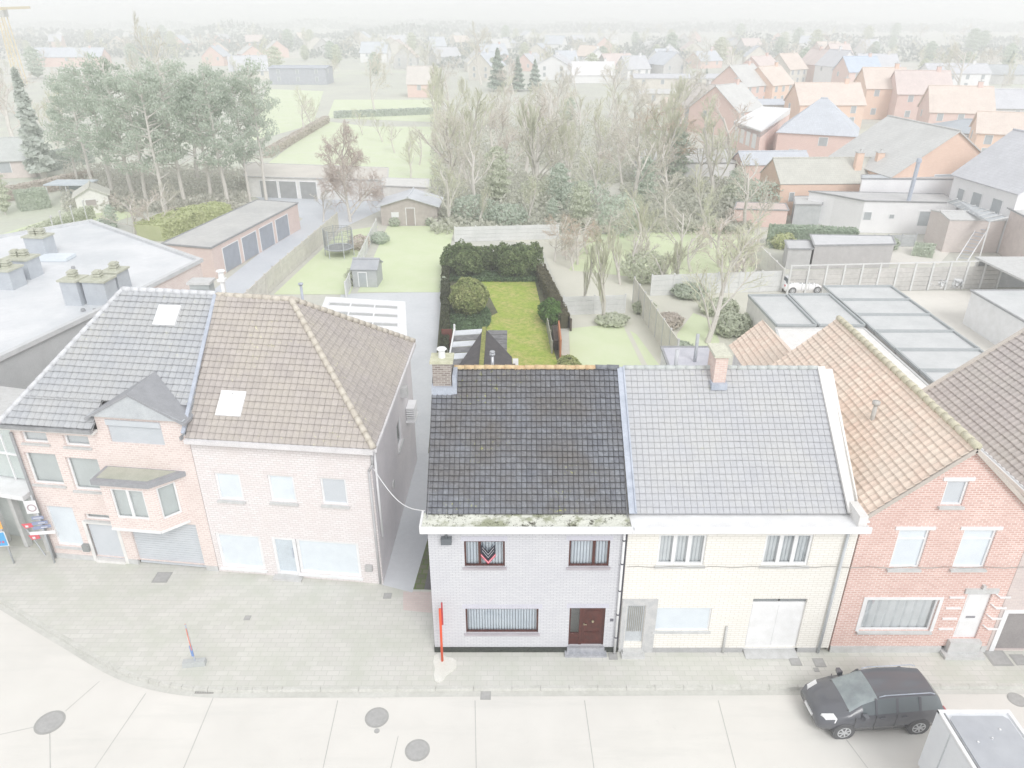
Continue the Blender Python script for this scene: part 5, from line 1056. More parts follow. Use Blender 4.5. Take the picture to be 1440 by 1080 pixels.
a, b_ = G(779, 492), G(777, 470); mb = MB(); bar(mb, a+Vector((.25, 0, .35)), b_+Vector((.25, 0, .35)), .55, .7); tag(mb.build('dark_gap_block', BROWNW), 'dark block added to fill the gap beside the orange board', 'box')  # added block, coloured dark for the gap between edging and orange board
# rusty gate
mb = MB(); a, b_ = G(622, 491), G(637, 491); mb.box(a.x, b_.x, a.y, a.y+.06, .05, 1.5); T = tag(mb.build('rusty_gate', MAT('rusty_red', S(134, 82, 72), S(112, 66, 60), .8, 2)), 'rusty dark red gate panel at the lower left of the bright garden', 'gate')
# rear shed with the mossy ridge
SH = thing('garden_shed', 'black roofed shed with mossy ridge behind the lilac house', 'shed', (-1.4, 37, 0))
BIT2 = MAT('weathered_grey_panel', S(136, 136, 138), S(112, 112, 115), .7, 3); BIT = MAT('black_bitumen', S(86, 82, 84), S(68, 66, 70), .6, 2, fine=20, finea=.3); MOSS = MAT('mossy_ridge', S(166, 168, 96), S(128, 134, 78), .95, 5, fine=20, finea=.3)
rf = Gy(681, 463, 43.2); rn_ = Vector((rf.x+.12, 33, rf.z))
mb = MB(); le = Gy(640, 522, 35.5); le = Vector((-3.35, 34.2, 2.35)); re = Vector((.55, 34.2, 2.35))
le2, re2 = Vector((-3.7, 30, 2.3)), Vector((.9, 30, 2.3)); rr2 = Vector((rn_.x, 30, rf.z))
def slab(mb, P, th=.08):
    P = [Vector(p) for p in P]; mb.poly(P); mb.poly([p-Vector((0, 0, th)) for p in P][::-1])
    for i in range(len(P)): a, b = P[i], P[(i+1) % len(P)]; mb.poly([a-Vector((0, 0, th)), b-Vector((0, 0, th)), b, a])
slab(mb, [G(645, 518, 2.5)+Vector((-.1, -3, 0)), Vector((rf.x-.1, G(645, 518, 2.5).y-3, rf.z)), Vector((rf.x-.06, rf.y, rf.z)), G(645, 514, 2.5)])
slab(mb, [Vector((rf.x, G(645, 518, 2.5).y-3, rf.z)), G(722, 518, 2.5)+Vector((0, -3, 0)), G(720, 502, 2.5), Vector((rf.x+.1, rf.y, rf.z))]); mb.build('roof', BIT, SH)
mb = MB(); a = Vector((rf.x, rf.y+.15, rf.z+.04)); b_ = Vector((rf.x+.02, 37, rf.z+.04)); bar(mb, a, b_, .26, .16); mb.build('ridge', MOSS, SH)
mb = MB(); x0_ = G(643, 515, 2.2).x; mb.box(x0_+.1, .2, 34, 40, 0, 2.25); mb.build('wall', MAT('shed_wall_dark', S(110, 104, 98)), SH)
PW = MAT('translucent_white', S(222, 226, 232), S(206, 210, 216), .5)
yb = G(640, 462, 2.3).y; ye = G(643, 512, 2.3).y
for k in range(6):
    t0_, t1_ = k/6, (k+1)/6-.02; y0_, y1_ = ye+(yb-ye)*t0_, ye+(yb-ye)*t1_; xl = G(639, 462, 2.3).x+.0; xr = rf.x-.1
    mb = MB(); slab(mb, [(xl+.05, y0_, 2.2), (xr, y0_, 2.34), (xr, y1_, 2.34), (xl+.05, y1_, 2.2)], .04); mb.build('lean_to_panel', PW if k in (1, 3, 5) else BIT2, SH)
mb = MB(); bar(mb, (xl, ye, 2.26), (xl, yb, 2.26), .09, .12); mb.tube((xl, yb, 0), (xl, yb, 2.6), .07); mb.build('lean_to_frame', WHITE, SH)
y3 = G(713, 462, 2.35).y; y4 = G(714, 494, 2.35).y; xr_ = G(713, 480, 2.35).x
for k in range(5):
    y0_, y1_ = y4+(y3-y4)*k/5, y4+(y3-y4)*((k+1)/5)-.06
    mb = MB(); slab(mb, [(rf.x+.15, y0_, 2.22+.012*k), (xr_, y0_, 2.2+.012*k), (xr_, y1_, 2.2+.012*k), (rf.x+.15, y1_, 2.22+.012*k)], .05); mb.build('slatted_panel', BIT2, SH)
mb = MB(); mb.box(G(721, 516, 1.9).x, G(729, 516, 1.9).x, G(721, 516, 1.9).y, G(721, 504, 1.9).y, 0, 1.9); mb.build('end_pier', OFFW, SH)
bush('dark_shrub', 'small dark shrub in the shade behind the lilac house chimney', 'bush', -4.0, 41.0, (.5, 1.6, .5), LEAF_D, 1200, .1, 31, bark=BARKD)

# ================================================================ LEFT GARDENS AND GARAGES
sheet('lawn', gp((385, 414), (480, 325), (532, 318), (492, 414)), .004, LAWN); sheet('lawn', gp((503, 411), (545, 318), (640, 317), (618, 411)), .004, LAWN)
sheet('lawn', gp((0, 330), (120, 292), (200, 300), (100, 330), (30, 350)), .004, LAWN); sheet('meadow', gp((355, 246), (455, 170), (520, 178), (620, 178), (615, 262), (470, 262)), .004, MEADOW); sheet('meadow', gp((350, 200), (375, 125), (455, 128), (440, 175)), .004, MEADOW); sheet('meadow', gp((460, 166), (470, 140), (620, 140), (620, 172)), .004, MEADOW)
DRV = MAT('pale_blue_asphalt', S(210, 214, 220), S(200, 205, 212), .8, .2, fine=5, finea=.05)
sheet('drive_path', [(-25.5, 58), (-21.3, 56), (-18.9, 79), (-15, 90), (-14, 95.2), (-33, 95.2), (-24, 84)], .003, DRV)
def blockbuilding(name, label, cat, fp, h, wm, rm, ov=.1, rt=.12):
    T = thing(name, label, cat, (sum(p[0] for p in fp)/len(fp), sum(p[1] for p in fp)/len(fp), 0)); mb = MB(); mb.prism(fp, 0, h); mb.build('wall', wm, T)
    cx, cy = sum(p[0] for p in fp)/len(fp), sum(p[1] for p in fp)/len(fp); q = []
    for p in fp: d = Vector((p[0]-cx, p[1]-cy)); d = d*(1+ov/d.length); q.append((cx+d.x, cy+d.y))
    mb = MB(); mb.prism(q, h+.002, h+rt); r_ = mb.build('roof', rm, T)
    mb = MB(); 
    for i in range(len(q)): bar(mb, (q[i][0], q[i][1], h+rt), (q[(i+1) % len(q)][0], q[(i+1) % len(q)][1], h+rt), .14, .09+.004*i)
    mb.build('roof_edge', DARKGUT if wm is not OFFW else GREYST, r_); return T
def openings(T, w, lst, mat, name='door', frame=None, o=.02):
    for r in lst:
        mb = MB(); w.box(mb, r[0], r[1], r[2], r[3], -.02, o); d = mb.build(name, mat, T)
        mb = MB(); f = .07
        w.box(mb, r[0]-f, r[0], r[2], r[3]+f, -.02, o+.03); w.box(mb, r[1], r[1]+f, r[2], r[3]+f, -.02, o+.03); w.box(mb, r[0], r[1], r[3], r[3]+f, -.02, o+.028); mb.build('frame', frame or WHITE, d)
PBR = BRICK('pale_pink_garage_brick', S(228, 208, 200), S(220, 198, 192), S(224, 216, 210)); GROOF = MAT('pale_grey_flat_roof', S(204, 204, 202), S(190, 191, 190), .8, .3, fine=3, finea=.1)
SLATE = MAT('slate_blue_door', S(172, 178, 188), S(162, 168, 178), .6)
fp = [(-31, 63.9), (-26.2, 62.6), (-23.1, 79.5), (-27.9, 80.9)]; T = blockbuilding('garage_row', 'pink brick garage row with four slate-blue doors and grey flat roof', 'garage', fp, 2.7, PBR, GROOF)
w_ = W(fp[1], fp[2]); openings(T, w_, [(1.6+k*3.4, 4.3+k*3.4, .05, 2.25) for k in range(4)], SLATE, 'garage_door')
fp = [tuple(G(352, 277).xy), tuple(G(545, 283).xy), tuple(G(545, 264).xy), tuple(G(352, 256).xy)]
T = blockbuilding('garage_row', 'long white garage row with dark open bays behind the pines', 'garage', fp, 2.5, OFFW, MAT('pale_beige_roof', S(222, 218, 210), S(210, 206, 199), .8, .3), .3)
w_ = W(fp[0], fp[1]); openings(T, w_, [(1.6+k*2.55, 3.8+k*2.55, 0, 2.1) for k in range(2)]+[(6.9+k*2.4, 9.0+k*2.4, 0, 2.1) for k in range(1)], MAT('open_bay_grey', S(170, 172, 172)), 'garage_door')  # grey slabs close the open bays; their shaded inside is only colour
# fence along the drive
panelfence('wooden_fence', 'long pale wooden fence between the blue-grey drive and the lawn', [tuple(G(340, 452).xy), tuple(G(387, 404).xy), tuple(G(476, 322).xy)], 1.8, WOODP, 2)
panelfence('garden_fence', 'low pale concrete fence between the two left lawns', [tuple(G(487, 418).xy), tuple(G(530, 325).xy)], 1.3, CONC, 2)
# trampoline
c = G(473, 366); c.y += 1.6; T = thing('trampoline', 'round trampoline with dark net cage on the left lawn', 'trampoline', tuple(c)); mb = MB(); DKP = MAT('washed_black_net', S(160, 163, 165)); r = 1.35
mb.tube(c+Vector((0, 0, .75)), c+Vector((0, 0, .8)), r, r, 28); mb.build('bed', DKP, T); mb = MB()
for i in range(28):
    a0_, a1_ = i/28*6.283, (i+1)/28*6.283; P = lambda a, z: c+Vector((r*math.cos(a), r*math.sin(a), z))
    for z in (.8, 1.2, 1.6, 2.0, 2.4, 2.6): mb.tube(P(a0_, z), P(a1_, z), .016, .016, 4, False)
    for j in range(2): mb.tube(P(a0_+j*.112, .8), P(a0_+j*.112, 2.6), .016, .016, 4, False)
mb.build('net', DKP, T); mb = MB()
for i in range(6): a = i/6*6.283; mb.tube(c+Vector((r*1.04*math.cos(a), r*1.04*math.sin(a), 0)), c+Vector((r*1.04*math.cos(a), r*1.04*math.sin(a), 2.7)), .04)
mb.build('pole', PALEGREY, T); mb = MB()
for i in range(24):
    a0_, a1_ = i/24*6.283, (i+1)/24*6.283; mb.poly([c+Vector((q*math.cos(a), q*math.sin(a), .83)) for q, a in ((r*.85, a0_), (r*1.05, a0_), (r*1.05, a1_), (r*.85, a1_))])
mb.build('padding', PALEGREY, T)
# grey playhouse shed
def gabled(name, label, cat, cx, cy, rot, wd, dp, eave, rise, wm, rm, ov=.2, along='x', doors=(), side=(), hip=False, chim=None, group=None, wcol=None, gutter=True, th=.1, asym=0, fr=None):
    """cx,cy centre of the front wall; rot about z; ridge along local x or y; doors: on front wall (s0,s1,z0,z1,mat)"""
    T = thing(name, label, cat, (cx, cy, 0), group); c_, s_ = math.cos(rot), math.sin(rot)
    P = lambda x, y, z=0: Vector((cx+x*c_-y*s_, cy+x*s_+y*c_, z))
    h = wd/2; Wf, Wr, Wb, Wl = W(P(-h, 0).xy, P(h, 0).xy), W(P(h, 0).xy, P(h, dp).xy), W(P(h, dp).xy, P(-h, dp).xy), W(P(-h, dp).xy, P(-h, 0).xy); mb = MB()
    if along == 'x':
        for w_ in (Wf, Wb): wall(mb, w_, [(0, 0), (w_.L, 0), (w_.L, eave), (0, eave)])
        for w_ in (Wr, Wl): wall(mb, w_, [(0, 0), (w_.L, 0), (w_.L, eave)]+([] if hip else [(w_.L/2, eave+rise)])+[(0, eave)])
    else:
        for w_ in (Wr, Wl): wall(mb, w_, [(0, 0), (w_.L, 0), (w_.L, eave), (0, eave)])
        for w_ in (Wf, Wb): wall(mb, w_, [(0, 0), (w_.L, 0), (w_.L, eave)]+([] if hip else [(w_.L/2, eave+rise)])+[(0, eave)])
    mb.build('wall', wm, T)
    o = ov; e = eave-o*rise/((dp if along == 'x' else wd)/2)*.9+.05; Z = eave+rise+.08; hx = (min(wd, dp)/2 if hip else -o)
    if along == 'x':
        A, B, C, D = P(-h-o, -o, e), P(h+o, -o, e), P(h+o, dp+o, e), P(-h-o, dp+o, e); r0, r1 = P(-h+hx, dp/2, Z), P(h-hx, dp/2, Z)
        F = [[A, B, r1, r0], [C, D, r0, r1]]
        if hip: F += [[B, C, r1], [D, A, r0]]
    else:
        A, B, C, D = P(h+o, -o, e), P(h+o, dp+o, e), P(-h-o, dp+o, e), P(-h-o, -o, e); r0, r1 = P(0, hx, Z), P(0, dp-hx, Z)
        F = [[A, B, r1, r0], [C, D, r0, r1]]
        if hip: F += [[B, C, r1], [D, A, r0]]
    for f in F: plainroof('roof', rm, T, f, th)
    mb = MB(); ridge(mb, r0+Vector((0, 0, .02)), r1+Vector((0, 0, .02)), .1, .6); mb.build('ridge', rm, T)
    for (s0, s1, z0, z1, m_) in doors: openings(T, Wf, [(s0, s1, z0, z1)], m_, 'door' if z0 < .3 else 'window', fr)
    for (s0, s1, z0, z1, m_, which) in side: openings(T, {'r': Wr, 'l': Wl, 'b': Wb}[which], [(s0, s1, z0, z1)], m_, 'door' if z0 < .3 else 'window', fr)
    if chim:
        for (x, y) in chim: p = P(x, y); chimney(T, p.x, p.y, eave+rise*.4, eave+rise+.9, .8, .6, wm, GREYST, 1, None, rot=rot)
    return T
WG = MAT('washed_grey_board', S(194, 197, 199), S(182, 186, 188), .8, 2); WIN = MAT('pale_window_dark', S(184, 190, 194), S(174, 180, 184), .3)
p = G(514, 404); gabled('play_house', 'grey board playhouse shed between the two left lawns', 'shed', p.x, p.y, -.05, 2.1, 2.2, 1.6, .5, WG, MAT('washed_grey_felt', S(186, 189, 194), S(174, 178, 184)), .12, doors=((.55, 1.2, .05, 1.3, WIN),))
BRB = MAT('washed_brown_board', S(196, 188, 184), S(182, 174, 170), .8, 2, fine=8, finea=.1)
p = G(580, 317); gabled('garden_chalet', 'brown board chalet with pale grey gabled roof at the end of the left lawn', 'shed', p.x-.3, p.y, -.02, 6.2, 4, 2.2, .9, BRB, MAT('pale_chalet_roof', S(216, 220, 226), S(204, 208, 214), .7, .5), .35, along='y', doors=((1.2, 1.9, .9, 1.4, WHITE), (2.8, 3.7, .02, 1.9, MAT('washed_brown_door', S(178, 168, 164)))))
blockbuilding('flat_outbuilding', 'white flat-roofed outbuilding right behind the brown chalet', 'outbuilding', [tuple(G(541, 297).xy), tuple(G(604, 300).xy), tuple(G(604, 287).xy), tuple(G(541, 285).xy)], 2.9, OFFW, MAT('pale_flat_roof', S(226, 226, 224), S(218, 218, 216)))
for (u, v, x, y, z, s, lb, lf, n) in ((625, 408, .35, .35, .6, .09, 'small grey shrub at the right end of the concrete yard', PL_H, 400), (500, 400, .8, .7, .75, .1, 'pale straw-coloured shrub beside the grey playhouse', PL_T, 900), (535, 342, .9, .8, .6, .1, 'low clipped bush left of the second lawn', PL_G, 900), (555, 318, .6, .5, .5, .1, 'left small bush before the brown chalet', PL_H, 400), (606, 317, .6, .5, .5, .1, 'right small bush before the brown chalet', PL_H, 400), (506, 350, 1.1, 1.0, .7, .12, 'brownish bush between trampoline and low fence', PL_O, 900), (428, 268, 1.3, 1.2, 1.2, .15, 'greyish bush in front of the white garage row', PL_C, 800)):
    p = G(u, v); bush('shrub', lb, 'bush', p.x, p.y, (x, y, z), lf, n, s, u)
hedge('yellow_hedge', 'rounded yellow-green hedge behind the pink garage row', [tuple(G(212, 338).xy), tuple(G(262, 318).xy), tuple(G(318, 306).xy)], 3.2, 1.7, PL_Y, 45, .16, 8)
# far left gardens
p = G(15, 252); gabled('bungalow', 'pale pink bungalow with grey roof at the left edge', 'house', p.x-3, p.y, .25, 12, 7, 2.6, 2.4, MAT('pale_pink_render', S(224, 214, 210)), MAT('pale_grey_roof', S(202, 206, 204), S(192, 196, 194)), .4, along='x', doors=((7.6, 9.1, .8, 2.2, WIN), (3.2, 4.4, .8, 2.2, WIN)))
p = G(134, 300); gabled('garden_shed', 'small cream garden shed with dark window among the left hedges', 'shed', p.x, p.y, .45, 3.4, 3.2, 2.1, .9, OFFW, MAT('pale_felt', S(214, 214, 206), S(204, 204, 196)), .3, along='y', doors=((1.0, 2.1, .9, 1.6, MAT('washed_brown_pane', S(182, 174, 172))),))
T = thing('garden_pavilion', 'small pavilion with pale blue flat roof on white posts in the left garden', 'pavilion', tuple(G(98, 285))); p = G(98, 285); mb = MB(); mb.box(p.x-2.6, p.x+2.6, p.y-.2, p.y+3, 2.1, 2.25); mb.build('roof', MAT('pale_blue_roof', S(214, 222, 228), S(198, 208, 216)), T)
mb = MB()
for x in (-2.4, 0, 2.4):
    for y in (0, 2.8): mb.tube((p.x+x, p.y+y, 0), (p.x+x, p.y+y, 2.1), .06)
mb.build('post', WHITE, T); mb = MB(); mb.box(p.x-.2, p.x+2.3, p.y+1, p.y+2.6, 0, 1.9); mb.build('back_wall', MAT('pavilion_teal', S(186, 198, 200)), T)
hedge('clipped_hedge', 'big clipped block hedge in the left lawn', [tuple(G(28, 296).xy), tuple(G(70, 290).xy)], 2, 2.2, PL_H, 45, .16, 9)
hedge('long_hedge', 'long grey-green hedge behind the left garden', [tuple(G(40, 246).xy), tuple(G(128, 228).xy)], 1.8, 2.6, PL_C, 40, .2, 10)
hedge('russet_hedge', 'russet hedge running across the left garden', [tuple(G(0, 285).xy), tuple(G(75, 268).xy), tuple(G(130, 256).xy)], 1.2, 1.6, PL_O, 45, .16, 11)
hedge('boundary_hedge', 'low green hedge beyond the flat-roofed corner building', [tuple(G(20, 352).xy), tuple(G(130, 306).xy)], 1.0, 1.4, PL_T, 50, .14, 12)
for k, (u, v) in enumerate(((80, 338), (92, 330), (107, 322), (124, 314))):
    p = G(u, v); mb = MB(); mb.tube(p, p+Vector((0, 0, 2.4)), .06, .06); mb.tube(p+Vector((0, 0, 2.4)), p+Vector((.1, 0, 2.55)), .12, .1); T = thing('fence_post', ['first', 'second', 'third', 'last'][k]+' pale post of the row beyond the corner building, counted from the left', 'post', tuple(p), 'pale posts beyond the corner building'); mb.build('post', GREYST, T)
hedge('field_hedge', 'low brown hedge between the two meadow strips', [tuple(G(375, 222).xy), tuple(G(460, 172).xy)], 1.2, 1.3, PL_O, 30, .2, 13)
hedge('field_hedge', 'low grey hedge across the far end of the meadow', [tuple(G(470, 166).xy), tuple(G(620, 160).xy)], 1.2, 1.4, PL_C, 25, .22, 14)
# ================================================================ CENTRE AND RIGHT GARDENS
panelfence('concrete_wall', 'pale grey concrete panel fence behind the bright garden', [tuple(G(640, 340).xy), tuple(G(785, 336).xy)], 1.55, CONC, 2)
panelfence('concrete_wall', 'white panel fence at the end of the middle lawn', [tuple(G(792, 443).xy), tuple(G(878, 440).xy)], 1.5, CONC, 2)
panelfence('board_fence', 'tall pale fence running diagonally between the two middle lawns', [tuple(G(950, 519).xy), tuple(G(890, 425).xy)], 2.1, MAT('pale_beige_board', S(226, 224, 214), S(214, 212, 202)), 1.8, GREYST)
panelfence('concrete_wall', 'long grey concrete panel fence behind the bare tree', [tuple(G(915, 416).xy), tuple(G(1098, 409).xy)], 1.8, CONC, 2)
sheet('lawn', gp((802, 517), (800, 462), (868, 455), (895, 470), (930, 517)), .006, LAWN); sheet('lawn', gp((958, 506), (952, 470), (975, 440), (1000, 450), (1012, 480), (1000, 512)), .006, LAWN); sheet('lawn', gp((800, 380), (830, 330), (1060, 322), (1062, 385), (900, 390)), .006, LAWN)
sheet('stepping_path', gp((878, 462), (884, 462), (912, 517), (904, 517)), .012, SOIL)
T = panelfence('concrete_wall', 'cream garden wall left of the flat garages', [tuple(G(1098, 410).xy), tuple(G(1042, 350).xy)], 2.0, OFFW, 2)
hedge('clipped_long_hedge', 'long clipped dark green hedge in the right-hand garden', [tuple(G(1078, 346).xy), tuple(G(1200, 352).xy)], 1.5, 2.1, FOLI('clipped_leaf', S(204, 216, 198), S(192, 206, 188)), 60, .13, 15)
hedge('low_hedge', 'low rounded hedge before the white flat building', [tuple(G(1283, 356).xy), tuple(G(1312, 360).xy)], 2.0, .9, PL_H, 60, .13, 16)
fp = [tuple(G(1140, 378).xy), tuple(G(1250, 376).xy), tuple(G(1246, 364).xy), tuple(G(1135, 362).xy)]; blockbuilding('flat_shed', 'long low grey board shed with flat roof beyond the post fence', 'shed', fp, 2.1, MAT('washed_grey_wood', S(198, 196, 196), S(188, 186, 186)), MAT('pale_grey_membrane', S(218, 219, 222), S(208, 210, 213)))
fp = [tuple(G(1104, 378).xy), tuple(G(1137, 378).xy), tuple(G(1133, 366).xy), tuple(G(1100, 366).xy)]; blockbuilding('flat_shed', 'short grey flat-roofed shed left of the long one', 'shed', fp, 1.8, MAT('washed_grey_wood2', S(202, 202, 202)), MAT('pale_grey_membrane2', S(210, 211, 213)))
YARD = MAT('pale_sandy_concrete', S(226, 223, 216), S(216, 213, 206), .9, .15, fine=2, finea=.04)
sheet('courtyard_path', [(23, 36), (34.3, 36), (60, 45), (60, 59.3), (23, 59.3)], .003, YARD); sheet('patio_path', gp((1200, 372), (1320, 372), (1340, 350), (1230, 345)), .004, YARD)
# post fence
T = thing('post_fence', 'grey panel fence with tall white posts and top rail behind the garages', 'fence', (31, 59.5, 0)); FA, FBp = G(1106, 413), G(1400, 405); L = (FBp-FA).length; d_ = (FBp-FA).normalized(); mb = MB(); mr = MB(); PNM = MAT('washed_grey_panel', S(208, 206, 203), S(192, 191, 188), .9, .9, fine=4, finea=.12)
for k in range(12):
    mb = MB(); p, q = FA+d_*L*k/12, FA+d_*L*(k+1)/12
    for j in range(5): bar(mb, p+d_*.1+Vector((0, 0, .2+j*.4)), q-d_*.1+Vector((0, 0, .2+j*.4)), .05+.008*(j % 2), .37)
    mb.build('panel', PNM, T)
for k in range(13): mp = MB(); p = FA+d_*L*k/12; mp.box(p.x-.07, p.x+.07, p.y-.12, p.y+.0, 0, 2.5); mp.build('post', CONC, T)
bar(mr, FA+Vector((0, -.06, 2.45)), FBp+Vector((0, -.06, 2.45)), .1, .08); mr.build('top_rail', CONC, T)
# flat garages
GR2 = MAT('pale_blue_grey_roof', S(212, 214, 215), S(196, 199, 200), .95, .25, fine=3, finea=.06); PARG = MAT('grey_parapet', S(184, 189, 191), S(174, 180, 182))
def garage_unit(label, fp, h, doorw=None, dooroff=None):
    T = thing('flat_garage', label, 'garage', (sum(p[0] for p in fp)/4, sum(p[1] for p in fp)/4, 0), 'flat garages behind the cream house'); mb = MB(); mb.prism(fp, 0, h); mb.build('wall', OFFW, T)
    mb = MB(); mb.prism(fp, h+.003, h+.05); mb.build('roof', GR2, T); mb = MB()
    for i in range(4): bar(mb, (fp[i][0], fp[i][1], h+.12), (fp[(i+1) % 4][0], fp[(i+1) % 4][1], h+.09), .13, .16+i*.004)
    mb.build('parapet', PARG, T)
    if doorw: openings(T, W(*doorw), [(.3, 2.7, .05, 2.1)], SHUT, 'garage_door')
    return T
for k in range(6):
    y0 = 35.4+k*2.95; garage_unit('%s garage of the right-hand row counted from the cream house roof' % ['first', 'second', 'third', 'fourth', 'fifth', 'sixth'][k], [(23.55, y0), (28.65, y0), (28.65, y0+2.85), (23.55, y0+2.85)], 2.5, ((28.65, y0), (28.65, y0+2.85)))
garage_unit('left one of the two crosswise flat garages with white front', [(17.5, 45.2), (20.1, 45.2), (20.1, 51), (17.3, 51)], 2.5); garage_unit('right one of the two crosswise flat garages', [(20.3, 45.2), (23.3, 45.2), (23.3, 51.2), (20.3, 51.2)], 2.5)
blockbuilding('white_extension', 'white rear extension with grey roof hidden behind the salmon roof', 'outbuilding', [(15.2, 34), (23.2, 34), (23.2, 45), (17.4, 45)], 2.35, OFFW, OFFW, .02)
blockbuilding('small_grey_roof', 'small grey flat roof between the salmon and the brown roofs', 'outbuilding', [(17.9, 29.5), (22.6, 29.5), (22.6, 33.9), (18.4, 33.9)], 3.2, OFFW, MAT('mid_grey_roof', S(186, 190, 194), S(200, 204, 208), .5, .8))
T = blockbuilding('white_lean_to', 'small white rear extension with grey roof right of the brick chimney', 'outbuilding', [(8.7, 33.5), (11.8, 33.5), (11.8, 40), (8.9, 40)], 3.2, WHITE, MAT('lilac_grey_roof', S(210, 210, 218), S(198, 199, 208)), .05)
pipe(T, [(10.4, 38, 3.3), (10.4, 38, 5.0)], .1, PALEGREY, 'flue')
fp = [tuple(G(1366, 444, 0).xy)]; fp = [(34.4, 44), (40, 44), (40, 52), (34.2, 52)]; T = blockbuilding('white_garage', 'white garage block on the right side of the courtyard', 'garage', fp, 2.5, WHITE, GR2)
T = thing('carport', 'grey carport at the right end of the post fence', 'carport', (42, 57, 0)); mb = MB(); mb.prism([(39.6, 52.5), (47, 52.5), (47, 60.5), (39.2, 60.5)], 2.5, 2.65); mb.build('roof', GREYST, T); 
for x, y in ((39.7, 52.7), (39.4, 60.3), (46.8, 52.7), (46.8, 60.3)): mb = MB(); mb.box(x-.1, x+.1, y-.1, y+.1, 0, 2.5); mb.build('post', OFFW, T)
mb = MB(); mb.box(39.6, 47, 60.3, 60.4, 0, 2.4); mb.build('back_wall', WG, T)
p = G(1322, 405); mb = MB()
for k in range(3): leafball(mb, (p.x-1.2+k*1.1, p.y, .5), (.7, .5, .5), 160, .2, k)
tag(mb.build('covered_pile', MAT('white_sheeting', S(232, 234, 236))), 'pile of things under white sheeting against the post fence', 'pile')
# ---------------------------------------------------------------- buildings on the right, middle distance
OB = BRICK('pale_orange_brick', S(236, 206, 188), S(230, 198, 178), S(232, 212, 198)); PRB = BRICK('pale_rose_brick', S(230, 203, 195), S(222, 193, 185), S(230, 213, 207)); PCW = MAT('white_wall', S(246, 246, 248), S(240, 240, 242), .8, .5)
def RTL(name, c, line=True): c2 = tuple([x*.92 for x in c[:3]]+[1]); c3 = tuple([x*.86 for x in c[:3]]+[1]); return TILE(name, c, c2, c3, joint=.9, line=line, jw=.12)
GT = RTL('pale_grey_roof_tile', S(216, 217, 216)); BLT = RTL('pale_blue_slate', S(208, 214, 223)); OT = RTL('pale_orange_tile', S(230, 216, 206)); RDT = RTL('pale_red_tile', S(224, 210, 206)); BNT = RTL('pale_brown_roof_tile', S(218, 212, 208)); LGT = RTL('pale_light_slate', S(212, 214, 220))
# white flat building
A_, Bq = G(1207, 327), G(1335, 330); fp = [tuple(A_.xy), tuple(Bq.xy), (Bq.x+.5, Bq.y+4), (A_.x-4.2, A_.y+4.6), tuple(G(1166, 318).xy)]
T = blockbuilding('white_flat_building', 'white single-storey building with flat roof behind the clipped hedge', 'building', fp, 3.3, PCW, MAT('washed_grey_roof', S(204, 204, 204), S(194, 195, 196)))
w_ = W(fp[0], fp[1]); L = w_.L; openings(T, w_, [(.02*L, .1*L, 1.4, 2.2), (.3*L, .35*L, 1.6, 2.0), (.62*L, .8*L, .9, 2.4), (.9*L, .98*L, .9, 2.4)], WIN, 'window')
blockbuilding('upper_white_block', 'raised white block behind the white flat building', 'building', [tuple(G(1200, 312).xy), tuple(G(1330, 313).xy), tuple(G(1328, 306).xy), tuple(G(1200, 306).xy)], 4.7, PCW, PALEGREY)
mb = MB(); mb.tube((41.8, 78.0, 3.3), (42.0, 78.2, 7.3), .2, .2, 10); mb.tube((42.0, 78.2, 7.3), (42.0, 78.2, 7.7), .28, .22, 10); tag(mb.build('flue_pipe', LEAD), 'fat white metal flue rising against the orange gable', 'flue')
T = blockbuilding('garden_hut', 'small grey hut with flat roof left of the white flat building', 'shed', [tuple(G(1113, 318).xy), tuple(G(1150, 318).xy), tuple(G(1152, 306).xy), tuple(G(1112, 306).xy)], 2.3, WG, GREYST)
# orange barn : gable towards the lower right
gl_, gr_ = G(1255, 248, 5.0), G(1368, 230, 5.0); cx, cy = (gl_.x+gr_.x)/2, (gl_.y+gr_.y)/2; rot = .13; cy = gl_.y+1.0
BARN = gabled('brick_barn', 'big pale orange brick barn with long grey gabled roof', 'barn', cx, cy, rot, 13.4, 13, 5.0, 4.6, OB, GT, .25, along='y', doors=((5.2, 8.2, 3.4, 5.0, PALEGREY),))
p = G(1183, 304); gabled('orange_wing', 'long orange brick wing with lichen-grey tiled roof and two dormers before the barn', 'outbuilding', p.x-1.2, p.y+.6, .03, 12.5, 7, 3.6, 2.2, OB, RTL('lichen_roof', S(204, 204, 196)), .1, doors=((1.2, 1.7, 1.6, 2.6, WIN),), chim=((3.2, 2.0), (5.6, 2.0)))
p = G(1095, 270); gabled('blue_roofed_annex', 'low pink brick annex with blue-grey tiled roof left of the orange wing', 'outbuilding', p.x, p.y+2, .05, 9, 5, 3.2, 1.2, PRB, BLT, .2)
p = G(1140, 235); gabled('hipped_house', 'hip-roofed house with blue slate roof and roof windows behind the annex', 'house', p.x, p.y, -.42, 11, 10, 5.0, 4.4, PRB, BLT, .3, hip=True, doors=((2, 3.2, 1, 2.4, WIN), (6, 7.2, 3.2, 4.4, WIN)))
p = G(1075, 222); T = thing('white_roofed_house', 'rose brick house with gleaming white sloping roof', 'house', tuple(p)); a_, b_, c_, d_ = G(1032, 172, 5.2), G(1070, 186, 5.2), G(1112, 152, 6.2), G(1072, 143, 7)
fpw = [tuple(a_.xy), tuple(b_.xy), tuple(c_.xy), tuple(d_.xy)]; mb = MB(); mb.prism(fpw, 0, 5.2); mb.build('wall', PRB, T)
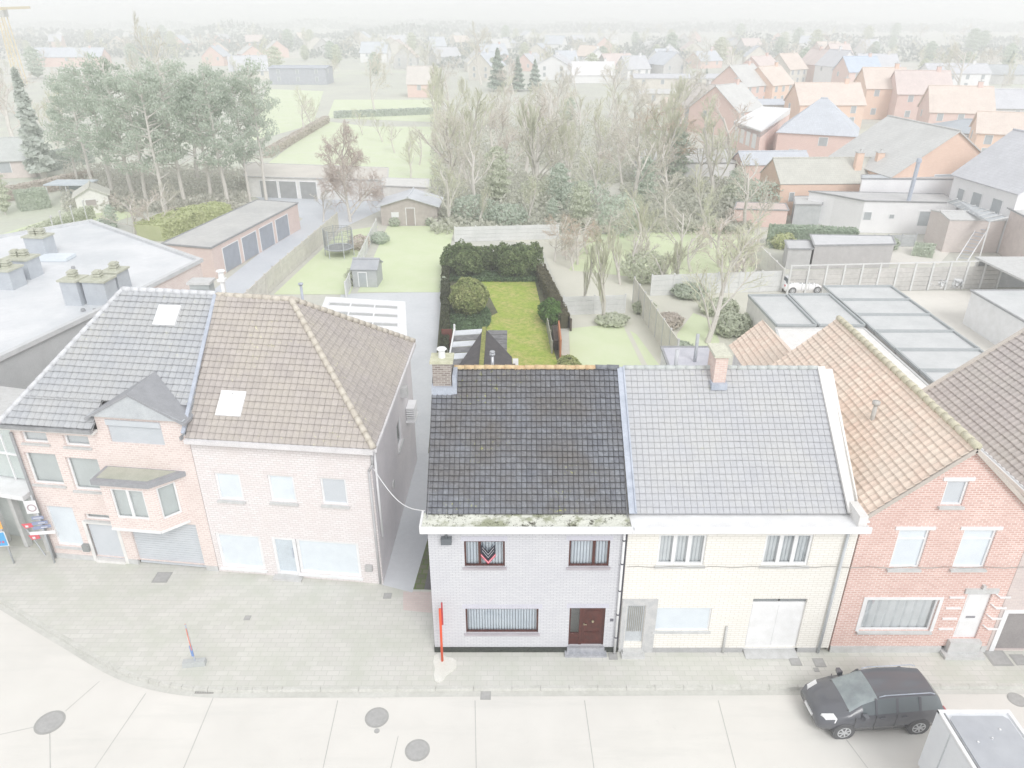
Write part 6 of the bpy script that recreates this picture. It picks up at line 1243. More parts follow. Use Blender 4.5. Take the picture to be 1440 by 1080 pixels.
mb = MB(); slab(mb, [(a_.x, a_.y, 5.4), (b_.x, b_.y, 5.4), (c_.x, c_.y, 6.2), (d_.x, d_.y, 6.2)], .95); mb.build('roof', WHITE, T); w_ = W(fpw[0], fpw[1]); openings(T, w_, [(w_.L*(.1+.22*k), w_.L*(.22+.22*k), 2.6, 4.6) for k in range(4)], WHITE, 'window')
# white house with grey roof, far right
p = G(1382, 300); T = gabled('white_gabled_house', 'white house with light grey roof and skylight at the right edge', 'house', 47.2, 74.6, -1.45, 9.2, 11, 6.0, 4.2, PCW, LGT, .3, doors=((1.2, 2.1, 3.6, 4.7, WIN), (3.4, 4.7, 3.0, 4.8, WIN), (6.3, 7.6, 3.0, 4.8, WIN)))
T = thing('glass_canopy', 'sloping striped glass canopy before the white gabled house', 'canopy', tuple(G(1370, 310))); mb = MB(); ca, cb, cc, cd = G(1332, 284, 3.6), G(1346, 280, 4.2), G(1418, 306, 4.2), G(1392, 312, 3.6); slab(mb, [ca, cd, cc, cb], .05); mb.build('glass_sheet', PALEGREY, T); mb = MB()
for k in range(9): t_ = k/8; bar(mb, ca.lerp(cd, t_)+Vector((0, 0, .05)), cb.lerp(cc, t_)+Vector((0, 0, .05)), .12, .08)
mb.build('glazing_bar', WHITE, T); mb = MB(); mb.tube((ca.x+.1, ca.y, 0), (ca.x+.1, ca.y, 3.6), .06); mb.tube((cd.x, cd.y, 0), (cd.x, cd.y, 3.6), .06); mb.build('post', WHITE, T)
p = G(1362, 355); gabled('brick_outbuilding', 'pale pinkish brick outbuilding with flat grey top below the glass canopy', 'outbuilding', p.x, p.y, -.05, 5.2, 4, 3.2, .25, BRICK('pale_taupe_brick', S(216, 206, 202), S(206, 196, 192), S(220, 214, 210)), GREYST, .08)
p = G(1425, 372); blockbuilding('stair_house', 'pale pink house corner with stair at the right edge', 'building', [(p.x, p.y-2), (p.x+9, p.y-3), (p.x+9, p.y+6), (p.x+1, p.y+6)], 4.2, MAT('pale_pink_plaster', S(226, 214, 210)), GREYST)
a_, b_ = G(1352, 368), G(1412, 322); T = thing('ladder', 'long white ladder leaning up towards the right edge', 'ladder', tuple(a_)); b_ = Vector((a_.x+4.6, a_.y+4.6, 3.6)); s_ = Vector((.35, -.3, 0)); mb = MB(); bar(mb, a_-s_, b_-s_, .07, .1); bar(mb, a_+s_, b_+s_, .07, .1); mb.build('rail', WHITE, T); mb = MB()
for k in range(1, 14): t_ = k/14; bar(mb, a_.lerp(b_, t_)-s_, a_.lerp(b_, t_)+s_, .05, .05)
mb.build('rung', LEAD, T)
panelfence('garden_rail', 'short dark garden fence with white flower pots before the white building', [tuple(G(1207, 348).xy), tuple(G(1285, 346).xy)], 1.2, WG, 1.6)
blockbuilding('brick_garden_wall', 'pale red brick garden building left of the clipped hedge', 'outbuilding', [tuple(G(1030, 318).xy), tuple(G(1104, 320).xy), tuple(G(1100, 310).xy), tuple(G(1034, 308).xy)], 1.8, PRB, MAT('rose_flat_roof', S(222, 206, 200)))
blockbuilding('ruined_shed', 'low white outbuilding with pale roof among the bare trees', 'outbuilding', [tuple(G(892, 262).xy), tuple(G(1030, 262).xy), tuple(G(1028, 240).xy), tuple(G(905, 240).xy)], 3.0, PCW, GREYST)
# ================================================================ TREES
def bare_mesh(seed, h, up=.35, spread=1.0, dens=1.0, twig=.022, base=.2):
    """unit-height style leafless tree, returns (limbs MB, twigs MB)"""
    rnd = random.Random(seed); L, Tw = MB(), MB()
    def grow(p, d, ln, r, lev):
        n = 3 if lev < 2 else 2; pts = [p]
        for i in range(n):
            d = (d+Vector((rnd.gauss(0, .13), rnd.gauss(0, .13), rnd.gauss(0, .1)+up*.12))).normalized(); p = p+d*ln/n; pts.append(p)
        m = L if lev < 2 else Tw
        for i in range(n):
            ra, rb = r*(1-.55*i/n), r*(1-.55*(i+1)/n); m.tube(pts[i], pts[i+1], ra, rb, 6 if lev == 0 else (4 if lev == 1 else 3), False)
        if lev >= 4: return
        k = int([7, 6, 5, 4][lev]*dens+rnd.random())
        for i in range(k):
            t = (base+(1-base)*(i+rnd.random())/k) if lev == 0 else (.25+.75*(i+rnd.random())/k); q = t*n; j = min(n-1, int(q)); pp = pts[j].lerp(pts[j+1], q-j)
            ax = rnd.uniform(0, 6.283); o = d.orthogonal().normalized(); o = Matrix.Rotation(ax, 3, d) @ o
            dd = (d*(.55+up)+o*spread*rnd.uniform(.6, 1.0)+Vector((0, 0, up*.4))).normalized()
            grow(pp, dd, ln*(.62 if lev == 0 else .55)*(1.15-.55*t)*rnd.uniform(.8, 1.15), max(twig*.5, r*(.5 if lev else .42)), lev+1)
    grow(Vector((0, 0, 0)), Vector((0, 0, 1)), h*.72, h*.022, 0); return L, Tw
def tree_proto(kind, seed, h, bark, twigm, **k):
    L, Tw = bare_mesh(seed, h, **k); T = thing('bare_tree', 'x', 'tree'); L.build('trunk', bark, T); Tw.build('crown', twigm, T); return T
def evergreen_proto(seed, h, leafm, shape='pine', n=1600, s=.28):
    rnd = random.Random(seed); T = thing('pine_tree' if shape == 'pine' else 'conifer', 'x', 'tree'); tr, cr = MB(), MB()
    bend = [Vector((0, 0, 0))]; 
    for i in range(6): bend.append(bend[-1]+Vector((rnd.gauss(0, .02)*h*.3, rnd.gauss(0, .02)*h*.3, h*.93/6)))
    for i in range(6): tr.tube(bend[i], bend[i+1], h*.02*(1-i*.13), h*.02*(1-(i+1)*.13), 7, False)
    at = lambda t: bend[min(5, int(t*6))].lerp(bend[min(5, int(t*6))+1], t*6-min(5, int(t*6)))
    if shape == 'pine':
        for i in range(44):
            t = .26+.72*(i/44)**.9; a = rnd.random()*6.283; ln = h*(.27*(1-((t-.56)/.52)**2)+.03)*rnd.uniform(.6, 1.15); p = at(min(t, .98)); e = p+Vector((math.cos(a)*ln, math.sin(a)*ln, ln*.35*rnd.uniform(.2, 1.4)))
            tr.tube(p, e, h*.006, h*.002, 4, False)
            if t < .36 and rnd.random() < .5: continue
            for q in (.45, .7, .85, 1.0):
                c = p.lerp(e, q)+Vector((rnd.gauss(0, .3), rnd.gauss(0, .3), rnd.gauss(0, .2)))*h*.045; R_ = h*.055*rnd.uniform(.6, 1.25)
                for z in range(int(n/120)):
                    d = Vector((rnd.gauss(0, 1), rnd.gauss(0, 1), rnd.gauss(0, .62))).normalized(); leafq(cr, c+Vector((d.x*R_, d.y*R_, d.z*R_*.8))*rnd.uniform(.5, 1.1), s*rnd.uniform(.6, 1.2), rnd, d)
    else:
        for i in range(n):
            t = rnd.random()**1.4; z = .08+.92*t; a = rnd.random()*6.283; lay = .75+.25*math.sin(z*42+a*2); rr_ = h*(.24 if shape == 'conifer' else .11 if shape == 'column' else .3)*((1-t)**.75 if shape != 'round' else math.sqrt(max(0, 1-(2*t-1)**2)))*lay*rnd.uniform(.55, 1.0)
            p = Vector((math.cos(a)*rr_, math.sin(a)*rr_, z*h)); leafq(cr, p, s*rnd.uniform(.6, 1.3), rnd, Vector((math.cos(a), math.sin(a), .5)))
    tr.build('trunk', BARKP, T); cr.build('crown', leafm, T); return T
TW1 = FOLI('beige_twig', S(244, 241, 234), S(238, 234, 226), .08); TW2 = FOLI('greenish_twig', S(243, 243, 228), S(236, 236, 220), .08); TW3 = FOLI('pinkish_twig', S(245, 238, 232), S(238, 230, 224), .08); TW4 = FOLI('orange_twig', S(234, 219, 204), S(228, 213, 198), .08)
PR = {}
PR['b1'] = tree_proto('b', 1, 10, BARKP, TW1, up=.3, spread=1.0); PR['b2'] = tree_proto('b', 2, 10, BARKP, TW2, up=.45, spread=.85, base=.1); PR['b3'] = tree_proto('b', 3, 10, BARKP, TW3, up=.25, spread=1.0); PR['b4'] = tree_proto('b', 4, 10, BARKP, TW4, up=.1, spread=1.1, dens=1.1); PR['b5'] = tree_proto('b', 5, 10, BARKP, TW2, up=.9, spread=.45, dens=1.15, base=.02); PR['b6'] = tree_proto('b', 6, 10, BARKP, TW1, up=.35, spread=1.1, base=.3)
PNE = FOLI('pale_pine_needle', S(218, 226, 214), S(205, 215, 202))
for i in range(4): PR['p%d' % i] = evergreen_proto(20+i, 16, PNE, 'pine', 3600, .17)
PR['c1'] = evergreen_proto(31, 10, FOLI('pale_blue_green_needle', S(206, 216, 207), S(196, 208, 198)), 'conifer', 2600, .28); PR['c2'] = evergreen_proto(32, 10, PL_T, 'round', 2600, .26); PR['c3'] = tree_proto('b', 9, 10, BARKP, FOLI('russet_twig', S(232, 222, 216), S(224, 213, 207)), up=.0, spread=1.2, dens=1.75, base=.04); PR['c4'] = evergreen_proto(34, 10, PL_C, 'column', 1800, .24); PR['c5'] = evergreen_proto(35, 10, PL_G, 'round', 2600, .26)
USED = set()
def plant(k, x, y, h, label, group=None, sx=1.0, rot=None, name=None):
    src = PR[k]; base = 16 if k[0] == 'p' else 10
    if k in USED: T = copy_tree(src)
    else: T = src; USED.add(k)
    T.location = (x, y, 0); s = h/base; T.scale = (s*sx, s*sx, s); T.rotation_euler = (0, 0, random.random()*6.283 if rot is None else rot); T['label'] = label
    if name: T.name = name
    if group: T['group'] = group
    elif 'group' in T: del T['group']
    return T
def htop(y, v): return max(1.5, CAM_H-y*math.tan(PITCH+math.atan((v-540)/FPX)))
def ptree(k, u, vb, vt, label, group=None, sx=1.0, name=None):
    p = G(u, vb); return plant(k, p.x, p.y, htop(p.y, vt), label, group, sx, None, name)
pine_l = ['rightmost pine, tallest and thin-crowned, with two bare leaning trunks', 'slender pine just left of the rightmost one', 'pine above the near end of the white garage row', 'broad pine in the right half of the pine clump', 'dense pine in the middle of the pine clump below the tall bare tree', 'pine just left of the middle of the clump', 'pine standing in front of the clump with a low crown', 'broad pine in the left half of the clump', 'pointed pine near the left end of the clump', 'leftmost pine of the clump beside the dark cypress', 'small back pine showing between the middle pines', 'low dense pine over the hedges left of the clump']
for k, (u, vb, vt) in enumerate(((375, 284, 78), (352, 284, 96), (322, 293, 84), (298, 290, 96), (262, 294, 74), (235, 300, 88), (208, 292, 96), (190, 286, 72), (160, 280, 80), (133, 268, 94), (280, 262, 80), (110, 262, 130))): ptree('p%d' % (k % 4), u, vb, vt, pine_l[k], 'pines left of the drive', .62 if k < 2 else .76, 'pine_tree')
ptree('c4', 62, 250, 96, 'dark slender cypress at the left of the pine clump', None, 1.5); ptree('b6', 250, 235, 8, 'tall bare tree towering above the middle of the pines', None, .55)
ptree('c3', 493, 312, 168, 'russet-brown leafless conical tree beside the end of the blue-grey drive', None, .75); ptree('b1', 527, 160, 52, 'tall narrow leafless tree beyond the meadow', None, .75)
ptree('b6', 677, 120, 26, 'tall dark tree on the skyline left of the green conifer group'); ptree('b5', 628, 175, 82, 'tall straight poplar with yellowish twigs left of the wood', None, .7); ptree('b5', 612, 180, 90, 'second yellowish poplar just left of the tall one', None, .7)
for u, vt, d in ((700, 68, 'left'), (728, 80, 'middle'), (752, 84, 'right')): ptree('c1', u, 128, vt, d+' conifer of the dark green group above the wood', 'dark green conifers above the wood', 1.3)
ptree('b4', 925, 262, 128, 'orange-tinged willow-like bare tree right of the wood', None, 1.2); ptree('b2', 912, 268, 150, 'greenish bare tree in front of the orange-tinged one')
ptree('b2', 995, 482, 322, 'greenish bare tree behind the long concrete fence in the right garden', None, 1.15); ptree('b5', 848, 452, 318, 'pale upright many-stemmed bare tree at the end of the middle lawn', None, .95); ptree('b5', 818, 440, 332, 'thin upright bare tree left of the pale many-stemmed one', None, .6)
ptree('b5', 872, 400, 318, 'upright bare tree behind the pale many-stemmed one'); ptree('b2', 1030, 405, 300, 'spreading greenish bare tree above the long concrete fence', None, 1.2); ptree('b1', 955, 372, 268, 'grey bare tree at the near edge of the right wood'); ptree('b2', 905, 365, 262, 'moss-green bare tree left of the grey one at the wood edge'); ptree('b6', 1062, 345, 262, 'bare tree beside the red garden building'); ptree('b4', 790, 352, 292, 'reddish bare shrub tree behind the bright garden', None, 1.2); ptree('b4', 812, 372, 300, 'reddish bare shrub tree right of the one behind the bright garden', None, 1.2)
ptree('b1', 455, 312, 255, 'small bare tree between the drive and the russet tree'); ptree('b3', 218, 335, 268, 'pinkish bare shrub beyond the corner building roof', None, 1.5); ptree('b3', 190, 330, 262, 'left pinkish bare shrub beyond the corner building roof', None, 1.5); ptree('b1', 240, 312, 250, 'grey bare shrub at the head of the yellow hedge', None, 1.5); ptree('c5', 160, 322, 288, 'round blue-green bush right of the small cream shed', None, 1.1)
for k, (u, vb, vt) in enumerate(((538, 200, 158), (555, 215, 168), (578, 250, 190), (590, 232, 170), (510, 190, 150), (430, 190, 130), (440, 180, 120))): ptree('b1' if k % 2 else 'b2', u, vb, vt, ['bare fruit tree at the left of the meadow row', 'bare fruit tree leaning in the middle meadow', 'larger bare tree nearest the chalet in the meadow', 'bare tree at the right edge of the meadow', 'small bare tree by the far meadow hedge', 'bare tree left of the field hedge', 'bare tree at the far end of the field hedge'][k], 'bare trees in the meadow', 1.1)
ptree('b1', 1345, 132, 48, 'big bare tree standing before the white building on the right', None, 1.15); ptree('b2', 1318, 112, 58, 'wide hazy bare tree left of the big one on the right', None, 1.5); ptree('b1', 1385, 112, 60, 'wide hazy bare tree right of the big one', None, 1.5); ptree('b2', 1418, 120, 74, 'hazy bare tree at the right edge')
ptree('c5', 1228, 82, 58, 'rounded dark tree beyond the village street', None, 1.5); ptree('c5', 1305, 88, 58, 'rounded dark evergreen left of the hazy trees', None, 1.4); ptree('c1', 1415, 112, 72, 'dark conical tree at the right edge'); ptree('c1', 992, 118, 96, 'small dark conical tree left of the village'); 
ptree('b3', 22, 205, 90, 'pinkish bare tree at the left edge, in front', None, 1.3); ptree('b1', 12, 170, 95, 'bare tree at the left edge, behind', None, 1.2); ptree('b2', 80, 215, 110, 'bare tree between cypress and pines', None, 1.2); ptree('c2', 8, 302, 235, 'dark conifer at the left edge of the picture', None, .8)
# the wood, about fifty trees one can tell apart
rw_ = random.Random(44); n = 0
for row, (vb, cnt) in enumerate(((318, 9), (292, 11), (262, 12), (236, 12), (212, 12), (190, 11), (172, 10))):
    for i in range(cnt):
        u = 612+(i+rw_.uniform(.1, .9))*(440/cnt); 
        if row >= 3 and u > 960: continue
        v = vb+rw_.uniform(-9, 9); p = G(u, v); h = rw_.uniform(7.5, 13) if row > 0 else rw_.uniform(4, 8.5)
        side = 'left' if u < 740 else ('middle' if u < 880 else 'right'); rn = ['front edge', 'front', 'front half', 'middle', 'back half', 'back', 'far edge'][row]
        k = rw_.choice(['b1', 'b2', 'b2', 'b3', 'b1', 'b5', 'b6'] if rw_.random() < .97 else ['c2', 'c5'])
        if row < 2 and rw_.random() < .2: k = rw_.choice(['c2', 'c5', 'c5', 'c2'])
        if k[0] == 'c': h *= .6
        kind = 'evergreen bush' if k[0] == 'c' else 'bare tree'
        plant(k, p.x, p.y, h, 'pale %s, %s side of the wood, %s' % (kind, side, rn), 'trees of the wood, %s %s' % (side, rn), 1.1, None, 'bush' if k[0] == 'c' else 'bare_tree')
rs_ = random.Random(77)
for i in range(20):
    u = 775+i*14.5+rs_.uniform(-8, 8); v = rs_.uniform(345, 415); p = G(u, v); plant(rs_.choice(['b2', 'b1', 'b3', 'b5']), p.x, p.y, rs_.uniform(2.6, 5.5), 'thin bare shrub in the gardens right of the bright green garden', 'bare shrubs in the right gardens', 1.5, None, 'bare_shrub')
# shrubs under the wood and in the right gardens
for k, (u, v, x, z, lf, lb) in enumerate(((668, 312, 2.6, 1.5, PL_G, 'blue-green bush left of centre above the grey panel fence'), (715, 316, 2.2, 1.2, PL_G, 'blue-green bush above the middle of the grey panel fence'), (822, 300, 2.8, 2.0, PL_G, 'large silvery bush right behind the panel fence'), (872, 330, 2.3, 2.2, PL_G, 'tall silvery evergreen bush at the right of the wood front'), (760, 285, 2.5, 1.6, PL_T, 'olive bush inside the wood front'), (905, 395, 2.0, 1.3, PL_T, 'olive bush at the end of the diagonal fence'), (1010, 440, 1.5, .55, PL_T, 'low olive shrub bed right of the curved lawn'), (1030, 470, 1.4, .8, PL_T, 'olive shrub beside the white extension'), (970, 418, 1.4, .6, PL_H, 'grey-green shrub under the greenish bare tree'), (940, 460, 1.0, .55, PL_O, 'round reddish bush beside the diagonal fence'), (955, 500, .9, .5, PL_H, 'small round bush at the near end of the curved lawn'), (905, 440, .8, .5, PL_T, 'small olive shrub left of the diagonal fence'), (1065, 300, 2.8, 2.0, PL_G, 'green bush left of the orange wing'), (1040, 292, 2.4, 1.6, PL_T, 'olive bush above the red garden building'), (1100, 348, 1.4, .9, PL_Y, 'yellowish shrub at the left end of the clipped hedge'), (860, 455, 1.2, .35, PL_T, 'low olive shrubs at the foot of the many-stemmed tree'), (1245, 350, 1.2, .6, PL_H, 'green plant bed before the white building'), (150, 335, 1.3, 1.0, PL_G, 'green bush at the far corner of the flat roof'))):
    p = G(u, v); bush('shrub', lb, 'bush', p.x, p.y, (x, x*.8, z), lf, 1500, .16, 60+k)
T = tag(None or thing('undergrowth', 'pale brownish undergrowth filling the floor of the wood', 'undergrowth', (0, 90, 0)), kind='stuff'); mb = MB(); rnd = random.Random(9)
for i in range(22000):
    u = rnd.uniform(606, 1058); v = rnd.uniform(172, 330) if u < 960 else rnd.uniform(262, 330); p = G(u, v); k = .6+.8*noise.noise(Vector((p.x*.12, p.y*.12, 3)))
    if k < .25: continue
    leafq(mb, Vector((p.x, p.y, rnd.random()*k*2.0)), .3, rnd)
mb.build('brush', FOLI('pale_brush', S(228, 228, 217), S(223, 221, 212)), T)
mb = MB()
for i in range(9000):
    u = rnd.uniform(90, 350); v = rnd.uniform(240, 300) ; p = G(u, v)
    leafq(mb, Vector((p.x, p.y, rnd.random()*(1.2+1.4*noise.noise(Vector((p.x*.15, p.y*.15, 1)))))), .26, rnd)
T = thing('undergrowth', 'grey-green scrub under the pines', 'undergrowth', (-35, 90, 0)); T['kind'] = 'stuff'; mb.build('brush', FOLI('pale_scrub', S(214, 217, 208), S(218, 214, 206)), T)

# ================================================================ VILLAGE BEYOND
def vh(u, v, rot, wd, dp, e, r, wm, rm, label, group=None, hip=False, along='x', nw=3, name='house', chim=True, ov=.3):
    p = G(u, v); L = []
    for k in range(nw): s = wd*(k+.5)/nw; L.append((s-.5, s+.5, e-1.7, e-.4, WIN))
    if e > 4.5: L += [(wd*(k+.5)/nw-.5, wd*(k+.5)/nw+.5, 1.0, 2.3, WIN) for k in range(nw)]
    sd = [(dp*.3, dp*.3+.9, e-1.6, e-.4, WIN, 'l'), (dp*.3, dp*.3+.9, e-1.6, e-.4, WIN, 'r')] if nw else []
    return gabled(name, label, name.replace('_', ' ') if name != 'house' else 'house', p.x, p.y, rot, wd, dp, e, r, wm, rm, ov, along, L, sd, hip, ((wd*.3 if along == 'x' else 0, dp*.5),) if chim else None, group)
CRW = MAT('pale_cream_wall', S(232, 228, 220)); GYW = MAT('pale_grey_wall', S(216, 216, 216)); NB = MAT('pale_navy_wall', S(188, 192, 202))
vh(1292, 172, -.12, 11, 9, 5.8, 4.2, PRB, RDT, 'two-storey rose brick house with brownish red roof right of the street', nw=2); vh(1240, 168, -.05, 9, 9, 6.5, 3.8, OB, OT, 'orange roofed house on the street corner left of the rose brick house', nw=2)
vh(1358, 215, -.35, 11, 9, 3.2, 1.6, CRW, RTL('pale_dark_slate', S(180, 188, 196)), 'cream house with dark slate hipped roof in front of the orange roof', hip=True); vh(1345, 190, -.25, 11, 10, 4.2, 4.2, PRB, OT, 'orange tiled roof house behind the dark hipped roof')
vh(1415, 232, -.4, 10, 8, 4.6, 2.6, OB, OT, 'orange brick house tucked beside the white gabled house'); vh(1165, 182, .02, 13, 9, 4.8, 3.6, OB, OT, 'wide orange brick house directly behind the blue hipped roof'); vh(1425, 178, -.1, 14, 12, 3.6, 3.0, GYW, LGT, 'wide pale roof full of blue-grey solar panels at the right edge')
vh(1052, 190, .75, 9, 11, 4.6, 4.2, PRB, GT, 'pale pink house with grey roof and white roof panel left of the white roof'); vh(1018, 178, .7, 8, 10, 4.0, 3.8, GYW, BNT, 'brown roofed house with white dormers at the left end of the row', along='y'); vh(1062, 150, .7, 10, 11, 5, 4.5, PRB, GT, 'grey gabled house behind the left end of the row'); vh(1098, 148, .65, 9, 10, 5, 4, OB, OT, 'orange gabled house behind the grey shed roof'); vh(1105, 172, -.02, 11, 8, 3.6, .6, GYW, BLT, 'long low slate-blue flat-roofed building in the village', nw=3, chim=False); vh(1088, 128, .7, 10, 12, 5, 4.5, PRB, RDT, 'rose house along the left side of the street'); vh(1120, 120, .6, 9, 10, 5, 4.4, CRW, OT, 'cream house along the left side of the street')
vh(1160, 118, .3, 8, 10, 6, 4.4, PRB, RDT, 'narrow rose house on the far side of the street', along='y', nw=2); vh(1186, 124, .25, 9, 10, 6.4, 4.4, PCW, LGT, 'white gabled house on the far side of the street', along='y', nw=2); vh(1212, 132, .1, 10, 10, 6, 3.8, PRB, RTL('pale_sky_blue_roof', S(200, 214, 232)), 'house with light blue roof on the far side of the street', nw=2); vh(1234, 124, .0, 12, 10, 5.6, 4, CRW, LGT, 'white roofed house right of the light blue roof'); vh(1182, 100, .2, 9, 9, 6, 4, PRB, RDT, 'far rose house at the head of the street', nw=2)
vh(1345, 128, -.05, 18, 9, 5.0, 2.4, PCW, LGT, 'long white building behind the big bare tree on the right', nw=4, name='building'); vh(1400, 148, -.02, 34, 9, 2.6, 1.0, GYW, GT, 'long low grey shed at the right, in front', nw=0, name='shed', chim=False); vh(1385, 118, -.03, 26, 9, 3, 2.6, GYW, RTL('pale_dark_roof', S(188, 194, 198)), 'long dark roofed barn right of the white building', nw=0, name='barn', chim=False)
vh(590, 137, -.02, 6.6, 8, 3.6, 4.2, PRB, BNT, 'small pink house with steep brown roof beyond the meadow', nw=1, chim=False); vh(420, 119, -.04, 19, 9, 5, .5, NB, RTL('navy_roof', S(186, 192, 204)), 'modern dark blue-grey house with flat roof beyond the meadow', nw=3, chim=False); vh(352, 112, .3, 13, 9, 3, 4.6, CRW, LGT, 'pale gabled house left of the dark blue house'); vh(96, 94, .05, 30, 10, 4, 3.5, PRB, BLT, 'long pinkish building on the left horizon', name='building'); vh(834, 117, -.02, 14, 9, 2.6, 3.8, PCW, MAT('gleaming_white_roof', S(240, 240, 242)), 'house with gleaming white roof behind the wood', nw=0); vh(898, 112, .5, 10, 8, 3.6, 4, PCW, LGT, 'white house with steep pale roof right of the white roof'); vh(970, 128, -.02, 34, 9, 3.6, .8, CRW, LGT, 'very long cream building at the left of the village', nw=6, name='building', chim=False); vh(955, 148, -.02, 20, 8, 2.8, .6, CRW, GT, 'low cream flat building in front of the very long one', nw=3, name='building', chim=False); vh(990, 168, .0, 16, 10, 2.6, 1.4, PRB, OT, 'low rose roofed outbuildings among the trees', nw=0, name='outbuilding', chim=False); vh(560, 68, .1, 14, 9, 4, 4, PCW, LGT, 'white farmhouse on the horizon above the dark conifer')
rv = random.Random(12); WMS = [(PRB, 'pink'), (PCW, 'white'), (CRW, 'cream'), (GYW, 'grey')]; RMS = [(RDT, 'reddish'), (BLT, 'blue-grey'), (GT, 'grey'), (LGT, 'pale'), (OT, 'orange')]
for row, (v, u0, u1, n_) in enumerate(((112, 640, 1010, 4), (100, 540, 1060, 7), (90, 250, 1130, 11), (79, 300, 1260, 13), (70, 0, 1200, 12), (60, 0, 1150, 10))):
    for i in range(n_):
        u = u0+(u1-u0)*(i+rv.random()*.8)/n_; vv = v+rv.uniform(-4, 4); wm, wn_ = rv.choice(WMS); rm, rn_ = rv.choice(RMS); al = rv.choice('xy')
        if 380 < u < 470 and v > 85: continue
        side = 'left' if u < 360 else ('centre-left' if u < 720 else ('centre-right' if u < 1000 else 'right'))
        where = ['just behind the wood', 'behind the wood', 'in the nearest village rows', 'in the middle of the village', 'towards the horizon', 'near the horizon'][row]
        vh(u, vv, rv.uniform(-.6, .6), rv.uniform(8, 13), rv.uniform(8, 11), rv.uniform(3, 5.2), rv.uniform(3, 4.6), wm, rm, '%s house with %s roof %s, %s side' % (wn_, rn_, where, side), 'far houses %s, %s' % (where, side), False, al, 2 if row < 3 else 0, 'house', row < 3)
# trees scattered through village and fields
for row, (v, n_, hh) in enumerate(((155, 14, 7), (128, 26, 8), (108, 34, 9), (92, 40, 10), (76, 44, 11), (62, 40, 12))):
    for i in range(n_):
        u = 1440*(i+rv.random())/n_; vv = v+rv.uniform(-7, 7)
        if vv > 98 and 1140 < u < 1290: continue
        if vv > 118 and (360 < u < 600 or 1000 < u < 1230): continue
        k = rv.choice(['b1', 'b2', 'b3', 'b6', 'c5', 'c2', 'b1', 'b2']); p = G(u, vv); side = 'left' if u < 480 else ('middle' if u < 960 else 'right'); wh = ['behind the gardens', 'this side of the village', 'at the near edge of the village', 'within the village', 'at the back of the village', 'out in the fields'][row]
        plant(k, p.x, p.y, hh*rv.uniform(.7, 1.3), 'hazy %s %s on the %s' % ('round evergreen' if k[0] == 'c' else 'leafless tree', wh, side), 'trees %s, %s' % (wh, side), 1.3, None, 'tree')
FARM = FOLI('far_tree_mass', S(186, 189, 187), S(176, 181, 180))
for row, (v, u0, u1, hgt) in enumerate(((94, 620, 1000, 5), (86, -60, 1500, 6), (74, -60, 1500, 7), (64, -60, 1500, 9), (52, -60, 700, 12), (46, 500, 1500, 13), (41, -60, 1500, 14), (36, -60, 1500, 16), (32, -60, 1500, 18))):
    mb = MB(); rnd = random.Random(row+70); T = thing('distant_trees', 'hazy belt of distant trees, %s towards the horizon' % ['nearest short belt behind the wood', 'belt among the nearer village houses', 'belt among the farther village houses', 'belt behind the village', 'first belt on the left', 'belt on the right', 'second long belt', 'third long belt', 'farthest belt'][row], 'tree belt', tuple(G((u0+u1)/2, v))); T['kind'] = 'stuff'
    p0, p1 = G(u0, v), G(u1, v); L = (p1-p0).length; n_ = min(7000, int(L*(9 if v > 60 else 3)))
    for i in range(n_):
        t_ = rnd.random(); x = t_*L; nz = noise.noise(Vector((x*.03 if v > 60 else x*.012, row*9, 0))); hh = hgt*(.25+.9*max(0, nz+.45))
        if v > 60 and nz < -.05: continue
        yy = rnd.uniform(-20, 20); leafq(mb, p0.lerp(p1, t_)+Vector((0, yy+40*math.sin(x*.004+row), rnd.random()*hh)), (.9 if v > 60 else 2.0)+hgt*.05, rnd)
    mb.build('foliage', FARM, T)
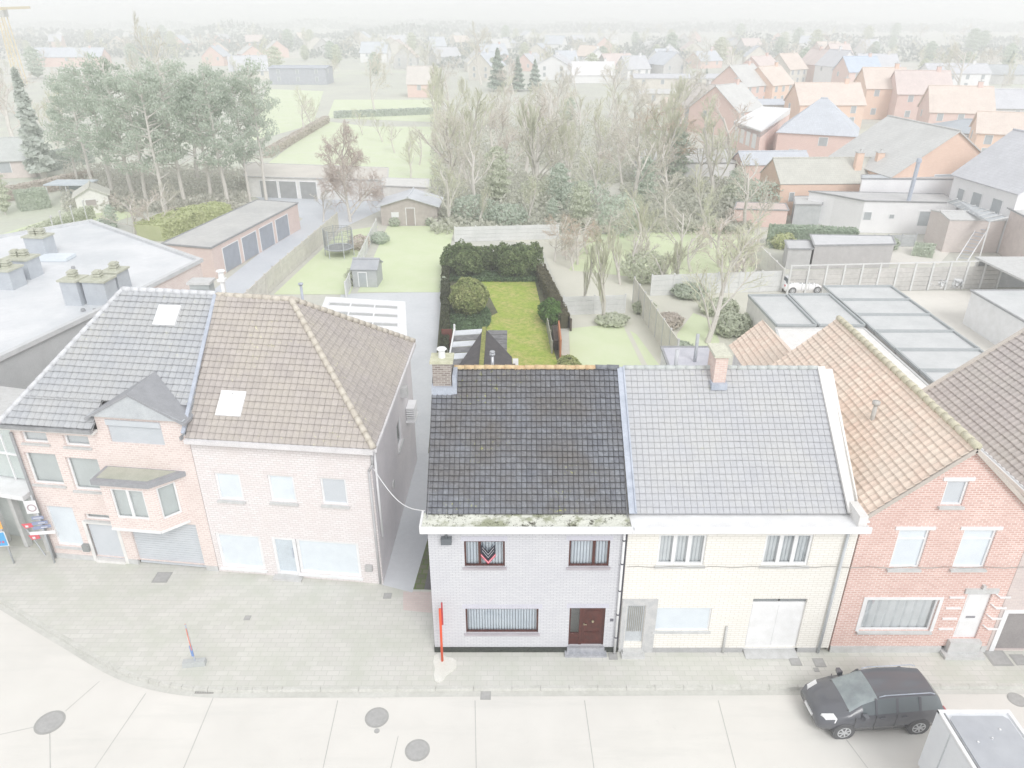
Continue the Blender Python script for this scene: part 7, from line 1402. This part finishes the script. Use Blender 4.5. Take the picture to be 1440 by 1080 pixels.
# yellow crane far left
p = G(30, 118); T = thing('tower_crane', 'pale yellow lattice tower crane at the top left', 'crane', (p.x, p.y, 0)); CY = MAT('pale_crane_yellow', S(238, 222, 182), S(230, 212, 170)); mb = MB(); hT = htop(p.y, 14); a = .9
for sx in (-a, a):
    for sy in (-a, a): mb.tube((p.x+sx*1.6, p.y+sy, 0), (p.x+sx, p.y+sy, hT-2), .16, .16, 4)
for k in range(14): z0, z1 = (hT-2)*k/14, (hT-2)*(k+1)/14; mb.tube((p.x-a*1.2, p.y-a, z0), (p.x+a*1.2, p.y-a, z1), .09, .09, 4); mb.tube((p.x+a*1.2, p.y-a, z0), (p.x-a*1.2, p.y-a, z1), .09, .09, 4)
mb.build('mast', CY, T); mb = MB(); mb.box(p.x-1.4, p.x+1.4, p.y-1.2, p.y+1.2, hT-2, hT+.6); mb.build('cab', MAT('crane_cab', S(200, 200, 196)), T); mb = MB(); bar(mb, (p.x-1.5, p.y, hT+.4), (p.x-14, p.y+40, hT+1), .8, .8); bar(mb, (p.x+1.5, p.y, hT+.4), (p.x+6, p.y-12, hT+.4), .8, .8); mb.build('jib', CY, T)
# ================================================================ AIR
def add_haze(density):
    mb = MB(); mb.box(-1500, 1500, -60, 3500, -1.5, 30); 
    m = bpy.data.materials.new('haze_air'); m.use_nodes = True; t = m.node_tree; t.nodes.clear(); o = t.nodes.new('ShaderNodeOutputMaterial'); v = t.nodes.new('ShaderNodeVolumePrincipled')
    v.inputs['Density'].default_value = density; v.inputs['Color'].default_value = (.97, .98, 1, 1); v.inputs['Anisotropy'].default_value = .2; t.links.new(v.outputs[0], o.inputs['Volume'])
    tag(mb.build('haze', m), kind='stuff')
add_haze(.0018)

# ---------------------------------------------------------------- tell repeats apart by their order from the left
ORD = ['first', 'second', 'third', 'fourth', 'fifth', 'sixth', 'seventh', 'eighth', 'ninth', 'tenth', 'eleventh', 'twelfth', 'thirteenth', 'fourteenth', 'fifteenth', 'sixteenth', 'seventeenth', 'eighteenth', 'nineteenth', 'twentieth']
by_label = {}
for o in sc.objects:
    if o.parent is None and 'label' in o: by_label.setdefault(o['label'], []).append(o)
for lb, obs in by_label.items():
    if len(obs) < 2: continue
    obs.sort(key=lambda o: o.location.x/(o.location.y*math.cos(PITCH)+9.4))
    for i, o in enumerate(obs):
        if i < len(ORD): o['label'] = lb+', '+ORD[i]+' from left'
